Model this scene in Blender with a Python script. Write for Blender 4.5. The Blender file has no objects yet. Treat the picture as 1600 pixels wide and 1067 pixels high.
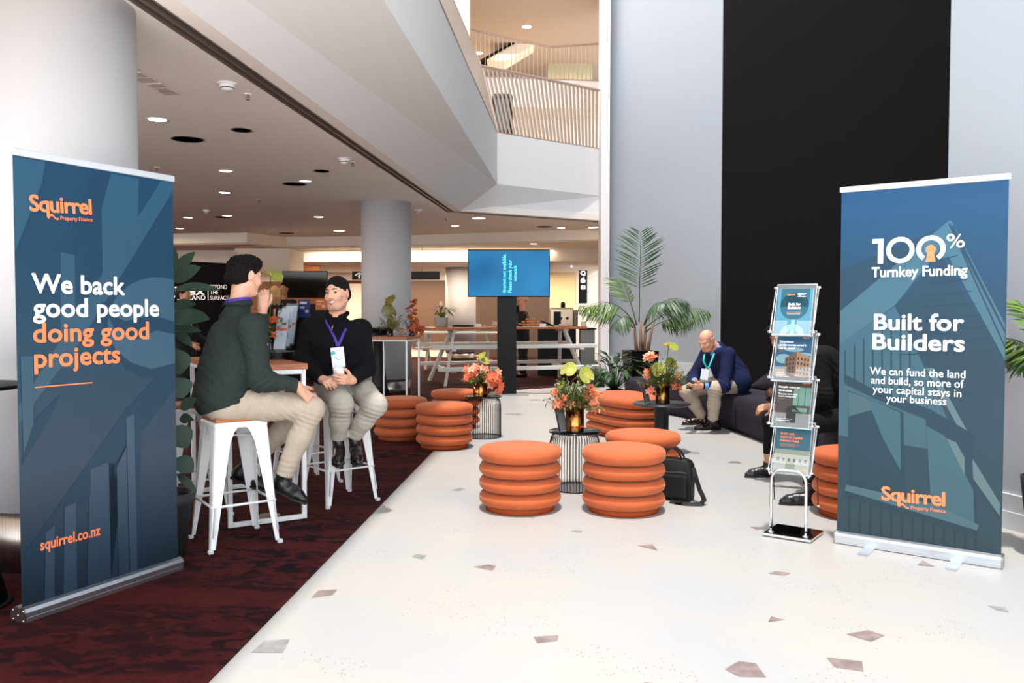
import bpy, bmesh, math, random
import numpy as np
from mathutils import Matrix, Vector, noise

# ------------------------------------------------------------------ camera, light, exposure
SC = bpy.context.scene
COL = SC.collection
F_PX, CAM_H = 1310.0, 1.41
PITCH = math.atan(46.5 / F_PX)
cam_data = bpy.data.cameras.new('camera')
cam_data.sensor_width = 36.0
cam_data.lens = 36.0 * F_PX / 1600.0
cam_data.clip_end = 200
cam_data.clip_start = 0.05
cam = bpy.data.objects.new('camera', cam_data)
cam.location = (0, 0, CAM_H)
cam.rotation_euler = (math.pi / 2 - PITCH, 0, 0)
COL.objects.link(cam)
SC.camera = cam
SC.view_settings.view_transform = 'Standard'
SC.view_settings.look = 'None'
SC.view_settings.exposure = 0.25
SC.view_settings.gamma = 1.0
SC.view_settings.use_curve_mapping = False
SC.cycles.max_bounces = 8
SC.cycles.diffuse_bounces = 6
SC.cycles.transparent_max_bounces = 24
SC.cycles.sample_clamp_indirect = 6.0
SC.cycles.caustics_reflective = False
SC.cycles.caustics_refractive = False

world = bpy.data.worlds.new('daylight')
SC.world = world
world.use_nodes = True
wn = world.node_tree
bg = wn.nodes['Background']
bg.inputs[0].default_value = (0.88, 0.94, 1.0, 1)
# daylight: soft sky overhead, with strength added behind and below the camera as fill
tcw = wn.nodes.new('ShaderNodeTexCoord')
dt = wn.nodes.new('ShaderNodeVectorMath'); dt.operation = 'DOT_PRODUCT'; dt.inputs[1].default_value = (0.0, -0.92, -0.40)
wn.links.new(tcw.outputs['Generated'], dt.inputs[0])
mrw = wn.nodes.new('ShaderNodeMapRange'); mrw.inputs[1].default_value = 0.2; mrw.inputs[2].default_value = 0.95; mrw.inputs[3].default_value = 1.4; mrw.inputs[4].default_value = 4.3
wn.links.new(dt.outputs['Value'], mrw.inputs[0])
wn.links.new(mrw.outputs[0], bg.inputs[1])
sz = wn.nodes.new('ShaderNodeSeparateXYZ'); wn.links.new(tcw.outputs['Generated'], sz.inputs[0])
gr = wn.nodes.new('ShaderNodeValToRGB')
gr.color_ramp.elements[0].position = 0.35; gr.color_ramp.elements[0].color = (1.0, 0.93, 0.87, 1)    # warm fill tint added below the horizon
gr.color_ramp.elements[1].position = 0.6; gr.color_ramp.elements[1].color = (0.86, 0.93, 1.0, 1)      # sky
mz = wn.nodes.new('ShaderNodeMapRange'); mz.inputs[1].default_value = -1.0; mz.inputs[2].default_value = 1.0
wn.links.new(sz.outputs['Z'], mz.inputs[0]); wn.links.new(mz.outputs[0], gr.inputs[0]); wn.links.new(gr.outputs[0], bg.inputs[0])

def add_light(name, kind, loc, energy, color=(1, 1, 1), rot=(0, 0, 0), **kw):
    d = bpy.data.lights.new(name, kind)
    d.energy = energy
    d.color = color
    for k, v in kw.items():
        setattr(d, k, v)
    o = bpy.data.objects.new(name, d)
    o.location = loc
    o.rotation_euler = rot
    COL.objects.link(o)
    return o
# midday sun falling through the open atrium roof, almost straight down
sun = add_light('sun', 'SUN', (1, 5, 12), 4.2, (1.0, 0.94, 0.87), angle=math.radians(2.0))
sun.rotation_euler = Vector((0.012, 0.13, -1.0)).to_track_quat('-Z', 'Y').to_euler()
WARM = (1.0, 0.80, 0.60)
# the lit rooms under the ceiling and upstairs: warm lamps in their ceilings
for x, y, z, sx, sy, e in [(-6.0, 24.0, 2.58, 8, 0.5, 260), (-1.0, 24.6, 2.58, 6, 0.3, 240), (-7.0, 12.0, 3.12, 3.0, 3.0, 200), (-9.0, 17.5, 3.12, 3.0, 1.5, 150), (-2.0, 20.4, 2.9, 6, 0.3, 110), (-1.0, 22.0, 2.58, 4.0, 0.25, 90)]:
    add_light('ceiling_lamps', 'AREA', (x, y, z), e, WARM, shape='RECTANGLE', size=sx, size_y=sy)
add_light('gallery_lamps', 'AREA', (-0.6, 19.0, 6.6), 90, (1.0, 0.85, 0.7), shape='RECTANGLE', size=4, size_y=4)
add_light('gallery_lamps', 'AREA', (0.2, 25.0, 9.0), 120, WARM, shape='RECTANGLE', size=5, size_y=3)

# ------------------------------------------------------------------ picture coordinates -> places
def ray(x, y):
    u = (x - 800.0) / F_PX
    v = (533.5 - y) / F_PX
    c, s = math.cos(PITCH), math.sin(PITCH)
    return Vector((u, c + s * v, -s + c * v))
CAM = Vector((0, 0, CAM_H))
def fl(x, y, z=0.0):
    r = ray(x, y)
    return CAM + r * ((z - CAM_H) / r.z)
def P(x, y, d):
    r = ray(x, y)
    return CAM + r * (d / r.y)

# ------------------------------------------------------------------ materials
def lin(c):
    if isinstance(c, str):
        c = c.lstrip('#')
        c = [int(c[i:i + 2], 16) / 255 for i in (0, 2, 4)]
        return tuple((x / 12.92 if x <= 0.04045 else ((x + 0.055) / 1.055) ** 2.4) for x in c) + (1.0,)
    return tuple(c) + (1.0,)
_mats = {}
def M(name, col, rough=0.5, metal=0.0, bump=0.0, bscale=60.0, var=0.0, vscale=8.0, emit=0.0, sheen=0.0, trans=0.0, alpha=1.0, coat=0.0, stretch=None, spec=0.5, sss=0.0):
    if name in _mats:
        return _mats[name]
    m = bpy.data.materials.new(name)
    m.use_nodes = True
    nt = m.node_tree
    b = nt.nodes['Principled BSDF']
    c = lin(col)
    b.inputs['Base Color'].default_value = c
    b.inputs['Roughness'].default_value = rough
    b.inputs['Metallic'].default_value = metal
    b.inputs['Specular IOR Level'].default_value = spec
    if sheen:
        b.inputs['Sheen Weight'].default_value = sheen
        b.inputs['Sheen Roughness'].default_value = 0.4
        b.inputs['Sheen Tint'].default_value = c
    if trans:
        b.inputs['Transmission Weight'].default_value = trans
    if coat:
        b.inputs['Coat Weight'].default_value = coat
    if sss:
        b.inputs['Subsurface Weight'].default_value = sss
        b.inputs['Subsurface Radius'].default_value = (0.012, 0.005, 0.003)
    if alpha < 1:
        b.inputs['Alpha'].default_value = alpha
    if emit:
        b.inputs['Emission Color'].default_value = c
        b.inputs['Emission Strength'].default_value = emit
    if bump or var:
        tc = nt.nodes.new('ShaderNodeTexCoord')
        src = tc.outputs['Object']
        if stretch:
            mp = nt.nodes.new('ShaderNodeMapping')
            mp.inputs['Scale'].default_value = stretch
            nt.links.new(src, mp.inputs[0])
            src = mp.outputs[0]
        if var:
            n = nt.nodes.new('ShaderNodeTexNoise')
            n.inputs['Scale'].default_value = vscale
            n.inputs['Detail'].default_value = 5
            nt.links.new(src, n.inputs['Vector'])
            r = nt.nodes.new('ShaderNodeValToRGB')
            e = r.color_ramp.elements
            e[0].position, e[1].position = 0.3, 0.7
            e[0].color = tuple(x * (1 - var) for x in c[:3]) + (1,)
            e[1].color = tuple(min(1, x * (1 + var)) for x in c[:3]) + (1,)
            nt.links.new(n.outputs['Fac'], r.inputs[0])
            nt.links.new(r.outputs[0], b.inputs['Base Color'])
        if bump:
            n = nt.nodes.new('ShaderNodeTexNoise')
            n.inputs['Scale'].default_value = bscale
            n.inputs['Detail'].default_value = 4
            nt.links.new(src, n.inputs['Vector'])
            bp = nt.nodes.new('ShaderNodeBump')
            bp.inputs['Strength'].default_value = bump
            bp.inputs['Distance'].default_value = 0.02
            nt.links.new(n.outputs['Fac'], bp.inputs['Height'])
            nt.links.new(bp.outputs[0], b.inputs['Normal'])
    _mats[name] = m
    return m

# ------------------------------------------------------------------ objects
def tag(o, label=None, cat=None, group=None, kind=None):
    if label: o['label'] = label
    if cat: o['category'] = cat
    if group: o['group'] = group
    if kind: o['kind'] = kind
    return o
def thing(name, label, cat, loc=(0, 0, 0), rotz=0.0, group=None):
    o = bpy.data.objects.new(name, None)
    o.empty_display_size = 0.1
    o.location = loc
    o.rotation_euler = (0, 0, rotz)
    COL.objects.link(o)
    return tag(o, label, cat, group)
def base_matrix(o):
    m = Matrix.Translation(o.location) @ Matrix.Rotation(o.rotation_euler.z, 4, 'Z')
    return base_matrix(o.parent) @ m if o.parent is not None else m
def kids(o):
    return [c for c in bpy.data.objects if c.parent == o]
def copy_tree(o, parent=None):
    c = o.copy()
    COL.objects.link(c)
    if parent is not None:
        c.parent = parent
    for ch in kids(o):
        copy_tree(ch, c)
    return c
def dup(o, loc, rotz, label, group=None):
    c = copy_tree(o)
    c.location = loc
    c.rotation_euler = (0, 0, rotz)
    c['label'] = label
    if group: c['group'] = group
    return c

def unit(v):
    v = Vector(v)
    return v.normalized()
def frame(z, x=None):
    z = unit(z)
    x = Vector(x) if x is not None else (Vector((1, 0, 0)) if abs(z.x) < 0.9 else Vector((0, 1, 0)))
    x = (x - z * x.dot(z)).normalized()
    y = z.cross(x)
    return Matrix((x, y, z)).transposed()
def rotz(a):
    return Matrix.Rotation(a, 3, 'Z')

class MB:
    def __init__(s):
        s.v, s.f, s.m, s.sm = [], [], [], []
    def add(s, vs, fs, mi=0, smooth=False):
        o = len(s.v)
        s.v.extend([tuple(v) for v in vs])
        for f in fs:
            s.f.append(tuple(i + o for i in f))
            s.m.append(mi)
            s.sm.append(smooth)
        return s
    def box(s, c, size, R=None, mi=0, bev=0.0, seg=2):
        bm = bmesh.new()
        bmesh.ops.create_cube(bm, size=1.0)
        for v in bm.verts:
            v.co = Vector((v.co.x * size[0], v.co.y * size[1], v.co.z * size[2]))
        if bev:
            bmesh.ops.bevel(bm, geom=bm.edges[:], offset=min(bev, min(size) * 0.49), segments=seg, profile=0.5, affect='EDGES')
        bm.verts.index_update()
        c = Vector(c)
        R = R or Matrix.Identity(3)
        s.add([R @ v.co + c for v in bm.verts], [[v.index for v in f.verts] for f in bm.faces], mi, False)
        bm.free()
        return s
    def beam(s, a, b, w, h, up=(0, 0, 1), mi=0, bev=0.0):
        a, b = Vector(a), Vector(b)
        y = (b - a).normalized()
        up = Vector(up)
        x = y.cross(up)
        x = x.normalized() if x.length > 1e-4 else Vector((1, 0, 0))
        z = x.cross(y)
        return s.box((a + b) / 2, (w, (b - a).length, h), Matrix((x, y, z)).transposed(), mi, bev)
    def tube(s, pts, r, n=8, mi=0, closed=False, cap=True, flat=None):
        pts = [Vector(p) for p in pts]
        k = len(pts)
        rs = r if isinstance(r, (list, tuple)) else [r] * k
        vs = []
        prev = None
        for i, p in enumerate(pts):
            if closed:
                t = (pts[(i + 1) % k] - pts[i - 1])
            else:
                t = pts[min(i + 1, k - 1)] - pts[max(i - 1, 0)]
            t = t.normalized() if t.length > 1e-9 else Vector((0, 0, 1))
            if prev is None:
                x = t.orthogonal().normalized()
            else:
                x = (prev - t * prev.dot(t))
                x = x.normalized() if x.length > 1e-6 else t.orthogonal().normalized()
            prev = x
            y = t.cross(x)
            for j in range(n):
                a = 2 * math.pi * j / n
                vs.append(p + (x * math.cos(a) + y * math.sin(a)) * rs[i])
        fs = []
        for i in range(k if closed else k - 1):
            i2 = (i + 1) % k
            for j in range(n):
                j2 = (j + 1) % n
                fs.append((i * n + j, i * n + j2, i2 * n + j2, i2 * n + j))
        if cap and not closed:
            fs.append(tuple(range(n))[::-1])
            fs.append(tuple((k - 1) * n + j for j in range(n)))
        return s.add(vs, fs, mi, True)
    def lathe(s, prof, n=32, c=(0, 0, 0), mi=0, smooth=True, sx=1.0, sy=1.0, caps=True):
        c = Vector(c)
        vs, fs = [], []
        k = len(prof)
        for r, z in prof:
            for j in range(n):
                a = 2 * math.pi * j / n
                vs.append(c + Vector((r * math.cos(a) * sx, r * math.sin(a) * sy, z)))
        for i in range(k - 1):
            for j in range(n):
                j2 = (j + 1) % n
                fs.append((i * n + j, i * n + j2, (i + 1) * n + j2, (i + 1) * n + j))
        if caps and prof[0][0] > 1e-6: fs.append(tuple(range(n))[::-1])
        if caps and prof[-1][0] > 1e-6: fs.append(tuple((k - 1) * n + j for j in range(n)))
        return s.add(vs, fs, mi, smooth)
    def prism(s, poly, z0, z1, mi=0, T=None, smooth=False):
        T = T or Matrix.Identity(4)
        n = len(poly)
        vs = [T @ Vector((x, y, z0)) for x, y in poly] + [T @ Vector((x, y, z1)) for x, y in poly]
        fs = [tuple(range(n))[::-1], tuple(range(n, 2 * n))] + [(i, (i + 1) % n, n + (i + 1) % n, n + i) for i in range(n)]
        return s.add(vs, fs, mi, smooth)
    def face(s, pts, mi=0):
        return s.add(pts, [tuple(range(len(pts)))], mi)
    def slab(s, a, b, z0, z1, t, mi=0):
        """vertical panel between floor points a, b; thickness t towards the left of a->b"""
        a, b = Vector((a[0], a[1], 0)), Vector((b[0], b[1], 0))
        d = (b - a).normalized()
        n = Vector((-d.y, d.x, 0)) * t
        poly = [a, b, b + n, a + n]
        return s.prism([(p.x, p.y) for p in poly], z0, z1, mi)
    def ribbon(s, pts, side, w, t=0.002, mi=0):
        """flat strap along pts; side = width direction(s)"""
        pts = [Vector(p) for p in pts]
        vs, fs = [], []
        k = len(pts)
        for i, p in enumerate(pts):
            sd = Vector(side[i]) if isinstance(side, list) else Vector(side)
            tg = (pts[min(i + 1, k - 1)] - pts[max(i - 1, 0)]).normalized()
            sd = (sd - tg * sd.dot(tg)).normalized()
            nn = tg.cross(sd).normalized()
            for a, b in ((-1, -1), (1, -1), (1, 1), (-1, 1)):
                vs.append(p + sd * (a * w / 2) + nn * (b * t / 2))
        for i in range(k - 1):
            for j in range(4):
                fs.append((i * 4 + j, i * 4 + (j + 1) % 4, (i + 1) * 4 + (j + 1) % 4, (i + 1) * 4 + j))
        fs.append((3, 2, 1, 0))
        fs.append(tuple((k - 1) * 4 + j for j in range(4)))
        return s.add(vs, fs, mi, False)
    def mesh(s, name, mats, inv=None):
        me = bpy.data.meshes.new(name)
        vs = s.v if inv is None else [tuple(inv @ Vector(v)) for v in s.v]
        me.from_pydata(vs, [], s.f)
        for m in (mats if isinstance(mats, (list, tuple)) else [mats]):
            me.materials.append(m)
        me.polygons.foreach_set('material_index', s.m)
        me.polygons.foreach_set('use_smooth', s.sm)
        me.update()
        return me
    def build(s, name, mats, parent=None, world=False):
        inv = base_matrix(parent).inverted() if (world and parent is not None) else None
        o = bpy.data.objects.new(name, s.mesh(name, mats, inv))
        COL.objects.link(o)
        if parent is not None:
            o.parent = parent
        return o
def sub(o, parent):
    o.parent = parent
    return o
def struct(name, mb, mats):
    return tag(mb.build(name, mats), kind='structure')

# lettering: the built-in font, fattened, converted to mesh and fitted into a width
def text_mesh(mb, txt, T, w=None, h=1.0, mi=0, bold=0.0, depth=0.0, shear=0.0, align='LEFT', z=0.0, sx=None, spacing=1.0):
    cu = bpy.data.curves.new('lettering', 'FONT')
    cu.body = txt
    cu.size = 1.0
    cu.shear = shear
    cu.resolution_u = 3
    cu.extrude = depth
    cu.space_character = spacing
    ob = bpy.data.objects.new('lettering', cu)
    me = bpy.data.meshes.new_from_object(ob)
    vs = [Vector(v.co) for v in me.vertices]
    fs = [tuple(p.vertices) for p in me.polygons]
    bpy.data.objects.remove(ob)
    bpy.data.curves.remove(cu)
    bpy.data.meshes.remove(me)
    if not vs: return
    x0 = min(v.x for v in vs); x1 = max(v.x for v in vs)
    k = h / 0.7
    kx = (w / (x1 - x0)) if w else (sx or 1.0) * k
    width = (x1 - x0) * kx
    off = {'LEFT': 0, 'CENTER': -width / 2, 'RIGHT': -width}[align]
    nb_ = 0 if bold <= 0 else (6 if bold < .015 else 10)      # heavier strokes: the letter laid over itself a little to every side
    kb = bold * k
    for c in range(nb_ + 1):
        a = 2 * math.pi * c / max(1, nb_)
        ox, oy = (0, 0) if c == nb_ else (kb * math.cos(a), kb * math.sin(a))
        mb.add([T @ Vector(((v.x - x0) * kx + off + ox, v.y * k + oy, z + v.z + .00001 * c)) for v in vs], fs, mi)
def plane_T(o, xdir, ydir):
    x = unit(xdir)
    y = Vector(ydir)
    y = (y - x * y.dot(x)).normalized()
    zz = x.cross(y)
    m = Matrix((x, y, zz)).transposed().to_4x4()
    m.translation = Vector(o)
    return m
def circle(cx, cy, r, n=40, a0=0, a1=2 * math.pi):
    full = abs(a1 - a0 - 2 * math.pi) < 1e-6
    k = n if full else n + 1
    return [(cx + r * math.cos(a0 + (a1 - a0) * i / n), cy + r * math.sin(a0 + (a1 - a0) * i / n)) for i in range(k)]
def flat_ring(mb, T, cx, cy, r0, r1, z, mi, a0=0, a1=2 * math.pi, n=48):
    vs, fs = [], []
    for i in range(n + 1):
        a = a0 + (a1 - a0) * i / n
        for r in (r0, r1):
            vs.append(T @ Vector((cx + r * math.cos(a), cy + r * math.sin(a), z)))
    for i in range(n):
        fs.append((2 * i, 2 * i + 1, 2 * i + 3, 2 * i + 2))
    mb.add(vs, fs, mi)
def flat_poly(mb, T, pts, z, mi):
    mb.add([T @ Vector((x, y, z)) for x, y in pts], [tuple(range(len(pts)))], mi)
def clip_poly(poly, u0, u1, v0, v1):
    def cl(ps, f, g):
        out = []
        for i in range(len(ps)):
            a, b = ps[i - 1], ps[i]
            fa, fb = f(a), f(b)
            if (fa >= 0) != (fb >= 0):
                t = fa / (fa - fb)
                out.append((a[0] + (b[0] - a[0]) * t, a[1] + (b[1] - a[1]) * t))
            if fb >= 0: out.append(b)
        return out
    for f in (lambda p: p[0] - u0, lambda p: u1 - p[0], lambda p: p[1] - v0, lambda p: v1 - p[1]):
        if len(poly) < 3: return []
        poly = cl(poly, f, None)
    return poly
# ================================================================== THE SETTING
def floor_material():
    m = M('terrazzo', '#c4bfba', rough=0.42)
    nt = m.node_tree
    b = nt.nodes['Principled BSDF']
    tc = nt.nodes.new('ShaderNodeTexCoord')
    big = nt.nodes.new('ShaderNodeTexNoise'); big.inputs['Scale'].default_value = 0.9; big.inputs['Detail'].default_value = 3
    nt.links.new(tc.outputs['Object'], big.inputs['Vector'])
    rb = nt.nodes.new('ShaderNodeValToRGB')
    rb.color_ramp.elements[0].position = 0.35; rb.color_ramp.elements[1].position = 0.65
    rb.color_ramp.elements[0].color = lin('#9fa0a1'); rb.color_ramp.elements[1].color = lin('#a7a39e')
    nt.links.new(big.outputs['Fac'], rb.inputs[0])
    vo = nt.nodes.new('ShaderNodeTexVoronoi'); vo.inputs['Scale'].default_value = 62.0
    nt.links.new(tc.outputs['Object'], vo.inputs['Vector'])
    lt = nt.nodes.new('ShaderNodeMath'); lt.operation = 'LESS_THAN'; lt.inputs[1].default_value = 0.24
    nt.links.new(vo.outputs['Distance'], lt.inputs[0])
    cl = nt.nodes.new('ShaderNodeTexNoise'); cl.inputs['Scale'].default_value = 1.7; cl.inputs['Detail'].default_value = 4; cl.inputs['Roughness'].default_value = 0.65
    nt.links.new(tc.outputs['Object'], cl.inputs['Vector'])
    gt = nt.nodes.new('ShaderNodeMath'); gt.operation = 'GREATER_THAN'; gt.inputs[1].default_value = 0.555
    nt.links.new(cl.outputs['Fac'], gt.inputs[0])
    sp = nt.nodes.new('ShaderNodeSeparateColor')
    nt.links.new(vo.outputs['Color'], sp.inputs[0])
    gt2 = nt.nodes.new('ShaderNodeMath'); gt2.operation = 'GREATER_THAN'; gt2.inputs[1].default_value = 0.62
    nt.links.new(sp.outputs[0], gt2.inputs[0])
    mu = nt.nodes.new('ShaderNodeMath'); mu.operation = 'MULTIPLY'
    nt.links.new(lt.outputs[0], mu.inputs[0]); nt.links.new(gt.outputs[0], mu.inputs[1])
    mu2 = nt.nodes.new('ShaderNodeMath'); mu2.operation = 'MULTIPLY'
    nt.links.new(mu.outputs[0], mu2.inputs[0]); nt.links.new(gt2.outputs[0], mu2.inputs[1])
    mu3 = nt.nodes.new('ShaderNodeMath'); mu3.operation = 'MULTIPLY'; mu3.inputs[1].default_value = 0.75
    nt.links.new(mu2.outputs[0], mu3.inputs[0])
    mx = nt.nodes.new('ShaderNodeMixRGB'); mx.inputs[2].default_value = lin('#6d6460')
    nt.links.new(mu3.outputs[0], mx.inputs[0]); nt.links.new(rb.outputs[0], mx.inputs[1])
    nt.links.new(mx.outputs[0], b.inputs['Base Color'])
    return m
def carpet_material():
    m = M('carpet', '#40181c', rough=0.95, spec=0.1)
    nt = m.node_tree
    b = nt.nodes['Principled BSDF']
    tc = nt.nodes.new('ShaderNodeTexCoord')
    mp = nt.nodes.new('ShaderNodeMapping'); mp.inputs['Rotation'].default_value = (0, 0, 0.5); mp.inputs['Scale'].default_value = (1.0, 1.7, 1)
    nt.links.new(tc.outputs['Object'], mp.inputs[0])
    n1 = nt.nodes.new('ShaderNodeTexNoise'); n1.inputs['Scale'].default_value = 6.5; n1.inputs['Detail'].default_value = 3; n1.inputs['Distortion'].default_value = 1.2
    nt.links.new(mp.outputs[0], n1.inputs['Vector'])
    r1 = nt.nodes.new('ShaderNodeValToRGB')
    r1.color_ramp.elements[0].position = 0.44; r1.color_ramp.elements[1].position = 0.57
    nt.links.new(n1.outputs['Fac'], r1.inputs[0])
    n2 = nt.nodes.new('ShaderNodeTexNoise'); n2.inputs['Scale'].default_value = 0.9; n2.inputs['Detail'].default_value = 2
    nt.links.new(tc.outputs['Object'], n2.inputs['Vector'])
    r2 = nt.nodes.new('ShaderNodeValToRGB')
    r2.color_ramp.elements[0].position = 0.36; r2.color_ramp.elements[1].position = 0.62
    nt.links.new(n2.outputs['Fac'], r2.inputs[0])
    wv = nt.nodes.new('ShaderNodeTexWave'); wv.wave_type = 'RINGS'; wv.inputs['Scale'].default_value = 0.35; wv.inputs['Distortion'].default_value = 3.0; wv.inputs['Detail'].default_value = 1
    nt.links.new(tc.outputs['Object'], wv.inputs['Vector'])
    r3 = nt.nodes.new('ShaderNodeValToRGB')
    r3.color_ramp.elements[0].position = 0.86; r3.color_ramp.elements[1].position = 0.93
    nt.links.new(wv.outputs['Fac'], r3.inputs[0])
    fine = nt.nodes.new('ShaderNodeTexNoise'); fine.inputs['Scale'].default_value = 60; fine.inputs['Detail'].default_value = 3
    nt.links.new(mp.outputs[0], fine.inputs['Vector'])
    ma = nt.nodes.new('ShaderNodeMixRGB'); ma.inputs[1].default_value = lin('#150a0f'); ma.inputs[2].default_value = lin('#4d1a1d')
    nt.links.new(r1.outputs[0], ma.inputs[0])
    mb_ = nt.nodes.new('ShaderNodeMixRGB'); mb_.inputs[2].default_value = lin('#3c1516')
    ms = nt.nodes.new('ShaderNodeMath'); ms.operation = 'MULTIPLY'; ms.inputs[1].default_value = 0.55
    nt.links.new(r2.outputs[0], ms.inputs[0]); nt.links.new(ms.outputs[0], mb_.inputs[0]); nt.links.new(ma.outputs[0], mb_.inputs[1])
    mc = nt.nodes.new('ShaderNodeMixRGB'); mc.inputs[2].default_value = lin('#521c1c')
    m3 = nt.nodes.new('ShaderNodeMath'); m3.operation = 'MULTIPLY'; m3.inputs[1].default_value = 0.6
    nt.links.new(r3.outputs[0], m3.inputs[0]); nt.links.new(m3.outputs[0], mc.inputs[0]); nt.links.new(mb_.outputs[0], mc.inputs[1])
    md = nt.nodes.new('ShaderNodeMixRGB'); md.blend_type = 'MULTIPLY'; md.inputs[0].default_value = 0.6
    rf = nt.nodes.new('ShaderNodeValToRGB'); rf.color_ramp.elements[0].position = 0.3; rf.color_ramp.elements[0].color = (0.45, 0.45, 0.45, 1); rf.color_ramp.elements[1].position = 0.65
    nt.links.new(fine.outputs['Fac'], rf.inputs[0]); nt.links.new(mc.outputs[0], md.inputs[1]); nt.links.new(rf.outputs[0], md.inputs[2])
    nt.links.new(md.outputs[0], b.inputs['Base Color'])
    bp = nt.nodes.new('ShaderNodeBump'); bp.inputs['Strength'].default_value = 0.4; bp.inputs['Distance'].default_value = 0.01
    nt.links.new(fine.outputs['Fac'], bp.inputs['Height']); nt.links.new(bp.outputs[0], b.inputs['Normal'])
    return m

WHITE = M('white_paint', '#dbd9d9', rough=0.7, spec=0.3)
COOLW = M('cool_white_paint', '#aeb3ba', rough=0.6, spec=0.3)
CREAM = M('cream_paint', '#e6dccf', rough=0.75, spec=0.3)
CEILP = M('ceiling_paint', '#efe6de', rough=0.8, spec=0.2)
BLACKW = M('black_wall', '#171415', rough=0.9, spec=0.08, bump=0.15, bscale=250)
BROWNW = M('brown_panel', '#5c4434', rough=0.6)
WOODW = M('wall_wood', '#9a5c30', rough=0.5, var=0.25, vscale=6, stretch=(1, 1, 8))
BLACK = M('black_plastic', '#060607', rough=0.4, spec=0.2)
SATIN = M('satin_black', '#0e0d0f', rough=0.5, spec=0.3)
CHROME = M('chrome', '#e8e8ea', rough=0.07, metal=1.0)
ALU = M('aluminium', '#c9cdd2', rough=0.32, metal=1.0)
STEEL = M('brushed_steel', '#a39a92', rough=0.3, metal=1.0, var=0.2, vscale=20, stretch=(8, 8, 0.3))
WHITEM = M('white_metal', '#e4e4e4', rough=0.35)
LAMPON = M('lamp_glow', '#fff1dc', emit=9.0)
LAMPCOOL = M('lamp_glow_soft', '#ffe3c0', emit=4.0)
DARKM = M('dark_metal', '#1b1a1b', rough=0.3, metal=0.7)

# ---- floor with its marble shards
random.seed(4)
mb = MB()
mb.face([(-16, 1.8, 0), (9, 1.8, 0), (9, 32, 0), (-16, 32, 0)])
shards = [(656, 870, .12), (762, 886, .11), (507, 927, .13), (421, 1010, .15), (854, 999, .12), (1165, 1045, .14), (1325, 1037, .15), (1350, 991, .12),
          (1211, 969, .09), (1219, 896, .09), (1181, 825, .12), (1015, 854, .13), (1447, 882, .13), (716, 765, .12), (828, 808, .08), (805, 647, .2),
          (1083, 707, .2), (1150, 722, .14), (1238, 780, .1), (900, 830, .07), (1010, 700, .15), (838, 625, .2), (1560, 950, .1), (1030, 1075, .12), (640, 1080, .12)]
for x, y, s in shards:
    p = fl(x, y)
    n = random.choice((3, 4, 4, 5))
    a0 = random.random() * 6.28
    pts = []
    for i in range(n):
        a = a0 + i * 2 * math.pi / n + random.uniform(-.35, .35)
        r = s * random.uniform(.38, .72)
        pts.append((p.x + r * math.cos(a), p.y + r * math.sin(a), 0.0012))
    mb.face(pts, random.choice((1, 1, 2)))
struct('floor', mb, [floor_material(), M('marble_shard', '#7f706e', rough=0.45, var=0.3, vscale=14), M('marble_shard_grey', '#848483', rough=0.45, var=0.25, vscale=16)])

CARPET_EDGE = [(-1.244, 1.8), (-0.37, 14.8), (2.6, 16.75)]
mb = MB()
mb.prism(CARPET_EDGE[:2] + [(1.72, 16.15), (1.72, 16.4), (2.4, 22.2), (2.4, 30), (-15.5, 30), (-15.5, 1.8)], 0.0, 0.006)
tag(mb.build('floor_carpet', carpet_material()), kind='structure')

# ---- plan lines of the gallery edge
def offset_path(path, d):
    out = []
    for i, p in enumerate(path):
        p = Vector(p)
        ts = []
        if i > 0: ts.append((p - Vector(path[i - 1])).normalized())
        if i < len(path) - 1: ts.append((Vector(path[i + 1]) - p).normalized())
        ns = [Vector((t.y, -t.x)) for t in ts]
        n = sum(ns, Vector((0, 0))).normalized()
        out.append(p + n * (d / max(0.3, n.dot(ns[0]))))
    return [(q.x, q.y) for q in out]
SLOT = [(-1.087 - .1005 * 14.33, 0.5), (-1.087, 14.83), (1.72, 16.5)]
ZC = 3.17
sl, sr = offset_path(SLOT, -0.07), offset_path(SLOT, 0.07)
e2 = offset_path(SLOT, 0.2)
FASC = [(-1.35, 0.5), (-0.26, 14.8), (1.75, 16.33)]
BULK = [(-16, 19.2), (-7.6, 19.05), (-5.9, 18.75), (-5.35, 19.9), (-2.36, 19.4), (1.93, 17.9)]
# lower ceiling in two pieces, left and right of the slot
mb = MB()
mb.prism([(-16, .5)] + sl[:2] + [sl[2]] + BULK[::-1], ZC, ZC + 0.12)
mb.prism(sr[:1] + e2[:1] + e2[1:2] + sr[1:2], ZC, ZC + 0.12)
mb.prism(sr[1:2] + e2[1:2] + e2[2:3] + sr[2:3], ZC, ZC + 0.12)
struct('ceiling', mb, CEILP)
mb = MB()                                                # the linear air slot
for a, b in ((0, 1), (1, 2)):
    mb.prism([sl[a], sr[a], sr[b], sl[b]], ZC + 0.05, ZC + 0.1, 1)
for off, w in ((-0.066, 0.012), (0.0, 0.022), (0.066, 0.012)):
    l, r = offset_path(SLOT, off - w / 2), offset_path(SLOT, off + w / 2)
    for a, b in ((0, 1), (1, 2)):
        mb.prism([l[a], r[a], r[b], l[b]], ZC - 0.004, ZC + 0.05, 0)
struct('trim_1', mb, [M('slot_frame', '#8d7e76', rough=0.4, metal=0.5), M('slot_dark', '#0d0a09', rough=0.9)])
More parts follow.
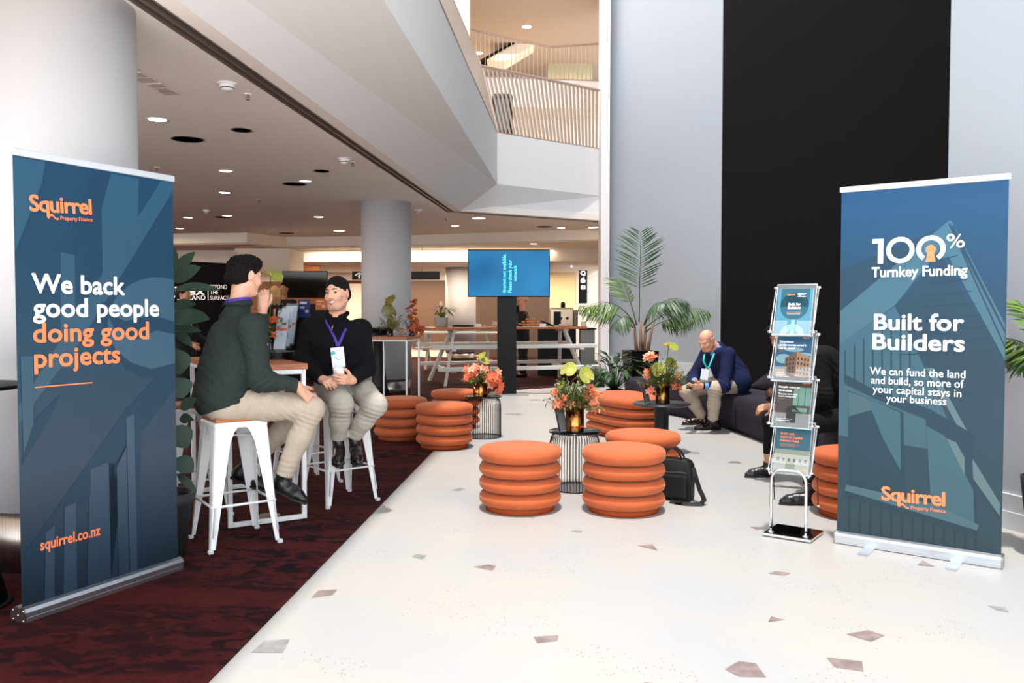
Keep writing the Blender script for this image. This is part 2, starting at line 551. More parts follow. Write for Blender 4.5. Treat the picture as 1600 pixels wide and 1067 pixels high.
# sloping soffit up to the gallery front
mb = MB()
for a, b in ((0, 1), (1, 2)):
    mb.add([(*e2[a], ZC), (*FASC[a], 3.65), (*FASC[b], 3.65), (*e2[b], ZC)], [(0, 1, 2, 3)])
struct('ceiling_soffit', mb, WHITE)
mb = MB()
fi = offset_path(FASC, -0.25)
for a, b in ((0, 1), (1, 2)):
    mb.prism([FASC[a], FASC[b], fi[b], fi[a]], 3.65, 4.54)
struct('wall_gallery_front', mb, WHITE)
mb = MB()
mb.prism([(-16, .5), fi[0], fi[1], fi[2], (2.45, 22.1), (2.45, 26), (-16, 26)], 4.30, 4.46)
struct('floor_gallery', mb, CREAM)

# ---- right side of the atrium
mb = MB(); mb.box((1.755, 16.1, 4.6), (0.16, 0.5, 9.2)); struct('trim_2', mb, M('pier_paint', '#eae4e2', rough=0.7))
mb = MB(); mb.slab((1.83, 16.4), (2.47, 22.2), 0, 9.6, -0.08); struct('wall_light_block', mb, CREAM)  # unseen partition added to keep gallery lamp light off the right wall
WA0, WA1 = (1.84, 16.3), (3.30, 13.3)
mb = MB(); mb.slab(WA0, WA1, 0, 11, 0.3); struct('wall_right', mb, M('pale_grey_paint', '#b3b7be', rough=0.6, spec=0.3))
mb = MB(); mb.slab((WA0[0] - .012, WA0[1]), (WA1[0] - .012, WA1[1]), 0, 0.55, 0.012); struct('baseboard_right', mb, M('baseboard_paint', '#d9dadb', rough=0.5))
WB1 = (5.2, 6.3)
mb = MB(); mb.slab((3.31, 13.3), WB1, 0, 11, 0.3); struct('wall_black', mb, BLACKW)
WC0, WC1 = (3.07, 5.94), (4.55, 1.2)
mb = MB()
mb.prism([WC0, WC1, (6, 1.6), (6, 6.6), (4.2, 6.25)], 0, 11)
struct('wall_near_right', mb, COOLW)
mb = MB()
d = (Vector(WC1) - Vector(WC0)).normalized(); n = Vector((d.y, -d.x)) * 1.0
n = n if n.x < 0 else -n
for (z0, z1, t) in ((0, 0.115, .022), (0.115, 0.222, .014), (0.222, 0.23, .02)):
    a, b = Vector(WC0) + n * t, Vector(WC1) + n * t
    mb.prism([tuple(a), tuple(b), WC1, WC0], z0, z1)
struct('baseboard_near_right', mb, M('baseboard_cool', '#d5d9dd', rough=0.35))

# ---- columns
def column(name, x, y, r, z1, foot):
    mb = MB()
    mb.lathe([(r, foot), (r, z1)], 64, (x, y, 0), 0)
    mb.lathe([(r - .02, 0), (r - .02, foot)], 64, (x, y, 0), 1)
    return struct(name, mb, [M('column_paint', '#b9b8ba', rough=0.55, spec=0.4), STEEL])
p = P(604, 500, 13.6)
column('column_1', p.x, 13.6, 0.40, ZC, 0.335)
column('column_2', -2.62, 4.86, 0.43, ZC, 0.335)
column('column_3', -1.42, 23.2, 0.42, 2.65, 0.3)
mb = MB(); mb.lathe([(0.42, 4.46), (0.42, 10)], 48, (-1.42, 20.3, 0)); struct('column_4', mb, M('column_warm', '#ddd0c6', rough=0.6))

# ---- bulkheads, back rooms
mb = MB()
b2 = [(x, y + 0.15) for x, y in BULK]
for i in range(len(BULK) - 1):
    mb.prism([BULK[i], BULK[i + 1], b2[i + 1], b2[i]], 2.95, ZC + .1)
mb.prism([(x, y + .14) for x, y in BULK] + [(2.4, 22), (-16, 22)], 2.93, 3.0)
struct('ceiling_bulkhead', mb, CREAM)
mb = MB()
mb.prism([(-16, 21.3), (2.24, 20.3), (2.24, 20.5), (-16, 21.5)], 2.63, 2.94)
mb.prism([(-16, 21.4), (2.24, 20.4), (2.5, 22.2), (2.5, 27), (-16, 27)], 2.62, 2.7)
struct('ceiling_back', mb, CREAM)
mb = MB(); mb.slab((-16, 26), (4.5, 26), 0, 3.2, 0.2); struct('wall_back', mb, CREAM)
mb = MB(); mb.slab((-13.5, 9), (-13.5, 26), 0, 4.3, 0.2); struct('wall_left', mb, CREAM)
# sloping underside of the stair at the back left
mb = MB()
a, b, c2, d2 = P(368, 388, 17.6), P(452, 388, 17.6), P(452, 450, 17.6), P(366, 390, 17.6)
mb.add([a, b, c2, d2] + [q + Vector((0, 1.2, 0)) for q in (a, b, c2, d2)], [(0, 1, 2, 3), (7, 6, 5, 4), (0, 4, 5, 1), (1, 5, 6, 2), (2, 6, 7, 3), (3, 7, 4, 0)])
struct('ceiling_stair', mb, M('stair_paint', '#d8cab9', rough=0.7))
# panels and doors of the back wall
def back_panel(name, x0, x1, y0, y1, d, mat, th=0.05):
    a, b = P(x0, y0, d), P(x1, y1, d)
    mb = MB(); mb.box(((a.x + b.x) / 2, d + th / 2, (a.z + b.z) / 2), (b.x - a.x, th, abs(a.z - b.z)))
    return struct(name, mb, mat)
back_panel('door_1', 641, 697, 438, 540, 25.9, BROWNW)
back_panel('wall_back_brown', 741, 858, 440, 570, 25.9, M('brown_wall', '#4a382d', rough=0.7))
back_panel('door_2', 859, 899, 405, 560, 25.9, M('door_cream', '#d9c193', rough=0.5))
back_panel('wall_back_wood', 378, 520, 440, 540, 20.6, WOODW)
back_panel('trim_3', 454, 499, 414, 424, 20.8, WOODW)
back_panel('trim_4', 535, 566, 438, 443, 20.0, WOODW)

# ---- upper floors across the atrium
Y2 = 22.0
mb = MB(); mb.slab((-6, 21.2), (2.42, 22.23), 6.72, 7.45, 0.25); struct('wall_upper_front', mb, WHITE)
mb = MB(); mb.prism([(-8, 21.3), (2.42, 22.3), (3.2, 30), (-8, 30)], 7.0, 7.2); struct('floor_upper', mb, CREAM)
mb = MB(); mb.slab((-8, 24.6), (2.6, 24.6), 4.46, 7.0, 0.2); struct('wall_gallery_back', mb, M('gallery_wall', '#e3dcd6', rough=0.6))
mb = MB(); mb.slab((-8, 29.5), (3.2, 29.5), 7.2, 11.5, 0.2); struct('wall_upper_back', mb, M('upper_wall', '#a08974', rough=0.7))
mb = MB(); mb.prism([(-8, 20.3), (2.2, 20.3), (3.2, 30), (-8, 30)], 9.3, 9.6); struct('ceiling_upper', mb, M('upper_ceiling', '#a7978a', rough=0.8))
mb = MB(); mb.slab((-1.9, 16.0), (-1.9, 21.5), 4.46, 9.6, 0.3); struct('wall_upper_left', mb, M('upper_left_paint', '#e3d9d3', rough=0.7))
# slanting bulkhead under the top stair, and the pale green lobby panel
mb = MB()
q = [P(752, 92, 25), P(880, 24, 25), P(905, 26, 25), P(790, 96, 25)]
mb.add(q + [v + Vector((0, .8, 0)) for v in q], [(0, 1, 2, 3), (7, 6, 5, 4), (0, 4, 5, 1), (1, 5, 6, 2), (2, 6, 7, 3), (3, 7, 4, 0)])
q = [P(745, 96, 24.9), P(876, 24, 24.9), P(880, 24, 24.9), P(752, 96, 24.9)]
mb.add(q + [v + Vector((0, .7, 0)) for v in q], [(0, 1, 2, 3), (7, 6, 5, 4), (0, 4, 5, 1), (1, 5, 6, 2), (2, 6, 7, 3), (3, 7, 4, 0)], 1)
struct('ceiling_top_stair', mb, [CREAM, BLACKW])
a, b = P(856, 84, 27), P(925, 150, 27)
mb = MB(); mb.box(((a.x + b.x) / 2, 27, (a.z + b.z) / 2), (b.x - a.x, .1, a.z - b.z)); struct('wall_upper_green', mb, M('green_panel', '#a8a486', rough=0.6))
a, b = P(858, 48, 27.1), P(922, 84, 27.1)
mb = MB(); mb.box(((a.x + b.x) / 2, 27.1, (a.z + b.z) / 2), (b.x - a.x, .1, a.z - b.z)); struct('window_1', mb, M('dark_glass', '#0d0d0e', rough=0.2))

# ---- balustrades
BAR = M('baluster_bronze', '#a39488', rough=0.4, metal=0.5)
RAILW = M('handrail', '#a08778', rough=0.4)
def balustrade(name, label, base, top, spacing, bw=0.032, rail_r=0.032, group='gallery balustrades'):
    """base, top: two 3D end points each; flat bars between them"""
    b0, b1 = Vector(base[0]), Vector(base[1])
    t0, t1 = Vector(top[0]), Vector(top[1])
    root = thing(name, label, 'balustrade', b0, 0, group)
    n = int((b1 - b0).length / spacing)
    dirv = (b1 - b0).normalized()
    first = None
    for i in range(n):
        f = (i + 0.5) / n
        a, t = b0.lerp(b1, f), t0.lerp(t1, f)
        mb = MB(); mb.beam(a, t, bw * .35, bw * 1.6, up=dirv.cross(Vector((0, 0, 1))))
        mb.build('baluster', BAR, root, True)
    mb = MB(); mb.beam(t0, t1, 0.06, 0.045, bev=0.01); mb.build('handrail', RAILW, root, True)
    mb = MB(); mb.beam(b0 + Vector((0, 0, .012)), b1 + Vector((0, 0, .012)), 0.05, 0.02); mb.build('bottom_rail', RAILW, root, True)
    return root
balustrade('balustrade', 'leaning bronze bar railing along the long side of the white gallery', ((-0.78, 8.2, 4.54), (-0.285, 14.72, 4.54)), ((-1.12, 8.2, 5.64), (-0.555, 14.56, 5.64)), 0.085)
balustrade('balustrade', 'bronze bar railing across the far end of the white gallery', ((-0.265, 14.83, 4.54), (1.66, 16.3, 4.54)), ((-0.545, 14.6, 5.64), (1.66, 16.2, 5.64)), 0.085)
balustrade('balustrade', 'upper railing with brown handrail on the floor above the gallery', ((-1.2, 21.78, 7.45), (0.95, 22.04, 7.45)), ((-1.2, 21.75, 8.66), (0.95, 22.0, 8.27)), 0.11)
balustrade('balustrade', 'short end of the upper railing in front of the green panel', ((0.97, 22.05, 7.45), (2.45, 22.22, 7.45)), ((0.97, 22.02, 8.27), (2.45, 22.2, 8.42)), 0.11)
def kiosk(x0, x1, ytop, d, label):
    a, b = P(x0, ytop, d), P(x1, ytop, d)
    root = thing('kiosk', label, 'kiosk', ((a.x + b.x) / 2, d, 4.46), 0, 'black kiosks upstairs')
    w, h = b.x - a.x, a.z - 4.46
    mb = MB(); mb.box((0, 0, h / 2), (w, .3, h), bev=0.06); mb.build('body', BLACK, root)
    mb = MB(); mb.box((0, -.155, h * .72), (w * .7, .01, h * .4)); mb.build('screen', M('kiosk_screen', '#1d2126', rough=0.1), root)
kiosk(769, 801, 148, 18.4, 'wide black kiosk seen through the far gallery bars')
kiosk(752, 764, 144, 18.8, 'narrow black kiosk at the corner of the gallery bars')

# ---- things set into the ceilings
def ceil_pt(x, y, z=ZC): return fl(x, y, z)
dl_mesh = None
def downlight(x, y, z=ZC, r=0.06, label='', power=14, dark=False, name='downlight', group='recessed downlights'):
    p = ceil_pt(x, y, z)
    root = thing(name, label, 'ceiling light', p, 0, group)
    mb = MB(); mb.lathe([(r * 1.0, -0.002), (r * 1.22, -0.006), (r * 1.25, 0.0)], 24, caps=False); mb.build('trim_ring', WHITEM if not dark else ALU, root)
    mb = MB(); mb.lathe([(0, -0.0015), (r, -0.0015)], 24); mb.build('lens', M('lamp_off', '#2a1c16', rough=0.2) if dark else LAMPON, root)
    if power and not dark:
        add_light('downlight_beam', 'SPOT', (p.x, p.y, p.z - 0.012), power * 2.2, WARM, spot_size=math.radians(120), spot_blend=0.8, shadow_soft_size=0.05)
    return root
DL = [(246, 187, .08, 0, 'lit downlight nearest the wide white column'), (353, 267, .075, 6, 'lit downlight between a round speaker and the slot, third row'),
      (351, 301, .075, 6, 'lit downlight straight above the dark haired person in the green sweater'), (294, 340, .08, 8, 'lit downlight beside the top right corner of the blue banner'),
      (355, 337, .08, 8, 'lit downlight touching a round ceiling speaker'), (281, 357, .08, 8, 'lit downlight lowest beside the blue banner edge'),
      (477, 283, .075, 8, 'small lit downlight touching the middle round speaker'), (498, 339, .08, 10, 'lit downlight left of the far white column'),
      (530, 361, .11, 14, 'wide lit downlight close to the bulkhead left of the far column'), (711, 353, .075, 10, 'lit downlight right of the far white column'),
      (748, 341, .12, 8, 'wide lit downlight under the white gallery corner'), (877, 356, .08, 12, 'lit downlight above the blue screen right corner'),
      (927, 355, .1, 10, 'lit downlight next to the pale pier')]
for x, y, r, pw, lab in DL:
    downlight(x, y, r=r, power=pw, label=lab)
downlight(378, 203, r=.085, dark=True, label='unlit dark downlight nearest the black ceiling slot')
downlight(503, 267, r=.09, dark=True, label='unlit dark downlight beside the middle smoke detector')
for x, y, lab in ((445, 391, 'small downlight in the bulkhead corner above the black screen'), (834, 381, 'small downlight in the bulkhead above the blue screen')):
    downlight(x, y, 2.928, .07, lab, 10)
for x, y, lab in ((823, 42, 'downlight on the topmost ceiling above the rails'), (748, 83, 'downlight seen through the upper railing')):
    downlight(x, y, 2.615 if y > 300 else (9.295 if y < 60 else 9.295), .09 if y > 300 else .12, lab, 20 if y > 300 else 60)
def speaker(x, y, r, label):
    root = thing('ceiling_speaker', label, 'speaker', ceil_pt(x, y), 0, 'round ceiling speakers')
    mb = MB(); mb.lathe([(r, -0.004), (r * 1.08, -0.008), (r * 1.1, 0)], 32, caps=False); mb.build('rim', M('speaker_rim', '#9a8d86', rough=0.5), root)
    mb = MB(); mb.lathe([(0, -0.005), (r, -0.005)], 32); mb.build('grille', M('speaker_grille', '#9a8a83', rough=0.8), root)
for x, y, r, lab in ((293, 217, .15, 'largest round grey ceiling speaker, near the wide white column'), (460, 287, .15, 'round grey speaker in the middle of the ceiling'),
                     (348, 339, .14, 'round grey speaker above the dark haired person'), (448, 364, .15, 'round grey speaker near the bulkhead corner'), (850, 354, .15, 'round grey speaker above the blue screen')):
    speaker(x, y, r, lab)
def detector(x, y, label, s=1.0):
    root = thing('smoke_detector', label, 'smoke detector', ceil_pt(x, y), 0, 'smoke detectors')
    mb = MB(); mb.lathe([(.07 * s, -0.012), (.075 * s, -.004), (.075 * s, 0)], 24); mb.build('plate', WHITEM, root)
    mb = MB(); mb.lathe([(0, -.06 * s), (.03 * s, -.06 * s), (.048 * s, -.045 * s), (.05 * s, -.035 * s), (.058 * s, -.03 * s), (.06 * s, -.012 * s)], 24); mb.build('sensor', WHITEM, root)
    mb = MB(); mb.lathe([(.0505 * s, -.042 * s), (.0515 * s, -.036 * s)], 24); mb.build('vent', BLACK, root)
for x, y, lab in ((355, 130, 'white smoke detector nearest the camera beside the slot'), (538, 248, 'white smoke detector halfway along the slot'),
                  (323, 328, 'smoke detector above the person in the green sweater'), (654, 327, 'smoke detector beside the far column top'), (352, 338, 'smoke detector close to a grey speaker')):
    if (x, y) != (352, 338): detector(x, y, lab)
def sprinkler(x, y, label):
    root = thing('sprinkler', label, 'sprinkler', ceil_pt(x, y), 0, 'ceiling sprinklers')
    mb = MB(); mb.lathe([(.03, -.006), (.036, 0)], 16); mb.build('escutcheon', WHITEM, root)
    mb = MB(); mb.tube([(0, 0, 0), (0, 0, -.03)], .008); mb.tube([(0.014, 0, -.02), (.014, 0, -.045)], .003, 6); mb.tube([(-.014, 0, -.02), (-.014, 0, -.045)], .003, 6); mb.lathe([(0, -.048), (.018, -.048), (.018, -.045)], 12); mb.build('head', M('sprinkler_red', '#8a6a60', rough=0.3, metal=.5), root)
for x, y, lab in ((387, 147, 'ceiling sprinkler next to the nearest smoke detector'), (245, 261, 'ceiling sprinkler just above the blue banner top'), (405, 312, 'ceiling sprinkler far above the two seated people'), (551, 253, 'ceiling sprinkler beside the halfway smoke detector'), (697, 341, 'ceiling sprinkler right of the far column')):
    sprinkler(x, y, lab)
# access hatches: a row of small square plates
labs = ['first plate of the hatch row, touching the column', 'second plate of the hatch row', 'third plate of the hatch row', 'fourth, smaller plate of the hatch row', 'fifth plate of the hatch row', 'last plate of the hatch row, farthest from the column']
for (x, y, s), lab in zip(((203, 106, .1), (213, 116, .12), (228, 124, .13), (245, 133, .11), (255, 139, .1), (264, 144, .12)), labs):
    p = ceil_pt(x, y)
    mb = MB(); mb.box((p.x, p.y, p.z - .004), (s * 1.1, s, .008), rotz(-0.1), bev=.002)
    tag(mb.build('ceiling_hatch', M('hatch', '#cbbdb3', rough=0.6)), 'pale square ceiling plate, ' + lab, 'ceiling hatch', 'ceiling hatch plates')
p = ceil_pt(655, 329)
# ================================================================== BANNERS
WHITEINK = M('white_ink', '#eef1f4', rough=0.6)
ORANGEINK = M('orange_ink', '#f58452', rough=0.6)
def grad_material(name, stops, lo, hi):
    m = M(name, '#406070', rough=0.5, spec=0.35)
    nt = m.node_tree
    b = nt.nodes['Principled BSDF']
    tc = nt.nodes.new('ShaderNodeTexCoord')
    se = nt.nodes.new('ShaderNodeSeparateXYZ')
    nt.links.new(tc.outputs['Object'], se.inputs[0])
    mr = nt.nodes.new('ShaderNodeMapRange'); mr.inputs[1].default_value = lo; mr.inputs[2].default_value = hi
    nt.links.new(se.outputs['Z'], mr.inputs[0])
    r = nt.nodes.new('ShaderNodeValToRGB')
    e = r.color_ramp.elements
    while len(e) < len(stops): e.new(0.5)
    for k, (p, c) in enumerate(stops):
        e[k].position = p; e[k].color = lin(c)
    nt.links.new(mr.outputs[0], r.inputs[0]); nt.links.new(r.outputs[0], b.inputs['Base Color'])
    return m
def logo(mb, T, x, y, w, mi, slope, z=0.0040):
    """lower-case wordmark with a tail under the q, and the small line under it"""
    T2 = T @ Matrix.Translation((x, y, 0)) @ Matrix.Rotation(slope, 4, 'Z')
    text_mesh(mb, 'Squirrel', T2, w=w, h=w * .235, mi=mi, bold=0.03, z=z, spacing=0.93)
    text_mesh(mb, 'Property Finance', T2 @ Matrix.Translation((w * .47, -w * .115, 0)), w=w * .54, h=w * .062, mi=mi, bold=0.012, z=z)
    sw = []
    for i in range(13):
        t = i / 12
        sw.append((w * (.27 + .17 * t), -w * (.075 + .035 * math.sin(t * 6.28 + 2.4) * (1 - .3 * t))))
    th = w * .018
    vs = [T2 @ Vector((px_, py_ + th * (1 - .5 * i / 12), z)) for i, (px_, py_) in enumerate(sw)] + [T2 @ Vector((px_, py_ - th, z)) for px_, py_ in sw]
    mb.add(vs, [(i, i + 13, i + 14, i + 1) for i in range(12)], mi)

def banner(A, B, label, H, mats, polys, W=0.888):
    A, B = Vector(A), Vector(B)
    t = (B - A).normalized()
    n = Vector((t.y, -t.x, 0))                      # towards the viewer
    root = thing('roll_up_banner', label, 'banner', A, math.atan2(t.y, t.x), 'roll-up banners')
    Tl = Matrix(((1, 0, 0, 0), (0, 0, -1, 0.045), (0, 1, 0, 0), (0, 0, 0, 1)))   # local: x along, y back
    fp = 0.035
    def to_uv(x, y):
        r = ray(x, y)
        o = A - n * fp
        k = (o - CAM).dot(n) / r.dot(n)
        q = CAM + r * k - A
        return (q.dot(t), q.z)
    T = Matrix(((1, 0, 0, 0), (0, 0, -1, fp), (0, 1, 0, 0), (0, 0, 0, 1)))
    mb = MB(); mb.box((W / 2, fp + .001, (H + .05) / 2), (W - .014, .002, H - .05), mi=0)
    for k, (mi, pts) in enumerate(polys):
        k = min(k, 20)
        uv = clip_poly([to_uv(*p) for p in pts], .008, W - .008, .06, H - .012)
        if len(uv) > 2: flat_poly(mb, T, uv, 0.0004 + 0.00015 * k, mi)
    mb.build('printed_sheet', mats, root)
    # cassette at the foot, end caps, two swing-out feet, clamp rail on top, pole behind
    prof = [(0.0, .004), (0.0, .05), (.008, .066), (.028, .074), (.034, .066), (.040, .066), (.07, .074), (.095, .06), (.105, .035), (.1, .008), (.09, .004)]
    mb = MB(); mb.prism([(y, z) for y, z in prof], 0.004, W - .004, 0, Matrix(((0, 0, 1, 0), (1, 0, 0, 0), (0, 1, 0, 0), (0, 0, 0, 1))))
    mb.box((W / 2, -.001, .024), (W - .01, .003, .004)); mb.build('cassette', ALU, root)
    for x0, x1 in ((-.004, .004), (W - .004, W + .004)):
        mb = MB(); mb.prism(prof, x0, x1, 0, Matrix(((0, 0, 1, 0), (1, 0, 0, 0), (0, 1, 0, 0), (0, 0, 0, 1))))
        for yy, zz in ((.012, .058), (.085, .055), (.012, .014), (.085, .014), (.05, .035)):
            mb.tube([(x0 - .002, yy, zz), (x1 + .002, yy, zz)], .004, 8, 1)
        mb.build('end_cap', [STEEL, CHROME], root)
    for xf in (W * .23, W * .75):
        mb = MB(); mb.prism([(xf - .03, -.16), (xf - .018, -.185), (xf + .018, -.185), (xf + .03, -.16), (xf + .03, .06), (xf - .03, .06)], .0005, .004)
        mb.build('foot', ALU, root)
    mb = MB(); mb.box((W / 2, fp, H + .008), (W + .006, .018, .034), bev=.006); mb.build('top_rail', [M('rail_silver', '#e3e7ec', rough=.35, metal=.6)], root)
    mb = MB(); mb.tube([(W / 2, .075, .06), (W / 2, .055, H)], .009); mb.build('support_pole', ALU, root)
    return root, T, to_uv

def cp(pts, ox, oy, s):      # points read off an enlarged view of the print
    return [(ox + x / s, oy + y / s) for x, y in pts]
s1, s2 = 2.54, 2.54
LP = [
    (1, cp([(45, 60), (190, 85), (165, 170), (60, 440)], 0, 220, s1)),
    (2, cp([(180, 80), (200, 90), (150, 260), (60, 480), (60, 440), (165, 170)], 0, 220, s1)),
    (2, cp([(365, 115), (435, 130), (430, 200), (400, 270), (405, 600), (345, 640), (340, 400), (300, 460), (240, 440), (300, 300)], 0, 220, s1)),
    (1, cp([(440, 130), (550, 150), (548, 330), (430, 560), (408, 600), (402, 270)], 0, 220, s1)),
    (1, cp([(240, 440), (296, 455), (300, 900), (240, 900)], 0, 220, s1)),
    (1, cp([(640, 155), (700, 160), (700, 180), (330, 780), (70, 1130), (70, 1060)], 0, 220, s1)),
    (2, cp([(700, 175), (700, 480), (430, 640), (380, 700)], 0, 220, s1)),
    (2, cp([(400, 640), (700, 640), (700, 930), (560, 940), (440, 850)], 0, 220, s1)),
    (3, [(245 + 77 * math.cos(a), 506 + 73 * math.sin(a)) for a in [i * 6.2832 / 40 for i in range(40)]]),
    (2, cp([(425, 690), (500, 715), (600, 690), (700, 720), (700, 770), (620, 752), (540, 790), (450, 740)], 0, 220, s1)),
    (2, cp([(470, 840), (520, 880), (600, 905), (700, 880), (700, 920), (600, 935), (500, 910)], 0, 220, s1)),
    (2, cp([(640, 0), (700, -10), (700, 60), (560, 240), (540, 900), (700, 900), (700, 790), (516, 810), (500, 180), (360, 390), (265, 520), (100, 750), (100, 720), (500, 150)], 0, 580, s2)),
    (1, cp([(500, 185), (530, 170), (545, 820), (516, 815)], 0, 580, s2)),
    (2, cp([(500, 180), (500, 290), (462, 360), (430, 380), (440, 880), (465, 870), (470, 360), (385, 375), (360, 390)], 0, 580, s2)),
    (4, cp([(355, 390), (430, 360), (440, 850), (345, 880)], 0, 580, s2)),
    (2, cp([(360, 390), (358, 490), (330, 530), (310, 520), (265, 520)], 0, 580, s2)),
    (1, cp([(255, 540), (300, 520), (305, 900), (250, 930)], 0, 580, s2)),
    (1, cp([(180, 640), (215, 610), (215, 930), (175, 940)], 0, 580, s2)),
    (4, cp([(462, 380), (500, 300), (512, 820), (470, 840)], 0, 580, s2)),
    (2, cp([(85, 370), (130, 290), (240, 90), (130, 200), (90, 330)], 0, 580, s2)),
    (1, cp([(80, -60), (130, -60), (130, 210), (92, 330)], 0, 580, s2)),
]
def hexmix(c, t, a):
    f = lambda h_: [int(h_[i:i + 2], 16) for i in (1, 3, 5)]
    return '#' + ''.join('%02x' % round(x * (1 - a) + y * a) for x, y in zip(f(c), f(t)))
def print_set(name, stops, tints, lo, hi):
    """the graded ground of a print and its printed tints over that ground"""
    stops = [(p, hexmix(c, '#000000', .07)) for p, c in stops]
    return [grad_material(name, stops, lo, hi)] + [grad_material(name + '_tint_' + str(k), [(p, hexmix(c, t, a)) for p, c in stops], lo, hi) for k, (t, a) in enumerate(tints)]
banner_blue = print_set('banner_print_blue', [(0, '#0c1d2d'), (.12, '#1a3042'), (.3, '#3a4a59'), (.55, '#284558'), (.8, '#143d57'), (1, '#0e3e5c')],
                        [('#6d8ea0', .22), ('#12344c', .42), ('#7795a6', .26), ('#71889a', .16)], .05, 2.12)
root, T, uvL = banner(fl(40.4, 975.8), fl(287, 891.2), 'blue roll-up banner on the carpet reading We back good people doing good projects', 2.115, banner_blue, LP)
mb = MB(); logo(mb, T, .08, 1.868, .31, 0, .05); mb.build('logo', [ORANGEINK], root)
mb = MB()
for txt, x, w, y, mi in (('We back', .083, .485, 1.497, 0), ('good people', .085, .69, 1.387, 0), ('doing good', .084, .625, 1.270, 1), ('projects', .087, .446, 1.155, 1)):
    text_mesh(mb, txt, T @ Matrix.Translation((x, y, 0)), w=w, h=.088, mi=mi, bold=.026, z=.0040)
mb.build('headline', [WHITEINK, ORANGEINK], root)
mb = MB(); flat_poly(mb, T, [(.086, 1.061), (.378, 1.061), (.378, 1.067), (.086, 1.067)], .0040, 0); mb.build('rule_line', [ORANGEINK], root)
mb = MB(); text_mesh(mb, 'squirrel.co.nz', T @ Matrix.Translation((.097, .308, 0)), w=.308, h=.05, bold=.022, z=.0040); mb.build('web_address', [ORANGEINK], root)

s3 = 3.335
RO = (1290, 260); RO2 = (1290, 580)
RP = [
    (2, cp([(70, 545), (600, 320), (645, 285), (70, 770)], *RO, s3)),
    (1, cp([(70, 760), (645, 280), (655, 300), (620, 400), (360, 725), (70, 930)], *RO, s3)),
    (5, cp([(70, 930), (360, 730), (530, 1067), (640, 1330), (720, 1500), (60, 1400)], *RO, s3)),
    (2, cp([(365, 722), (610, 480), (740, 700), (940, 1000), (940, 1180), (600, 1200), (520, 1060)], *RO, s3)),
    (1, cp([(640, 285), (655, 282), (935, 820), (935, 1010), (640, 470), (610, 480)], *RO, s3)),
    (2, cp([(655, 300), (668, 310), (935, 850), (935, 870), (670, 360)], *RO, s3)),
    (2, cp([(640, 300), (648, 296), (935, 930), (935, 950)], *RO, s3)),
    (3, cp([(520, 1050), (560, 1050), (720, 1345), (740, 1380), (690, 1360), (600, 1190)], *RO, s3)),
    (2, cp([(95, 30), (100, 15), (250, 95), (550, 200), (740, 310), (780, 360), (700, 340), (520, 250), (250, 140), (100, 65)], *RO2, s3)),
    (2, cp([(118, 100), (405, 215), (410, 640), (120, 590)], *RO2, s3)),
    (4, cp([(118, 105), (215, 140), (245, 200), (120, 235)], *RO2, s3)),
    (6, cp([(215, 140), (390, 215), (392, 520), (300, 350)], *RO2, s3)),
    (2, cp([(520, 230), (760, 370), (790, 800), (560, 720)], *RO2, s3)),
    (6, cp([(525, 285), (620, 335), (770, 620), (775, 790), (550, 700)], *RO2, s3)),
    (3, cp([(630, 350), (680, 370), (725, 450), (725, 540), (690, 470)], *RO2, s3)),
    (3, cp([(765, 455), (780, 475), (910, 690), (908, 755), (770, 560)], *RO2, s3)),
    (1, cp([(110, 590), (560, 690), (800, 800), (790, 830), (100, 620)], *RO2, s3)),
    (2, cp([(100, 620), (790, 832), (790, 850), (100, 645)], *RO2, s3)),
]
for i in range(9):
    yy = 480 + i * 62
    RP.append((2, cp([(600 - i * 28, yy + 3), (690 + i * 24, yy - 18), (690 + i * 24, yy - 14), (600 - i * 28, yy + 8)], *RO, s3)))
for i in range(8):
    xx = 100 + i * 48
    RP.append((2, cp([(xx, 960 - i * 30), (xx + 6, 956 - i * 30), (xx + 6, 1130 + i * 16), (xx, 1128 + i * 16)], *RO, s3)))
for i in range(13):
    xx = 120 + i * 55
    RP.append((2, cp([(xx, 660 + i * 17), (xx + 6, 662 + i * 17), (xx + 6, 960), (xx, 960)], *RO2, s3)))
banner_teal = print_set('banner_print_teal', [(0, '#283e47'), (.25, '#1e3b47'), (.5, '#12374a'), (.75, '#083e5c'), (1, '#014873')],
                        [('#6f8b8e', .42), ('#10303f', .5), ('#9aaaa0', .42), ('#7d8f88', .35), ('#6f9299', .3), ('#5b8289', .38)], .05, 2.14)
root, T, uvR = banner(fl(1303, 848.6), fl(1565, 890), 'teal roll-up banner on the white floor reading Built for Builders', 2.135, banner_teal, RP)
def hundred(mb, T, x, y, h, w, mi=0, mo=1, z=.0040):
    """100% with a keyhole in the last nought"""
    r = h / 2
    k = w / 1.0
    flat_poly(mb, T, [(x, y + h * .98), (x + h * .4, y + h * .98), (x + h * .4, y), (x + h * .2, y), (x + h * .2, y + h * .8), (x - h * .02, y + h * .8)], z, mi)
    c1 = x + h * 1.02; c2 = c1 + h * 1.09
    flat_ring(mb, T, c1, y + r, r * .68, r * 1.03, z, mi)
    flat_ring(mb, T, c2, y + r, r * .68, r * 1.03, z, mi, math.radians(-55), math.radians(235))
    flat_poly(mb, T, circle(c2, y + r * .95, r * .36, 32), z + .0001, mo)
    flat_poly(mb, T, [(c2 - r * .2, y + r * .8), (c2 + r * .2, y + r * .8), (c2 + r * .36, y), (c2 - r * .36, y)], z + .0002, mo)
    q = c2 + h * .62; b = y + h * .5
    flat_ring(mb, T, q + h * .06, b + h * .40, h * .07, h * .14, z, mi, n=24)
    flat_ring(mb, T, q + h * .40, b + h * .14, h * .07, h * .14, z, mi, n=24)
    flat_poly(mb, T, [(q + h * .04, b + h * .0), (q + h * .10, b + h * .0), (q + h * .42, b + h * .52), (q + h * .36, b + h * .52)], z, mi)
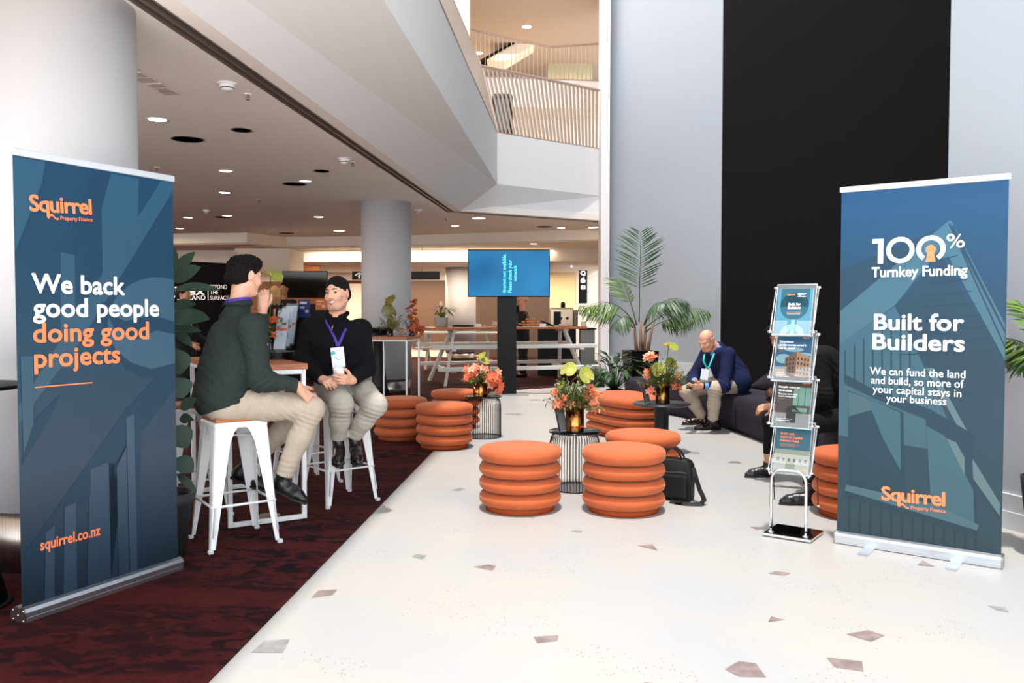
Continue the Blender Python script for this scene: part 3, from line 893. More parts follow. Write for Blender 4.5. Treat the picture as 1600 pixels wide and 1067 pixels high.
mb = MB(); hundred(mb, T, .19, 1.694, .148, .51)
text_mesh(mb, 'Turnkey Funding', T @ Matrix.Translation((.187, 1.615, 0)), w=.502, h=.058, bold=.022, z=.0040); mb.build('funding_mark', [WHITEINK, ORANGEINK], root)
mb = MB()
for txt, x, w, y in (('Built for', .207, .468, 1.305), ('Builders', .2, .48, 1.189)):
    text_mesh(mb, txt, T @ Matrix.Translation((x, y, 0)), w=w, h=.092, bold=.026, z=.0040)
mb.build('headline', [WHITEINK], root)
mb = MB()
for txt, xc, w, y in (('We can fund the land', .437, .504, 1.038), ('and build, so more of', .437, .49, .984), ('your capital stays in', .437, .468, .931), ('your business', .437, .316, .881)):
    text_mesh(mb, txt, T @ Matrix.Translation((xc, y, 0)), w=w, h=.044, bold=.01, z=.0040, align='CENTER')
mb.build('body_text', [WHITEINK], root)
mb = MB(); logo(mb, T, .263, .298, .335, 0, .02); mb.build('logo', [ORANGEINK], root)

# ================================================================== BROCHURE STAND
CLEAR = M('clear_acrylic', '#eef4f6', rough=.05, alpha=.09, spec=.5)
CLEAREDGE = M('acrylic_edge', '#cfdbe0', rough=.1, alpha=.75)
st_rot = math.radians(-36)
ST = Vector((1.775, 5.25, 0))
root = thing('brochure_stand', 'chrome and clear acrylic zigzag brochure stand with black base plate beside the teal banner', 'brochure stand', ST, st_rot)
mb = MB(); mb.box((0, 0, .014), (.30, .28, .016), bev=.004); mb.box((0, 0, .0235), (.285, .262, .003), mi=1); mb.build('base_plate', [CHROME, M('gloss_black', '#07070a', rough=.06)], root)
pts = [(-.108, -.1, .02)] + [(-.108, -.1, .02 + .3 * i / 3) for i in range(1, 4)] + [(-.108 + .06 * (1 - math.cos(a)), -.1, .35 + .075 * math.sin(a)) for a in [math.pi / 2 * i / 6 for i in range(1, 7)]]
pts = pts + [(-x, y, z) for x, y, z in pts[::-1]]
mb = MB(); mb.tube(pts, .0095, 12); mb.lathe([(.02, .024), (.02, .03), (.011, .036)], 16, (-.108, -.1, 0)); mb.lathe([(.02, .024), (.02, .03), (.011, .036)], 16, (.108, -.1, 0)); mb.build('front_tube', CHROME, root)
PK = [(.40, .695), (.69, .985), (.98, 1.27), (1.265, 1.56)]
PW = .245
pocketT = []
for i, (z0, z1) in enumerate(PK):
    yb, yt = -.085, .0
    Tp = plane_T((0, yb, z0), (1, 0, 0), (0, yt - yb, z1 - z0))
    pocketT.append(Tp)
    L = math.hypot(yt - yb, z1 - z0)
    mb = MB()
    mb.prism([(-PW / 2, 0), (PW / 2, 0), (PW / 2, L + .03), (-PW / 2, L + .03)], -.024, -.021, 0, Tp)
    mb.prism([(-PW / 2, 0), (PW / 2, 0), (PW / 2, L * .30), (PW * .12, L * .30), (PW * .12, L * .1), (-PW * .12, L * .1), (-PW * .12, L * .3), (-PW / 2, L * .3)], .006, .008, 0, Tp)
    mb.prism([(-PW / 2, -.002), (PW / 2, -.002), (PW / 2, .002), (-PW / 2, .002)], -.024, .008, 1, Tp)
    for sx in (-1, 1):
        mb.prism([(sx * PW / 2 - .002, 0), (sx * PW / 2 + .002, 0), (sx * PW / 2 + .002, L + .03), (sx * PW / 2 - .002, L + .03)], -.024, -.020, 1, Tp)
    mb.prism([(-PW / 2, L + .026), (PW / 2, L + .026), (PW / 2, L + .03), (-PW / 2, L + .03)], -.025, -.02, 1, Tp)
    mb.build('pocket', [CLEAR, CLEAREDGE], root)
for sx in (-1, 1):
    zz = [(-.1, .06, .30)] if False else []
    mb = MB()
    for i, (z0, z1) in enumerate(PK):
        mb.tube([(sx * .133, -.085, z0 + .02), (sx * .133, .03, z1)], .0042, 8)
        if i < 3: mb.tube([(sx * .133, .03, z1), (sx * .133, -.085, PK[i + 1][0] + .02)], .0042, 8)
        for yy, zc in ((-.085, z0 + .02), (.03, z1)):
            mb.tube([(sx * .124, yy, zc), (sx * .145, yy, zc)], .0085, 10)
    mb.tube([(sx * .118, -.1, .39), (sx * .136, -.085, .42)], .005, 8)
    mb.tube([(sx * .138, .03, .38), (sx * .138, .05, .20)], .0035, 8, 1)
    mb.tube([(sx * .13, .05, .195), (sx * .147, .05, .195)], .006, 8)
    mb.build('folding_side', [CHROME, M('dark_rod', '#3b1212', rough=.2, metal=.6)], root)
STM = Matrix.Translation(ST) @ Matrix.Rotation(st_rot, 4, 'Z')
def brochure(i, label, fill):
    Tp = STM @ pocketT[i] @ Matrix.Translation((0, .004, -.016))
    mb = MB()
    mb.prism([(-.108, 0), (.108, 0), (.108, .30), (-.108, .30)], 0, .008, 0, Tp)
    mats = fill(mb, Tp)
    tag(mb.build('brochure', [WHITEINK] + mats), label, 'brochure', 'brochures in the acrylic stand')
def R4(mb, T, x0, y0, x1, y1, mi, z=.0085): flat_poly(mb, T, [(x0, y0), (x1, y0), (x1, y1), (x0, y1)], z, mi)
def TX(mb, T, txt, x, y, w, h, mi, bold=.02, al='LEFT'): text_mesh(mb, txt, T @ Matrix.Translation((x, y, 0)), w=w, h=h, mi=mi, bold=bold, z=.0095, align=al)
TEAL = M('brochure_teal', '#1f5262', rough=.35); TEAL2 = M('brochure_sky', '#3f7d95', rough=.35); TEAL3 = M('brochure_pale', '#7fa5b2', rough=.35)
def f1(mb, T):
    R4(mb, T, -.108, 0, .108, .30, 1)
    flat_poly(mb, T, clip_poly(circle(0, .185, .088, 40) , -.108, .108, 0, .3), .0088, 2)
    R4(mb, T, -.088, .18, .088, .298, 2, .0088)
    flat_ring(mb, T, 0, -.005, .04, .075, .0088, 3, 0, math.pi); R4(mb, T, -.01, .0, .012, .12, 3, .0087)
    TX(mb, T, 'Squirrel', -.05, .256, .045, .011, 4); hundred(mb, T @ Matrix.Translation((0, 0, .008)), .014, .254, .016, .05, 5, 4)
    TX(mb, T, 'Turnkey Funding', .013, .245, .05, .005, 5)
    TX(mb, T, 'Built for', 0, .19, .075, .017, 5, .03, 'CENTER'); TX(mb, T, 'Builders', 0, .168, .078, .017, 5, .03, 'CENTER')
    TX(mb, T, 'More for Builders', 0, .143, .09, .006, 4, .01, 'CENTER'); TX(mb, T, 'Funding Partnership', 0, .132, .08, .005, 5, .01, 'CENTER')
    return [TEAL2, TEAL, TEAL3, ORANGEINK, WHITEINK]
def f2(mb, T):
    R4(mb, T, -.108, 0, .108, .30, 1)
    for (x, y, rx, ry) in ((-.06, .14, .05, .03), (.0, .2, .06, .015), (-.08, .22, .03, .02), (.06, .17, .05, .012)):
        flat_poly(mb, T, clip_poly([(x + rx * math.cos(a), y + ry * math.sin(a)) for a in [k * .3927 for k in range(16)]], -.108, .108, 0, .3), .0087, 2)
    flat_poly(mb, T, [(-.05, 0), (-.05, .145), (.02, .19), (.02, 0)], .0089, 3)
    flat_poly(mb, T, [(.02, 0), (.02, .19), (.108, .15), (.108, 0)], .0089, 4)
    R4(mb, T, -.108, 0, -.05, .075, 4, .0089); R4(mb, T, -.108, 0, .108, .028, 5, .0091)
    for r in range(4):
        for c in range(4):
            x = .028 + c * .02; y = .045 + r * .03 - c * .003
            R4(mb, T, x, y, x + .01, y + .017, 5, .0092)
        for c in range(3):
            x = -.042 + c * .02; y = .04 + r * .028 + c * .004
            R4(mb, T, x, y, x + .009, y + .016, 5, .0092)
    TX(mb, T, 'Squirrel', .048, .272, .044, .010, 6)
    for k, s in enumerate(('Downsizer', 'preferences aren\u2019t', 'set in stone')): TX(mb, T, s, -.094, .243 - k * .021, (.088, .165, .1)[k], .014, 7, .03)
    R4(mb, T, -.092, .188, -.065, .1895, 6, .0093)
    for k, s in enumerate(('What matters to downsizers,', 'and why it matters to developers', 'and their funding.')): TX(mb, T, s, -.094, .046 - k * .011, (.115, .125, .08)[k], .0055, 7, .01)
    return [M('brochure_night', '#1c4a68', rough=.35), M('brochure_cloud', '#6b8f98', rough=.35), M('brochure_brick', '#5d4636', rough=.35), M('brochure_brick_light', '#8a6a50', rough=.35), M('brochure_windows', '#1c1a1c', rough=.35), ORANGEINK, WHITEINK]
def f3(mb, T):
    R4(mb, T, -.108, 0, .108, .30, 1); R4(mb, T, -.108, .0, .108, .07, 2, .0088); R4(mb, T, .0, .14, .104, .255, 3, .0088)
    for x in (.03, .07): R4(mb, T, x, .14, x + .003, .255, 2, .009)
    R4(mb, T, .0, .10, .09, .125, 3, .0089)
    flat_poly(mb, T, [(-.07, .05), (-.03, .13), (.01, .14), (.05, .1), (.108, .05)], .0089, 2)
    TX(mb, T, 'Squirrel', .05, .278, .044, .010, 4)
    for k, s in enumerate(('People want to', 'downsize.')): TX(mb, T, s, -.096, .248 - k * .022, (.13, .085)[k], .014, 5, .03)
    for k, s in enumerate(('They just don\u2019t want', 'what\u2019s being built.')): TX(mb, T, s, -.096, .205 - k * .015, (.12, .115)[k], .010, 5, .02)
    R4(mb, T, -.094, .178, -.06, .1795, 4, .0092)
    for k, s in enumerate(('How smart developers are', 'getting it right')): TX(mb, T, s, -.096, .05 - k * .011, (.1, .09)[k], .0055, 5, .01)
    return [M('brochure_room', '#3b332f', rough=.35), M('brochure_dim', '#171516', rough=.35), M('brochure_glass', '#5f8478', rough=.35), ORANGEINK, WHITEINK]
def f4(mb, T):
    R4(mb, T, -.108, 0, .108, .30, 1); R4(mb, T, -.108, 0, .108, .15, 2, .0087); R4(mb, T, -.108, .06, .108, .12, 3, .0088)
    for c in range(6): R4(mb, T, -.09 + c * .034, .075, -.075 + c * .034, .095, 4, .009)
    for k, s in enumerate(('Build with', 'Squirrel Capital', 'Partners Fund')): TX(mb, T, s, -.08, .243 - k * .022, (.085, .135, .115)[k], .014, 5, .03)
    for k, s in enumerate(('Development finance with', 'a partner behind you')): TX(mb, T, s, -.08, .18 - k * .01, (.12, .1)[k], .0055, 5, .01)
    TX(mb, T, 'Squirrel', .04, .022, .045, .010, 5)
    return [TEAL, M('brochure_grass', '#7c8472', rough=.35), M('brochure_house', '#a4a49a', rough=.35), M('brochure_panes', '#5c625c', rough=.35), ORANGEINK]
brochure(3, 'teal brochure in the top pocket of the acrylic stand reading Built for Builders', f1)
brochure(2, 'brochure showing a brick building at dusk, second pocket from the top', f2)
brochure(1, 'dark brochure in the third pocket reading People want to downsize', f3)
brochure(0, 'teal and grey brochure in the lowest pocket behind the chrome tube', f4)

# ================================================================== OTTOMANS
def velvet():
    m = M('orange_velvet', '#b15833', rough=.85, sheen=.3, bump=.12, bscale=9, var=.07, vscale=5, spec=.2)
    return m
VELVET = velvet(); VELVET.node_tree.nodes['Principled BSDF'].inputs['Sheen Tint'].default_value = (1, .66, .45, 1); VPLINTH = M('orange_plinth', '#9c4724', rough=.9, spec=.1)
def tier_mesh(mb, outline, prof, wob=0.0):
    vs, fs = [], []
    n = len(outline)
    k = len(prof)
    for q, (inset, z) in enumerate(prof):
        for i, (x, y) in enumerate(outline):
            px_, py_ = outline[i - 1]; nx_, ny_ = outline[(i + 1) % n]
            tx, ty = nx_ - px_, ny_ - py_
            L = math.hypot(tx, ty)
            ox, oy = ty / L, -tx / L
            w = wob * math.sin(i * 1.7 + q) * math.sin(i * .6 + 2)
            if inset >= 9: vs.append((x * .02, y * .02, z))
            else: vs.append((x - ox * (inset + w), y - oy * (inset + w), z + w * .6))
    for a in range(k - 1):
        for i in range(n):
            j = (i + 1) % n
            fs.append((a * n + i, a * n + j, (a + 1) * n + j, (a + 1) * n + i))
    fs.append(tuple((k - 1) * n + i for i in range(n)))
    fs.append(tuple(range(n))[::-1])
    mb.add(vs, fs, 0, True)
def ottoman(outline, label, loc, rz=0, h=.455, name='ottoman'):
    root = thing(name, label, 'ottoman', loc, rz, 'orange tiered ottomans')
    ph = .04
    th = (h - ph) / 4
    for i in range(4):
        z0 = ph + i * th; z1 = z0 + th
        if i < 3:
            prof = [(.11, z0), (.06, z0 + .002), (.03, z0 + .007), (.012, z0 + .02), (.003, z0 + .042), (.006, z0 + .062), (.017, z0 + .082), (.03, z0 + .092), (.06, z1 - .006), (.11, z1 - .003)]
        else:
            prof = [(.11, z0), (.06, z0 + .002), (.028, z0 + .007), (.009, z0 + .02), (0, z0 + .042), (.001, z0 + .066), (.008, z0 + .082), (.018, z0 + .092), (.024, z0 + .0935), (.028, z0 + .0925), (.034, z0 + .096), (.06, z1 - .002), (.12, z1), (.2, z1 + .001)]
        mb = MB(); tier_mesh(mb, outline, prof, .0012); mb.build('cushion_tier', VELVET, root)
    mb = MB(); tier_mesh(mb, outline, [(.052, 0), (.052, ph + .004)]); mb.build('base', VPLINTH, root)
    return root
ring = circle(0, 0, .298, 72)
O = {}
p = fl(812.5, 794.5); o1 = ottoman(ring, 'round orange ottoman with a sunlit pale top, left one of the nearest pair', (p.x, p.y + .02, 0))
p = fl(974, 796); dup(o1, (p.x, p.y, 0), .8, 'round orange ottoman touching the black laptop bag')
dup(o1, (1.045, 6.66, 0), 2.0, 'round orange ottoman behind the laptop bag, only its upper tiers showing')
dup(o1, (-.705, 8.70, 0.006), 3.0, 'round orange ottoman at the carpet corner in front of the wire table')
dup(o1, (-1.24, 9.28, 0.006), 4.1, 'round orange ottoman standing on the carpet beside the seated person\'s knee')
dup(o1, (-.69, 10.2, 0.006), 5.2, 'round orange ottoman behind the wire table, mostly hidden by flowers')
dup(o1, (2.40, 5.80, 0), 1.2, 'round orange ottoman half hidden behind the teal banner')
bean_ctrl = [(-.28, .34), (-.38, .14), (-.26, -.16), (-.12, -.46), (.06, -.63), (.30, -.60), (.42, -.42), (.44, -.05), (.36, .40), (.14, .66), (-.12, .60)]
def closed_spline(c, m=8):
    out = []
    n = len(c)
    for i in range(n):
        p0, p1, p2, p3 = c[i - 1], c[i], c[(i + 1) % n], c[(i + 2) % n]
        for k in range(m):
            t = k / m
            out.append(tuple(.5 * ((2 * b) + (-a + cc) * t + (2 * a - 5 * b + 4 * cc - d) * t * t + (-a + 3 * b - 3 * cc + d) * t ** 3) for a, b, cc, d in zip(p0, p1, p2, p3)))
    return out
bean = closed_spline(bean_ctrl)
# make it anticlockwise
ar = sum(bean[i - 1][0] * bean[i][1] - bean[i][0] * bean[i - 1][1] for i in range(len(bean)))
if ar < 0: bean = bean[::-1]
ottoman(bean, 'long bean-shaped orange ottoman beside the black pedestal table', (1.24, 9.62, 0))

# ================================================================== SMALL TABLES
def wire_table(label, loc):
    root = thing('wire_side_table', label, 'side table', loc, 0, 'black wire side tables')
    R = .205; h = .462
    mb = MB(); mb.lathe([(0, h - .012), (R + .001, h - .012), (R + .004, h - .006), (R + .002, h), (0, h)], 48); mb.build('top', [M('dark_mirror_top', '#2a2a2d', rough=.12, metal=.8)], root)
    mb = MB()
    for i in range(52):
        a = 2 * math.pi * i / 52
        pr = [(.155, h - .014), (.17, h - .022), (.188, h - .05), (.198, h - .09), (.2, h - .14), (.2, .006)]
        mb.tube([(r * math.cos(a), r * math.sin(a), z) for r, z in pr], .0026, 5)
    mb.build('wire_cage', DARKM, root)
    mb = MB(); mb.tube([(.2 * math.cos(a), .2 * math.sin(a), .005) for a in [i * 2 * math.pi / 48 for i in range(48)]], .005, 6, closed=True); mb.build('bottom_ring', DARKM, root)
    return root
WT1 = (.50, 6.66, 0); WT2 = (-.325, 9.42, 0)
w1 = wire_table('black wire side table between the two nearest ottomans', WT1)
dup(w1, WT2, .1, 'black wire side table beside the carpet corner ottoman')
PT = (1.50, 8.38, 0)
root = thing('pedestal_table', 'low black round pedestal table in front of the bean-shaped ottoman', 'side table', PT)
mb = MB(); mb.lathe([(0, .475), (.275, .475), (.288, .482), (.29, .49), (.286, .497), (0, .497)], 56); mb.build('top', [M('black_top', '#26262a', rough=.3)], root)
mb = MB(); mb.lathe([(.075, .012), (.07, .12), (.072, .4), (.085, .455), (.15, .475)], 40); mb.build('pedestal', SATIN, root)
mb = MB(); mb.lathe([(.2, 0), (.2, .006), (.19, .012), (.07, .014)], 48); mb.build('base', SATIN, root)

# ================================================================== FLOWERS AND PLANTS
def leaf(mb, base, d, up, L, W, droop=.3, n=6, fold=.15, mi=0, tip=1.0, pos=.45):
    """a curved leaf blade: d = direction, up = upper-face direction"""
    d = unit(d); up = Vector(up)
    side = d.cross(up)
    side = side.normalized() if side.length > 1e-4 else Vector((1, 0, 0))
    nrm = side.cross(d).normalized()
    vs, fs = [], []
    for i in range(n + 1):
        t = i / n
        w = W * .5 * (math.sin(math.pi * min(1, t ** (math.log(.5) / math.log(pos)))) ** .8 if 0 < t < 1 else 0.02)
        c = Vector(base) + d * (L * t * (1 - .12 * droop * t)) - nrm * (L * droop * t * t)
        vs += [c - side * w + nrm * (fold * w), c, c + side * w + nrm * (fold * w)]
    for i in range(n):
        a = i * 3
        fs += [(a, a + 1, a + 4, a + 3), (a + 1, a + 2, a + 5, a + 4)]
    mb.add(vs, fs, mi, True)
GREEN1 = M('leaf_green', '#3f5a22', rough=.45, var=.3, vscale=20)
GREEN2 = M('leaf_dark', '#1f3320', rough=.4, var=.25, vscale=12)
GREEN3 = M('leaf_lime', '#8e9a3a', rough=.45, var=.25, vscale=30)
PALMG = M('palm_green', '#5d7a2c', rough=.45, var=.3, vscale=9)
PALMD = M('palm_dark', '#33502c', rough=.45, var=.3, vscale=9)
CORAL = M('coral_petal', '#e2704c', rough=.5, var=.25, vscale=60, sss=.1)
RUSTP = M('rust_petal', '#a3441c', rough=.5, var=.3, vscale=60)
SPADIX = M('spadix', '#e9a98c', rough=.5)
COPPER = M('copper_vase', '#b9793f', rough=.16, metal=1.0)
PUMPK = M('orange_pom', '#e0861f', rough=.6)
TWIG = M('twig', '#6b4a30', rough=.7)
def petal_mesh():
    mb = MB()
    for i in range(5):
        a = i * 1.2566
        d = Vector((math.cos(a), math.sin(a), .35))
        leaf(mb, (0, 0, 0), d, (0, 0, 1), 1.0, .55, .15, 4, .2, 0)
    for a in (.6, 2.7):
        leaf(mb, (0, 0, .05), Vector((math.cos(a) * .4, math.sin(a) * .4, .9)), (1, 0, 0), .5, .3, .2, 3, .2, 1)
    return mb
petal_c = petal_mesh().mesh('orchid_bloom', [CORAL, M('petal_throat', '#f3b184', rough=.5)])
petal_p = petal_mesh().mesh('orchid_bloom', [M('coral_pale', '#e9987a', rough=.5, var=.2, vscale=60, sss=.1), M('petal_throat', '#f3b184')])
petal_r = petal_mesh().mesh('orchid_bloom', [RUSTP, M('petal_throat_rust', '#c96a2a', rough=.5)])
def spathe_mesh():
    mb = MB()
    vs, fs = [], []
    n = 22
    vs.append((0, 0, 0))
    for i in range(n):
        a = i * 2 * math.pi / n
        r = .44 * (1 + .28 * math.cos(a)) * (1 - .38 * math.exp(-((a - math.pi) / .38) ** 2))
        vs.append((r * math.cos(a) * 1.1 + .12, r * math.sin(a), .1 * r + .06 * math.cos(2 * a)))
    for i in range(n): fs.append((0, 1 + i, 1 + (i + 1) % n))
    mb.add(vs, fs, 0, True)
    return mb
SPM = M('anthurium_lime', '#8c8f34', rough=.45, var=.35, vscale=9); SPE = M('anthurium_olive', '#6e6a2a', rough=.3, var=.35, vscale=9)
spathe_c = spathe_mesh().mesh('anthurium_spathe', [SPM]); spathe_o = spathe_mesh().mesh('anthurium_spathe', [SPE])
spmb = MB(); spmb.tube([(0, 0, .02), (.1, 0, .16), (.18, 0, .3), (.22, 0, .38)], [.045, .05, .04, .015], 8)
spadix_m = spmb.mesh('spadix', [SPADIX])
def put(name, data, parent, loc, dirv, s, spin=0.0):
    o = bpy.data.objects.new(name, data)
    COL.objects.link(o)
    o.parent = parent
    q = Vector(dirv).to_track_quat('Z', 'Y') @ Matrix.Rotation(spin, 3, 'Z').to_quaternion()
    o.location = loc
    o.rotation_mode = 'QUATERNION'
    o.rotation_quaternion = q
    o.scale = (s, s, s)
    return o
def arrangement(label, loc, seed, vr, vh, blooms, spathes, pom=(), needles=60, fol_r=.15, fol_h=.2, vase_mat=None, petal=None, spathe=None, name='flower_arrangement', group='flower arrangements in metal vases', square=False):
    rnd = random.Random(seed)
    root = thing(name, label, 'flower arrangement', loc, 0, group)
    if vh:
        mb = MB(); mb.lathe([(vr * .98, 0), (vr, .004), (vr, vh), (vr * .93, vh), (vr * .93, vh * .5), (0, vh * .5)], 40); mb.build('vase', vase_mat or COPPER, root)
    mb = MB()
    for i in range(needles):
        a = rnd.random() * 6.283; e = rnd.uniform(.1, 1.35)
        L = rnd.uniform(.5, 1.0)
        d = Vector((math.cos(a) * math.cos(e), math.sin(a) * math.cos(e), math.sin(e)))
        b = Vector((math.cos(a) * vr * .5, math.sin(a) * vr * .5, vh * .92))
        tip = b + Vector((d.x * fol_r * 1.2, d.y * fol_r * 1.2, d.z * fol_h)) * L
        mb.tube([b, (b + tip) / 2 + Vector((0, 0, .01)), tip], [.0015, .0012, .0006], 4, 2)
        for k in range(9):
            t = .35 + .65 * k / 8
            c = b.lerp(tip, t)
            dd = (d + Vector((rnd.uniform(-1, 1), rnd.uniform(-1, 1), rnd.uniform(-.6, .9)))).normalized()
            leaf(mb, c, dd, (0, 0, 1), rnd.uniform(.03, .06), rnd.uniform(.010, .02), .3, 2, .1, rnd.choice((0, 0, 1)))
    mb.build('foliage', [GREEN1, M('leaf_moss', '#6f7a2e', rough=.5), TWIG], root)
    for (x, y, z, s) in blooms:
        dv = Vector((x + rnd.uniform(-.06, .06), y - .12, z - vh - .02 + rnd.uniform(-.03, .08)))
        put('orchid_bloom', petal or rnd.choice((petal_c, petal_c, petal_p)), root, (x, y, z), dv, s * rnd.uniform(.85, 1.15), rnd.random() * 6)
    for (x, y, z, s, dv, sp) in spathes:
        stem_top = Vector((x, y, z))
        mb = MB(); mb.tube([(x * .2, y * .2, vh * .9), Vector((x * .7, y * .7, vh * .5 + z * .5)), stem_top], .004, 6); mb.build('flower_stem', GREEN1, root)
        o = put('anthurium_spathe', spathe or spathe_c, root, stem_top, dv, s, sp)
        put('spadix', spadix_m, o, (0, 0, 0), (0, 0, 1), .9)
    for (x, y, z, r) in pom:
        mb = MB()
        for i in range(60):
            f = (i + .5) / 60; ph = math.acos(1 - 2 * f); th = i * 2.39996
            dv = Vector((math.cos(th) * math.sin(ph), math.sin(th) * math.sin(ph), math.cos(ph)))
            leaf(mb, Vector((x, y, z)) + dv * r * .35, dv, (0, 0, 1) if abs(dv.z) < .9 else (1, 0, 0), r * .75, r * .4, .2, 2, .2)
        mb.build('pompon_flower', PUMPK, root)
    return root
rb = random.Random(8)
def cluster(cx, cy, cz, rx, rz_, n, s):
    return [(cx + rb.uniform(-rx, rx), cy + rb.uniform(-.06, .03), cz + rb.uniform(-rz_, rz_), s) for _ in range(n)]
arrangement('copper vase of coral orchids with two lime anthuriums standing between the two nearest ottomans', (WT1[0] + .0, WT1[1] - .01, .462), 1, .073, .185,
            cluster(-.13, -.04, .25, .04, .06, 8, .042) + cluster(.12, -.03, .29, .04, .07, 9, .042) + cluster(.15, -.02, .2, .03, .05, 5, .04) + cluster(-.02, -.05, .22, .06, .02, 3, .036),
            [(-.07, -.04, .46, .15, (-.3, -.6, .7), 1.4), (.11, -.05, .42, .14, (.3, -.85, .35), 2.2), (-.12, -.02, .37, .08, (-.6, -.5, .5), 0)], needles=170, fol_r=.2, fol_h=.27)
arrangement('copper vase of trailing coral orchids beside the black screen post', (WT2[0] - .03, WT2[1], .462), 2, .082, .16,
            cluster(-.05, -.05, .27, .11, .07, 16, .055) + cluster(.15, -.07, .20, .06, .09, 16, .055) + cluster(.22, -.10, .09, .03, .05, 8, .05),
            [(-.02, -.02, .44, .13, (-.4, -.5, .7), .6), (.08, -.03, .385, .17, (.4, -.4, .8), 2.0)], needles=90, fol_r=.2, fol_h=.18)
arrangement('brass vase of mixed orchids, pompons and tall lime anthurium on the pedestal table', (PT[0] + .01, PT[1], .498), 3, .072, .165,
            cluster(-.13, -.04, .40, .05, .10, 13, .045) + cluster(-.17, -.03, .28, .03, .05, 5, .04) + cluster(.12, -.06, .22, .05, .07, 7, .045) + cluster(-.14, -.08, .13, .03, .02, 3, .04),
            [(.05, -.02, .56, .17, (.25, -.35, .8), .2), (-.04, -.09, .3, .16, (-.35, -.85, .3), 2.0), (.1, .0, .36, .16, (.4, -.5, .6), 1.2)], pom=[(-.02, -.10, .19, .035), (-.16, -.05, .2, .022)], needles=150, fol_r=.22, fol_h=.30, vase_mat=M('brass_vase', '#8a6a3c', rough=.2, metal=1.0))

def flyer_holder(label, loc, rz, s=1.0, fly='#17181c'):
    root = thing('flyer_holder', label, 'flyer holder', loc, rz, 'clear flyer holders')
    w, h = .11 * s, .2 * s
    mb = MB(); mb.box((0, 0, .002), (w, .09 * s, .003)); 
    Tp = plane_T((0, -.03 * s, .004), (1, 0, 0), (0, .05 * s, h))
    mb.prism([(-w / 2, 0), (w / 2, 0), (w / 2, h), (-w / 2, h)], -.012, -.009, 0, Tp); mb.prism([(-w / 2, 0), (w / 2, 0), (w / 2, h * .8), (-w / 2, h * .8)], .009, .011, 0, Tp); mb.build('holder', CLEAR, root)
    mb = MB(); mb.prism([(-w * .47, .003), (w * .47, .003), (w * .47, h * .98), (-w * .47, h * .98)], -.008, .007, 0, Tp)
    flat_poly(mb, Tp, [(-w * .47, h * .8), (w * .47, h * .8), (w * .47, h * .98), (-w * .47, h * .98)], .0075, 1)
    mb.build('flyer', [M('flyer_' + fly[1:], fly, rough=.4), M('flyer_red', '#c2452f', rough=.4)], root)
    return root
flyer_holder('clear flyer holder leaning beside the copper vase on the near wire table', (WT1[0] - .115, WT1[1] - .03, .462), math.radians(52))
flyer_holder('clear flyer holder on the black pedestal table', (PT[0] - .17, PT[1] - .02, .497), math.radians(55))

rp = random.Random(5)
# ---- palm in the square pot by the pale wall
def frond(mb, base, d0, L, droop, nl=30, ll=.34, up=(0, 0, 1), mi=0, stem=.35, tw=0.0):
    d0 = unit(d0)
    pts = []
    for i in range(13):
        t = i / 12
        pts.append(Vector(base) + d0 * (L * t) + Vector((0, 0, -1)) * (L * droop * t * t) + Vector((d0.x, d0.y, 0)) * (L * droop * .35 * t * t))
    mb.tube(pts, [.011 * (1 - .85 * i / 12) for i in range(13)], 6, 2)
    hang = .75 if droop > .3 else .12
    for k in range(nl):
        t = stem + (1 - stem) * (k + .5) / nl
        i = min(11, int(t * 12)); f = t * 12 - i
        c = pts[i].lerp(pts[i + 1], f)
        tg = (pts[i + 1] - pts[i]).normalized()
        sd = tg.cross(Vector((math.sin(tw), 0, math.cos(tw)))) if abs(tg.z) < .97 else Vector((1, 0, 0))
        sd = sd.normalized()
        prof = math.sin(math.pi * min(1, .18 + .78 * (k / nl))) ** .6
        upv = sd.cross(tg)
        if upv.z < 0 or (abs(upv.z) < .3 and upv.y > 0): upv = -upv
        for sg in (-1, 1):
            d = (sd * sg * rp.uniform(.7, 1.0) + tg * (.35 + .45 * t) + Vector((0, 0, -hang * rp.uniform(.6, 1.3)))).normalized()
            leaf(mb, c, d, upv, ll * prof * rp.uniform(.85, 1.1), .021, .35, 5, .1, mi if (k % 3) else 1)
PB = (2.02, 13.2, 0)
root = thing('potted_palm', 'tall potted palm in a glossy black square pot against the pale wall', 'palm', PB)
mb = MB()
vs = [(-.18, -.18, 0), (.18, -.18, 0), (.18, .18, 0), (-.18, .18, 0), (-.225, -.225, .8), (.225, -.225, .8), (.225, .225, .8), (-.225, .225, .8), (-.2, -.2, .8), (.2, -.2, .8), (.2, .2, .8), (-.2, .2, .8), (-.19, -.19, .72), (.19, -.19, .72), (.19, .19, .72), (-.19, .19, .72)]
fs = [(3, 2, 1, 0)]
for a, b in ((0, 4), (4, 8), (8, 12)):
    for i in range(4):
        j = (i + 1) % 4
        fs.append((a + i, a + j, b + j, b + i))
fs.append((12, 13, 14, 15))
mb.add(vs, fs, 0); mb.build('square_pot', M('pot_black_gloss', '#0c0b0c', rough=.08), root, False).rotation_euler.z = math.radians(12)
SOIL = M('soil', '#2f2119', rough=.95, bump=.6, bscale=60)
mb = MB(); mb.box((0, 0, .725), (.36, .36, .02), rotz(math.radians(12))); mb.build('soil', SOIL, root)
mb = MB()
for x, y in ((-.05, 0), (.05, .02), (0, -.05), (.1, -.03)):
    mb.tube([(x, y, .72), (x * 1.4, y, .95), (x * 2, y * 1.4, 1.25)], [.035, .026, .014], 8)
mb.build('trunk', M('palm_trunk', '#86654d', rough=.8, bump=.5, bscale=40), root)
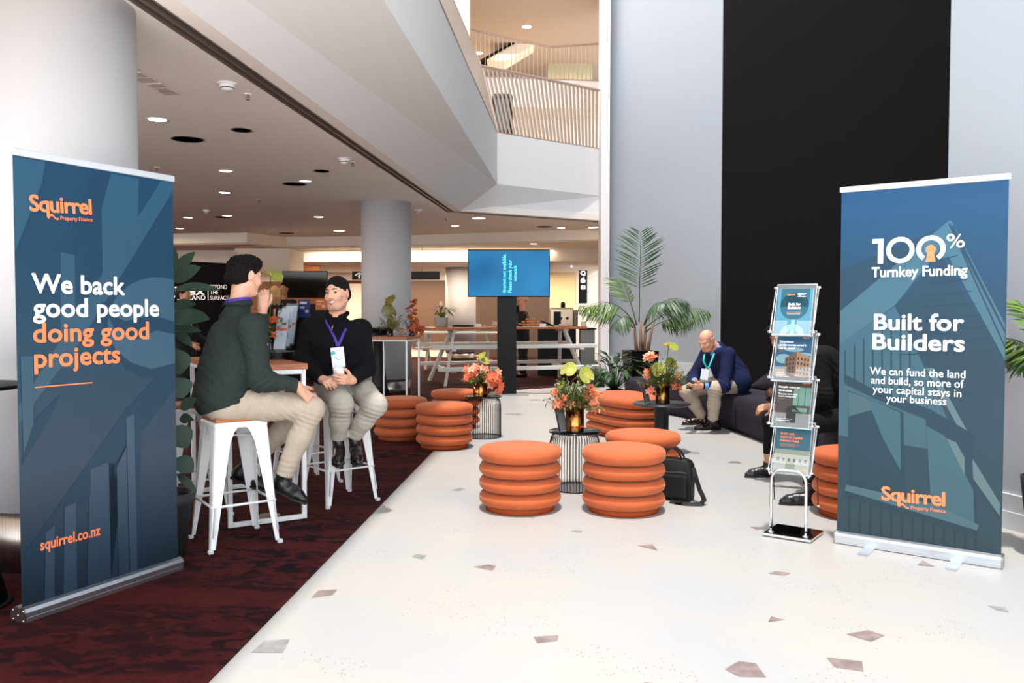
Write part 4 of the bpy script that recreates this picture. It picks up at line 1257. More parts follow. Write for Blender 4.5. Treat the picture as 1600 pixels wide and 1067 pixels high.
for b, d, L, dr, ll, mi in [((-.02, 0, 1.25), (.02, .05, 1), 1.5, .05, .42, 1), ((-.08, 0, 1.2), (-.55, -.1, .9), 1.25, .62, .36, 0), ((.06, 0, 1.2), (.45, -.15, .95), 1.25, .60, .38, 1),
                           ((.08, .02, 1.15), (.75, -.2, .75), 1.15, .45, .36, 0), ((-.08, -.02, 1.15), (-.35, -.4, .75), .85, .75, .28, 1), ((-.05, .05, 1.2), (-.2, .25, 1), 1.15, .3, .34, 0),
                           ((.05, -.04, 1.2), (.2, -.45, .9), 1.0, .55, .34, 1), ((.1, 0, 1.1), (.6, .2, .5), .9, .45, .3, 0), ((-.1, .0, 1.15), (-.75, .1, .75), 1.05, .35, .32, 0)]:
    mb = MB(); frond(mb, b, d, L, dr, 22, ll * 1.2, mi=mi); mb.build('frond', [PALMG, PALMD, GREEN1], root)

# second palm beyond the teal banner
root = thing('potted_palm', 'palm with arching fronds just beyond the teal banner edge', 'palm', (3.16, 4.80, 0))
mb = MB(); mb.lathe([(.0, 0), (.15, 0), (.2, .45), (.185, .45), (.18, .40), (0, .40)], 32); mb.build('pot', SATIN, root)
mb = MB(); mb.tube([(0, 0, .4), (.02, 0, .8), (0, .02, 1.1)], [.04, .03, .018], 8); mb.build('trunk', M('palm_trunk', '#86654d'), root)
for d, L, dr in (((-.30, .45, .9), .62, .45), ((-.15, .5, .75), .6, .6), ((-.22, .2, 1), .7, .3), ((.02, -.3, 1), .7, .4), ((.0, -.7, .8), .7, .5)):
    mb = MB(); frond(mb, (0, 0, 1.0), d, L, dr, 20, .22); mb.build('frond', [PALMG, PALMD, GREEN1], root)

# leafy floor plant in front of the pier
root = thing('leafy_plant', 'bushy dark green leafy plant on the floor below the palm pot', 'plant', (1.58, 12.85, 0))
mb = MB(); mb.lathe([(0, 0), (.11, 0), (.14, .22), (.125, .22), (.12, .2), (0, .2)], 28); mb.build('pot', SATIN, root)
mb = MB()
for i in range(120):
    a = rp.random() * 6.283; e = rp.uniform(.35, 1.4); L = rp.uniform(.25, .52)
    d = Vector((math.cos(a) * math.cos(e), math.sin(a) * math.cos(e), math.sin(e)))
    b = Vector((0, 0, .2)); tip = b + Vector((d.x * 1.1, d.y, d.z * 1.1)) * L
    mb.tube([b, tip], [.004, .002], 4)
    leaf(mb, tip, Vector((d.x, d.y, d.z * .4 + .1)), (0, 0, 1), rp.uniform(.16, .26), rp.uniform(.05, .08), .75, 5, .2)
mb.build('foliage', [M('leaf_gloss', '#2c4a22', rough=.3, var=.3, vscale=14)], root)

# rubber plant behind the blue banner
root = thing('rubber_plant', 'rubber plant with large dark oval leaves in a grey pot beside the blue banner', 'plant', (-2.0, 4.78, 0.006))
mb = MB(); mb.lathe([(0, 0), (.115, 0), (.15, .30), (.168, .31), (.17, .365), (.155, .365), (.15, .33), (0, .33)], 40); mb.build('pot', M('pot_charcoal', '#232327', rough=.6), root)
mb = MB(); mb.lathe([(0, .338), (.15, .335)], 24); mb.build('soil', SOIL, root)
mb = MB(); mb.tube([(.01, 0, .33), (.02, 0, .8), (-.01, .03, 1.3), (0, .02, 1.72)], [.012, .011, .008, .005], 8); mb.tube([(-.02, .02, .33), (-.06, .05, .9), (-.05, .02, 1.4)], [.01, .008, .005], 8); mb.build('stem', M('plant_stem', '#5a4a2c', rough=.7), root)
mb = MB()
def at_leaf(px0, py0, px1, py1, d, w, droop, dz=0.0):
    a, b = P(px0, py0, d) - Vector(root.location), P(px1, py1, d + dz) - Vector(root.location)
    v = b - a
    leaf(mb, a, v + Vector((0, 0, v.length * droop * .5)), (0.15, -.75, .65), v.length * 1.02, w, droop, 8, .12)
for args in ((272, 428, 303, 393, 4.75, .085, .1), (268, 440, 311, 416, 4.7, .12, .15), (272, 452, 332, 449, 4.6, .07, .3, -.1), (268, 480, 304, 474, 4.7, .085, .2), (262, 497, 323, 497, 4.62, .13, .12, -.1),
             (268, 514, 313, 516, 4.7, .06, .15), (274, 518, 300, 540, 4.75, .06, .2), (276, 545, 280, 585, 4.65, .14, .1), (276, 590, 286, 622, 4.7, .14, .1), (282, 640, 305, 622, 4.8, .08, .2), (280, 655, 300, 655, 4.8, .07, .4),
             (272, 665, 292, 700, 4.65, .14, .15), (276, 715, 301, 738, 4.65, .11, .1), (276, 740, 306, 768, 4.7, .05, .2),
             (255, 450, 225, 420, 4.9, .12, .2), (258, 500, 215, 510, 4.9, .12, .2), (258, 580, 220, 600, 4.9, .12, .2), (262, 640, 225, 660, 4.9, .12, .2), (262, 420, 270, 385, 4.95, .1, .1)):
    at_leaf(*args)
mb.build('foliage', [M('rubber_leaf', '#1a2c20', rough=.5, var=.25, vscale=6, spec=.25)], root)
# ================================================================== BAR TABLE, STOOLS
TIMBER = M('table_timber', '#a8623a', rough=.45, var=.28, vscale=7, stretch=(1.2, 9, 9))
def high_table(label, A, B, C, h=1.055, leg=.03, name='bar_table', top_t=.04):
    """A,B near short end; C far end beside A"""
    A, B, C = Vector(A), Vector(B), Vector(C)
    D = B + (C - A)
    ux = (B - A).normalized(); uy = (C - A).normalized()
    w, l = (B - A).length, (C - A).length
    root = thing(name, label, 'table', A, math.atan2(ux.y, ux.x), 'timber topped bar tables')
    mb = MB()
    for i in range(5): mb.box((w / 2, (i + .5) * l / 5, h - top_t / 2), (w + .03, l / 5 - .002, top_t), bev=.003)
    mb.build('timber_top', TIMBER, root)
    zt = h - top_t
    for y in (leg / 2, l - leg / 2):
        mb = MB()
        for x in (leg / 2, w - leg / 2): mb.box((x, y, zt / 2), (leg, leg, zt), bev=.003)
        mb.box((w / 2, y, leg / 2), (w - leg, leg, leg), bev=.003); mb.box((w / 2, y, zt - leg / 2), (w - leg, leg, leg), bev=.003)
        mb.build('leg_frame', WHITEM, root)
    mb = MB()
    for x in (leg / 2, w - leg / 2): mb.box((x, l / 2, zt - leg / 2), (leg, l - leg, leg), bev=.003)
    mb.build('side_rail', WHITEM, root)
    return root
BT_A, BT_B = fl(357, 827), fl(480, 811)
bt_n = Vector((-(BT_B - BT_A).y, (BT_B - BT_A).x, 0)).normalized()
BT_C = BT_A + bt_n * 1.25
for v in (BT_A, BT_B, BT_C): v.z = .006
high_table('timber topped bar table with white frame between the two seated people', BT_A, BT_B, BT_C)
a, b = P(576, 521, 12.0), P(636, 526, 11.6)
hA = Vector((b.x, b.y, 0.006)); hB = hA + Vector((.12, .52, 0)); hC = hA + Vector((-.55, .12, 0))
high_table('small timber topped high table with thin white legs in front of the far column', hA, hB, hC, leg=.024)

def stool():
    root = thing('bar_stool', '', 'bar stool', (0, 0, 0), 0, 'white metal bar stools')
    h = .75
    ws, wf = .15, .205                                # half widths at seat and foot
    mb = MB(); mb.box((0, 0, h + .012), (.30, .30, .026), bev=.012, seg=3); mb.build('wood_seat', M('stool_seat', '#a5683f', rough=.5, var=.25, vscale=8, stretch=(1, 10, 10)), root)
    mb = MB(); mb.box((0, 0, h - .02), (.318, .318, .04), bev=.018, seg=3); mb.build('seat_pan', WHITEM, root)
    for sx in (-1, 1):
        for sy in (-1, 1):
            mb = MB()
            zs = [h - .015, h - .06, h - .12, .35, .02]
            vs, fs = [], []
            for z in zs:                               # folded-steel angle leg, wide at the top
                t = 1 - z / h
                x, y = sx * (ws + .006 + (wf - ws) * t), sy * (ws + .006 + (wf - ws) * t)
                wd = .105 - .075 * min(1, t * 1.05) + .05 * max(0, 1 - t * 9)
                r_ = .02
                ring_ = [(x - sx * wd, y), (x - sx * r_, y), (x - sx * .005, y - sy * .005), (x, y - sy * r_), (x, y - sy * wd), (x - sx * .004, y - sy * wd), (x - sx * .005, y - sy * r_), (x - sx * r_, y - sy * .005), (x - sx * wd, y - sy * .004)]
                vs += [(p[0], p[1], z) for p in ring_]
            k = 9
            for i in range(len(zs) - 1):
                for j in range(k):
                    fs.append((i * k + j, i * k + (j + 1) % k, (i + 1) * k + (j + 1) % k, (i + 1) * k + j))
            fs.append(tuple(range(k))); fs.append(tuple((len(zs) - 1) * k + j for j in range(k)))
            mb.add(vs, fs, 0, False)
            o = mb.build('leg', WHITEM, root)
            m2 = MB(); m2.box((sx * (wf + .002), sy * (wf + .002), .012), (.03, .03, .024), bev=.006); m2.build('rubber_foot', M('foot_grey', '#cfcfcf', rough=.7), o)
            m3 = MB(); m3.beam((sx * (wf - .012), sy * (wf + .0075), .09), (sx * (wf - .03), sy * (wf - .012), .26), .006, .016, up=(0, 1, 0)); m3.build('pressed_slot', M('slot_shadow_grey', '#b9bcc0', rough=.5), o)
    for s_ in (-1, 1):
        mb = MB(); q = ws + (wf - ws) * (1 - .26 / h)
        mb.tube([(-q, s_ * q, .262), (q, s_ * q, .262)], .008, 8); mb.build('stretcher', WHITEM, root)
        mb = MB(); mb.tube([(s_ * q, -q, .262), (s_ * q, q, .262)], .008, 8); mb.build('stretcher', WHITEM, root)
        mb = MB(); q = ws + (wf - ws) * .14
        mb.tube([(-q, s_ * q * .2, h - .1), (q, -s_ * q * .2, h - .1)], .005, 6); mb.build('cross_brace', WHITEM, root)
    return root
S1 = Vector((-1.70, 5.10, .006)); S2 = Vector((-1.29, 6.21, .006))
st = stool()
st.location = S1; st.rotation_euler.z = math.radians(36); st['label'] = 'white metal bar stool under the person in the green sweater'
dup(st, S2, math.radians(41), 'white metal bar stool under the person in black holding a cup')
dup(st, Vector((-1.70, 6.88, .006)), math.radians(40), 'empty white bar stool behind the person in black, beyond the table edge')
dup(st, Vector((-2.22, 5.80, .006)), math.radians(33), 'empty white bar stool behind the person in the green sweater beside the rubber plant')
p = fl(419, 806, .006)
mb = MB(); mb.lathe([(0, .004), (.075, .004), (.085, 0)], 32, p); tag(mb.build('floor_outlet', STEEL), 'round steel outlet cover set in the carpet under the bar table', 'floor outlet')

# things on the bar table
tb = P(428, 556, 6.25); tz = 1.061
mb = MB(); mb.prism(circle(0, 0, .15, 40), 0, .05, 0, Matrix.Translation((tb.x, tb.y + .02, tz))); 
tag(mb.build('tray', BLACK), 'round black tray on the bar table carrying the flowers', 'tray')
arrangement('dark arrangement with a tall green anthurium and rust orchids on the bar table', (tb.x - .045, tb.y + .04, tz + .05), 11, .05, .10, cluster(-.28, .0, .40, .07, .05, 9, .045) + cluster(.02, -.05, .2, .05, .1, 6, .04),
            [(.02, -.02, .56, .15, (.5, -.4, .8), .3), (-.02, -.03, .36, .1, (.3, -.6, .6), 2)], needles=60, fol_r=.17, fol_h=.24, vase_mat=M('dark_vase', '#221e1c', rough=.2), petal=petal_r, group='dark flower arrangements')
root = thing('leaflet_rack', 'clear acrylic rack holding grey leaflets on the round black tray', 'leaflet rack', (tb.x + .06, tb.y - .02, tz + .05), math.radians(-20))
for k in range(3):
    Tp = plane_T((0, -.02 + .05 * k, .01 + .02 * k), (1, 0, 0), (0, .08, .34))
    mb = MB(); mb.prism([(-.055, 0), (.055, 0), (.055, .32), (-.055, .32)], 0, .003, 0, Tp); mb.build('pocket', CLEAR, root)
    mb = MB(); mb.prism([(-.05, .01), (.05, .01), (.05, .3), (-.05, .3)], .005, .011, 0, Tp); flat_poly(mb, Tp, [(-.05, .15), (.05, .15), (.05, .17), (-.05, .17)], .0115, 1); mb.build('leaflet', [M('leaflet_grey', '#a9b4c0', rough=.4), M('leaflet_red', '#c8553a', rough=.4)], root)
mb = MB(); mb.box((0, .03, .004), (.13, .16, .008)); mb.build('foot_plate', CLEAR, root)

# things on the small high table
tz2 = 1.061
jc = P(626, 519, 11.9)
root = thing('snack_jar', 'square glass jar of nuts on the small high table', 'jar', (jc.x, jc.y, tz2))
mb = MB(); mb.box((0, 0, .075), (.17, .17, .15), bev=.02); mb.build('glass_jar', M('jar_glass', '#f0f4f2', rough=.05, alpha=.10, spec=.4), root)
mb = MB(); mb.lathe([(.06, .15), (.065, .17), (.03, .175), (.02, .2), (0, .2)], 24); mb.build('lid', M('jar_glass', '#f0f4f2'), root)
mb = MB()
rn = random.Random(3)
for i in range(160):
    c = Vector((rn.uniform(-.07, .07), rn.uniform(-.07, .07), rn.uniform(.012, .125)))
    mb.box(c, (.022, .012, .01), frame((rn.uniform(-1, 1), rn.uniform(-1, 1), rn.uniform(-1, 1))), rn.choice((0, 0, 1)), .004, 1)
o = mb.build('nuts', [M('nut_brown', '#8a5a34', rough=.6), M('nut_pale', '#c59a6c', rough=.6)], root); o['kind'] = 'stuff'
oc = P(640, 521, 12.0)
arrangement('tall rust orchid spray beside the nut jar on the small high table', (oc.x + .02, oc.y + .12, tz2), 21, .045, .09,
            [(.0 + rb.uniform(-.07, .07) - .00 * k, rb.uniform(-.05, .03), .12 + .019 * k, .05) for k in range(22)] + cluster(.1, -.05, .08, .1, .06, 12, .05), [], needles=12, fol_r=.12, fol_h=.2, vase_mat=M('dark_vase', '#221e1c'), petal=petal_r, group='dark flower arrangements')
oc = P(611, 521, 11.85)
arrangement('dark olive anthuriums left of the nut jar on the small high table', (oc.x - .02, oc.y + .06, tz2), 22, .045, .09, [],
            [(-.04, -.02, .50, .19, (-.3, -.6, .6), .5), (-.05, -.05, .33, .2, (-.2, -.9, .3), 1.2), (.03, -.06, .30, .22, (.3, -.9, .3), 2.2), (.08, -.03, .22, .2, (.4, -.8, .2), 4)],
            needles=50, fol_r=.2, fol_h=.3, vase_mat=M('dark_vase', '#221e1c'), spathe=spathe_o, group='dark flower arrangements')

# black cocktail tables
def cocktail(label, loc, r=.29, h=1.06):
    root = thing('cocktail_table', label, 'table', loc, 0, 'black cocktail tables')
    mb = MB(); mb.lathe([(0, h - .022), (r - .02, h - .022), (r, h - .012), (r, h - .004), (r - .01, h), (0, h)], 48); mb.build('top', SATIN, root)
    mb = MB(); mb.lathe([(.19, 0.012), (.12, .3), (.075, .7), (.09, .95), (.16, h - .022)], 32); mb.build('pedestal', SATIN, root)
    mb = MB(); mb.lathe([(.2, 0), (.21, .006), (.19, .014)], 40); mb.build('base', SATIN, root)
cocktail('black cocktail table behind the blue banner, only its rim showing', (-2.62, 3.95, .006))
p = P(592, 510, 12.9)
cocktail('black cocktail table with flared base in front of the far column', (P(592, 510, 12.75).x, 12.75, .006), .26, 1.16)

# ================================================================== PICNIC TABLES, BUFFET
PW_ = M('white_timber', '#dcdad6', rough=.5)
HONEY = M('honey_timber', '#b9774c', rough=.45, var=.25, vscale=6, stretch=(1, 8, 8))
root = thing('picnic_bar_table', 'high white A-frame picnic table with honey timber top carrying the food', 'table', P(790, 500, 16.4).xy.to_3d())
o0 = root.location.copy()
def wpt(x, y, d): return P(x, y, d) - o0
lt, rt = P(667, 511, 16.2), P(908, 511, 17.1)
zt = 1.11
mb = MB()
ax = (Vector((rt.x, rt.y, 0)) - Vector((lt.x, lt.y, 0))); axn = ax.normalized(); pn = Vector((axn.y, -axn.x, 0))
for k in range(4):
    off = pn * (.28 - .187 * k)
    c = (Vector((lt.x, lt.y, 0)) + Vector((rt.x, rt.y, 0))) / 2 + off - o0; c.z = zt - .02
    mb.box(c, (ax.length, .18, .04), rotz(math.atan2(axn.y, axn.x)), bev=.004)
mb.build('table_top', HONEY, root)
def on_axis(t, off, z):
    q = Vector((lt.x, lt.y, 0)) + ax * t + pn * off - o0; q.z = z
    return q
for t0, tf in ((.16, .06), (.87, .94)):
    for sg in (1, -1):
        mb = MB(); mb.beam(on_axis(t0, .12 * sg, zt - .04), on_axis(tf, .78 * sg, .01), .11, .05, up=axn, bev=.006); mb.build('leg', PW_, root)
    mb = MB(); mb.beam(on_axis(t0, -.26, zt - .065), on_axis(t0, .26, zt - .065), .1, .05, bev=.005); mb.build('top_bearer', PW_, root)
    for z in (.70, .30):
        mb = MB(); mb.beam(on_axis(t0 * .5 + tf * .5, -.85, z), on_axis(t0 * .5 + tf * .5, .85, z), .09, .05, bev=.005); mb.build('cross_bearer', PW_, root)
for sg in (1, -1):
    for z, off, e in ((.78, .78, .0), (.38, .95, .03)):
        mb = MB(); mb.beam(on_axis(-.02 + e, off * sg, z - .03), on_axis(1.0 + e * 2, off * sg, z - .03), .16, .07, bev=.006); mb.build('seat_board' if z > .5 else 'foot_board', PW_, root)

root = thing('picnic_table', 'white X-leg picnic table farther back behind the small high table', 'table', P(715, 520, 20.2).xy.to_3d())
o0 = root.location.copy()
mb = MB(); mb.box((0, 0, .90), (1.9, .8, .05), rotz(-.1), bev=.01); mb.build('table_top', PW_, root)
for x in (-.72, .72):
    for sg in (-1, 1):
        mb = MB(); mb.beam((x - sg * .02, -.42 * sg, .02), (x + sg * .02, .3 * sg, .87), .1, .06, up=(1, 0, 0), bev=.006); mb.build('leg', PW_, root)
    mb = MB(); mb.beam((x, -.75, .52), (x, .75, .52), .08, .05, bev=.006); mb.build('cross_bearer', PW_, root)
for y in (-.68, .68):
    mb = MB(); mb.box((0, y, .56), (1.9, .24, .05), bev=.006); mb.build('bench_board', PW_, root)

# food and crockery on the honey timber top
def on_top(x, d): 
    q = P(x, 510, d)
    return Vector((q.x, d, zt))
CRUST = M('bread_crust', '#cf8250', rough=.6, var=.25, vscale=30); CRUST2 = M('bread_pale', '#e2ab78', rough=.6, var=.2, vscale=30)
BOARD = M('serving_board', '#d9cfc0', rough=.5)
for lab, x, w in (('pale serving board under the pile of bread rolls', 829, .52), ('pale serving board of small pastries beside the screen post', 786, .5)):
    q = on_top(x, 16.62); mb = MB(); mb.box((q.x, q.y, zt + .008), (w, .3, .016), bev=.004)
    tag(mb.build('serving_board', BOARD), lab, 'serving board', 'serving boards')
roll = MB(); roll.lathe([(0, -.03), (.035, -.028), (.05, -.01), (.048, .012), (.03, .03), (0, .035)], 14)
rm = roll.mesh('bread_roll', [CRUST]); rm2 = roll.mesh('pastry', [CRUST2])
def food(name, me, loc, s, label, group, cat):
    o = bpy.data.objects.new(name, me); COL.objects.link(o)
    o.location = loc; o.scale = (s * 1.15, s, s * .9); o.rotation_euler = (0, 0, rn.random() * 3)
    tag(o, label, cat, group)
q = on_top(829, 16.62)
k = 0
for row, (n, zz, wd) in enumerate(((6, .045, .42), (6, .045, .42), (4, .1, .28), (2, .15, .12))):
    for i in range(n):
        food('bread_roll', rm, (q.x - wd / 2 + wd * i / max(1, n - 1), q.y - (.07 if row != 1 else -.07), zt + zz), .8, 'golden bread roll in the pile on the picnic bar table', 'bread rolls in the pile', 'bread roll')
q = on_top(786, 16.62)
for row in range(2):
    for i in range(7):
        food('pastry', rm2, (q.x - .19 + .063 * i, q.y - .08 + .12 * row, zt + .036), .62, 'small pastry on the board beside the screen post', 'small pastries on the board', 'pastry')
q = on_top(774, 16.7)
mb = MB(); mb.lathe([(0, 0), (.05, 0), (.058, .09), (.054, .09), (.046, .006), (0, .006)], 24, (q.x, q.y, zt + .016)); tag(mb.build('glass_bowl', M('frost_glass', '#e8dfe0', rough=.2, alpha=.6)), 'small glass bowl at the left end of the pastry board', 'bowl')
for (x, lab) in ((747, 'white tent card left of the screen post on the food table'), (796, 'white tent card in front of the small pastries'), (848, 'white tent card in front of the bread rolls')):
    q = on_top(x, 16.38); q.y -= .02
    mb = MB(); mb.add([(q.x - .06, q.y - .02, zt), (q.x + .06, q.y - .02, zt), (q.x + .06, q.y, zt + .065), (q.x - .06, q.y, zt + .065), (q.x - .06, q.y + .02, zt), (q.x + .06, q.y + .02, zt)], [(0, 1, 2, 3), (3, 2, 5, 4)])
    tag(mb.build('tent_card', WHITEINK), lab, 'card', 'white tent cards')
for (x0, x1, lab) in ((793, 816, 'black tongs resting on the pastry board'), (845, 866, 'black tongs resting on the bread roll board')):
    a, b = on_top(x0, 16.5), on_top(x1, 16.45); a.z += .12; b.z += .012
    mb = MB(); mb.tube([a, (a + b) / 2 + Vector((0, 0, .012)), b], .011, 8); mb.tube([a + Vector((0, .04, .0)), (a + b) / 2 + Vector((0, .05, -.006)), b + Vector((0, .03, 0))], .011, 8); mb.tube([a, a + Vector((0, .04, 0))], .011, 8)
    tag(mb.build('tongs', BLACK), lab, 'tongs', 'serving tongs')
q = on_top(881, 16.8)
mb = MB(); mb.box((q.x, q.y, zt + .03), (.2, .12, .055), rotz(.2), bev=.025, seg=3); mb.box((q.x + .02, q.y, zt + .065), (.15, .1, .03), rotz(-.1), bev=.014, seg=3)
tag(mb.build('napkin_bundle', M('napkin_pink', '#e2c2b4', rough=.8)), 'folded pale pink cloth at the right end of the food table', 'cloth')
q = on_top(708, 16.5)
mb = MB(); mb.box((q.x + .2, q.y, zt + .02), (.42, .2, .04), bev=.015); tag(mb.build('black_tray', SATIN), 'long black tray at the left end of the food table', 'tray')
q = on_top(758, 16.6)
mb = MB(); mb.box((q.x, q.y, zt + .012), (.16, .2, .022), bev=.004); tag(mb.build('biscuit_board', CRUST2), 'small board of biscuits left of the screen post', 'serving board')
q = on_top(688, 16.55)
root = thing('peace_lily', 'peace lily with one white flower in a ribbed grey pot on the food table', 'plant', (q.x + .02, q.y, zt))
mb = MB(); mb.lathe([(0, 0), (.12, 0), (.125, .02), (.135, .06), (.132, .1), (.137, .14), (.134, .19), (.12, .19), (.115, .16), (0, .16)], 36); mb.build('pot', M('pot_grey', '#a9a6a4', rough=.7), root)
mb = MB()
for i in range(34):
    a = rn.random() * 6.283; e = rn.uniform(.5, 1.35); L = rn.uniform(.14, .34)
    d = Vector((math.cos(a) * math.cos(e) + .25, math.sin(a) * math.cos(e), math.sin(e)))
    tip = Vector((0, 0, .17)) + d * L * .8
    mb.tube([(0, 0, .16), tip], [.004, .003], 4)
    leaf(mb, tip, (d.x, d.y, d.z * .3), (0, 0, 1), rn.uniform(.12, .2), .05, .6, 5, .2)
mb.build('foliage', [M('leaf_lily', '#5b7a2c', rough=.4, var=.3, vscale=15)], root)
mb = MB(); mb.tube([(0, 0, .16), (.0, 0, .42)], .004, 5); leaf(mb, (0, 0, .40), (-.1, 0, 1), (0, -1, 0), .12, .07, .1, 5, .3, 1); mb.build('white_flower', [GREEN1, M('lily_white', '#f4ecd8', rough=.5)], root)

# black counter, grey counter and coffee machine at the right
a, b = P(870, 516, 18.6), P(906, 516, 18.6)
root = thing('service_counter', 'black service counter standing behind the picnic bar table', 'counter', (.99, 18.75, .006))
mb = MB(); mb.box((0, 0, .51), (.84, .6, 1.02), bev=.01); mb.build('body', BLACK, root)
mb = MB(); mb.box((0, 0, 1.04), (.9, .66, .035), bev=.006); mb.build('counter_top', HONEY, root)
a, b = P(908, 517, 18.0), P(930, 517, 18.0)
root = thing('grey_counter', 'pale grey counter with a dark top at the pale pier', 'counter', ((a.x + b.x) / 2, 18.3, .006))
w = b.x - a.x
mb = MB(); mb.box((0, 0, .52), (w, .5, 1.0), bev=.006); mb.build('body', M('counter_grey', '#8e979b', rough=.5), root)
mb = MB(); mb.box((0, 0, 1.035), (w + .06, .56, .03), bev=.004); mb.build('counter_top', SATIN, root)
cmx = P(893, 500, 18.6)
root = thing('coffee_machine', 'steel espresso machine with dark grey end panel standing on the black counter', 'coffee machine', (cmx.x - .22, 18.75, 1.0635))
mb = MB(); mb.box((0, 0, .22), (.52, .42, .40), bev=.02); mb.build('body', M('machine_steel', '#b5a48c', rough=.25, metal=.9), root)
mb = MB(); mb.box((-.1, -.215, .2), (.16, .02, .3), bev=.005); mb.build('brew_panel', BLACK, root)
mb = MB(); mb.box((.31, -.02, .2), (.1, .4, .38), bev=.04); mb.build('end_panel', M('machine_grey', '#6f6a66', rough=.4), root)
mb = MB(); mb.box((0, 0, .425), (.5, .38, .02), bev=.008); mb.build('cup_rail', STEEL, root)
for x in (-.02, .12):
    mb = MB(); mb.tube([(x, -.2, .2), (x, -.27, .2)], .03, 12); mb.tube([(x, -.27, .2), (x, -.36, .19)], .014, 8); mb.build('group_handle', BLACK, root)
mb = MB(); mb.lathe([(0, 0), (.07, 0), (.06, .12), (.065, .15), (0, .15)], 20, (1.56, 18.28, 1.05)); tag(mb.build('milk_jug', M('frost_glass', '#e8dfe0')), 'pale jug on the grey counter beside the espresso machine', 'jug')
mb = MB(); mb.lathe([(0, 0), (.05, 0), (.05, .1), (.03, .13), (0, .13)], 16, (cmx.x - .18, 18.75, 1.065 + .435)); tag(mb.build('bottle', BLACK), 'short dark bottle standing on top of the espresso machine', 'bottle')
# strip of planting at the foot of the pier
root = thing('planter', 'low planter of small dark foliage at the foot of the grey counter', 'planter', (1.62, 15.75, .006))
mb = MB(); mb.box((0, 0, .05), (.22, .3, .1)); mb.build('trough', SATIN, root)
mb = MB()
for i in range(130):
    a = rn.random() * 6.28
    leaf(mb, (rn.uniform(-.1, .1), rn.uniform(-.14, .14), rn.uniform(.08, .28)), (math.cos(a), math.sin(a), rn.uniform(0, .9)), (0, 0, 1), rn.uniform(.08, .16), .045, .4, 3, .2)
mb.build('foliage', [GREEN2], root)

# ================================================================== SCREENS, SIGNS, BACKDROP
TVd = 14.2
a, b = P(731, 390, TVd), P(859, 464, TVd)
cx = (a.x + b.x) / 2
px_ = P(792, 500, TVd).x
root = thing('screen_totem', 'large blue screen on a thick black post reading Internet not available', 'screen', (px_, TVd, 0))
pwid = P(807, 500, TVd).x - P(777, 500, TVd).x
mb = MB(); mb.box((0, .06, .9), (pwid, .10, 1.8), bev=.005); mb.build('post', BLACK, root)
mb = MB(); mb.box((.08, .03, .008), (pwid + .25, .5, .016), bev=.004); mb.build('base_plate', M('plate_grey', '#9a9a9a', rough=.4, metal=.6), root)
W_, H_ = b.x - a.x, a.z - b.z
zc = (a.z + b.z) / 2
mb = MB(); mb.box((cx - px_, -.02, zc), (W_, .06, H_), bev=.006); mb.build('bezel', BLACK, root)
def screen_material():
    m = M('screen_blue', '#1c86cc', rough=.3, spec=.1)
    nt = m.node_tree; b_ = nt.nodes['Principled BSDF']
    tc = nt.nodes.new('ShaderNodeTexCoord')
    n = nt.nodes.new('ShaderNodeTexNoise'); n.inputs['Scale'].default_value = 1.3; n.inputs['Detail'].default_value = 1
    r = nt.nodes.new('ShaderNodeValToRGB')
    r.color_ramp.elements[0].position = .3; r.color_ramp.elements[0].color = lin('#075f9c'); r.color_ramp.elements[1].position = .7; r.color_ramp.elements[1].color = lin('#2389c4')
    nt.links.new(tc.outputs['Object'], n.inputs['Vector']); nt.links.new(n.outputs['Fac'], r.inputs[0])
    nt.links.new(r.outputs[0], b_.inputs['Emission Color']); b_.inputs['Emission Strength'].default_value = .8
    b_.inputs['Base Color'].default_value = (0.01, 0.03, 0.05, 1)
    return m
sc = MB(); sc.box((cx - px_, -.052, zc), (W_ - .03, .004, H_ - .035)); sco = sc.build('display', screen_material(), root)
for i, (txt, xx, w) in enumerate((('Internet not available.', 790.5, 60), ('Please check your', 799.5, 51), ('network', 807.5, 24))):
    q = P(xx, 457.5 if i < 2 else 439, TVd)
    mb = MB()
    T = plane_T((q.x - px_, -.056, q.z), (0, 0, 1), (-1, 0, 0))
    text_mesh(mb, txt, T, w=w * TVd / F_PX, h=.062, bold=.006, z=.0)
    mb.build('message_line', [M('screen_cyan', '#54e0e6', emit=1.1)], sco)
# dark television on a stand at the back left, with a dark counter of leaflets under it
a, b = P(441, 424, 17.4), P(513, 466, 17.4)
root = thing('television', 'large switched-off black television behind the seated people', 'television', ((a.x + b.x) / 2, 17.4, .006), math.radians(-4))
mb = MB(); mb.box((0, 0, (a.z + b.z) / 2), (b.x - a.x, .05, a.z - b.z), bev=.006); mb.build('bezel', BLACK, root)
mb = MB(); mb.box((0, -.027, (a.z + b.z) / 2), (b.x - a.x - .03, .004, a.z - b.z - .03)); mb.build('display', M('screen_off', '#191512', rough=.12), root)
mb = MB(); mb.box((0, .03, .8), (.1, .06, 1.6)); mb.box((0, 0.03, .02), (.7, .5, .03)); mb.build('stand', BLACK, root)
root = thing('leaflet_wall', 'black display wall of leaflets under the switched-off television', 'display wall', (P(478, 500, 17.0).x, 17.0, .006))
mb = MB(); mb.box((0, 0, .78), (1.15, .12, 1.56), bev=.01); mb.build('panel', SATIN, root)
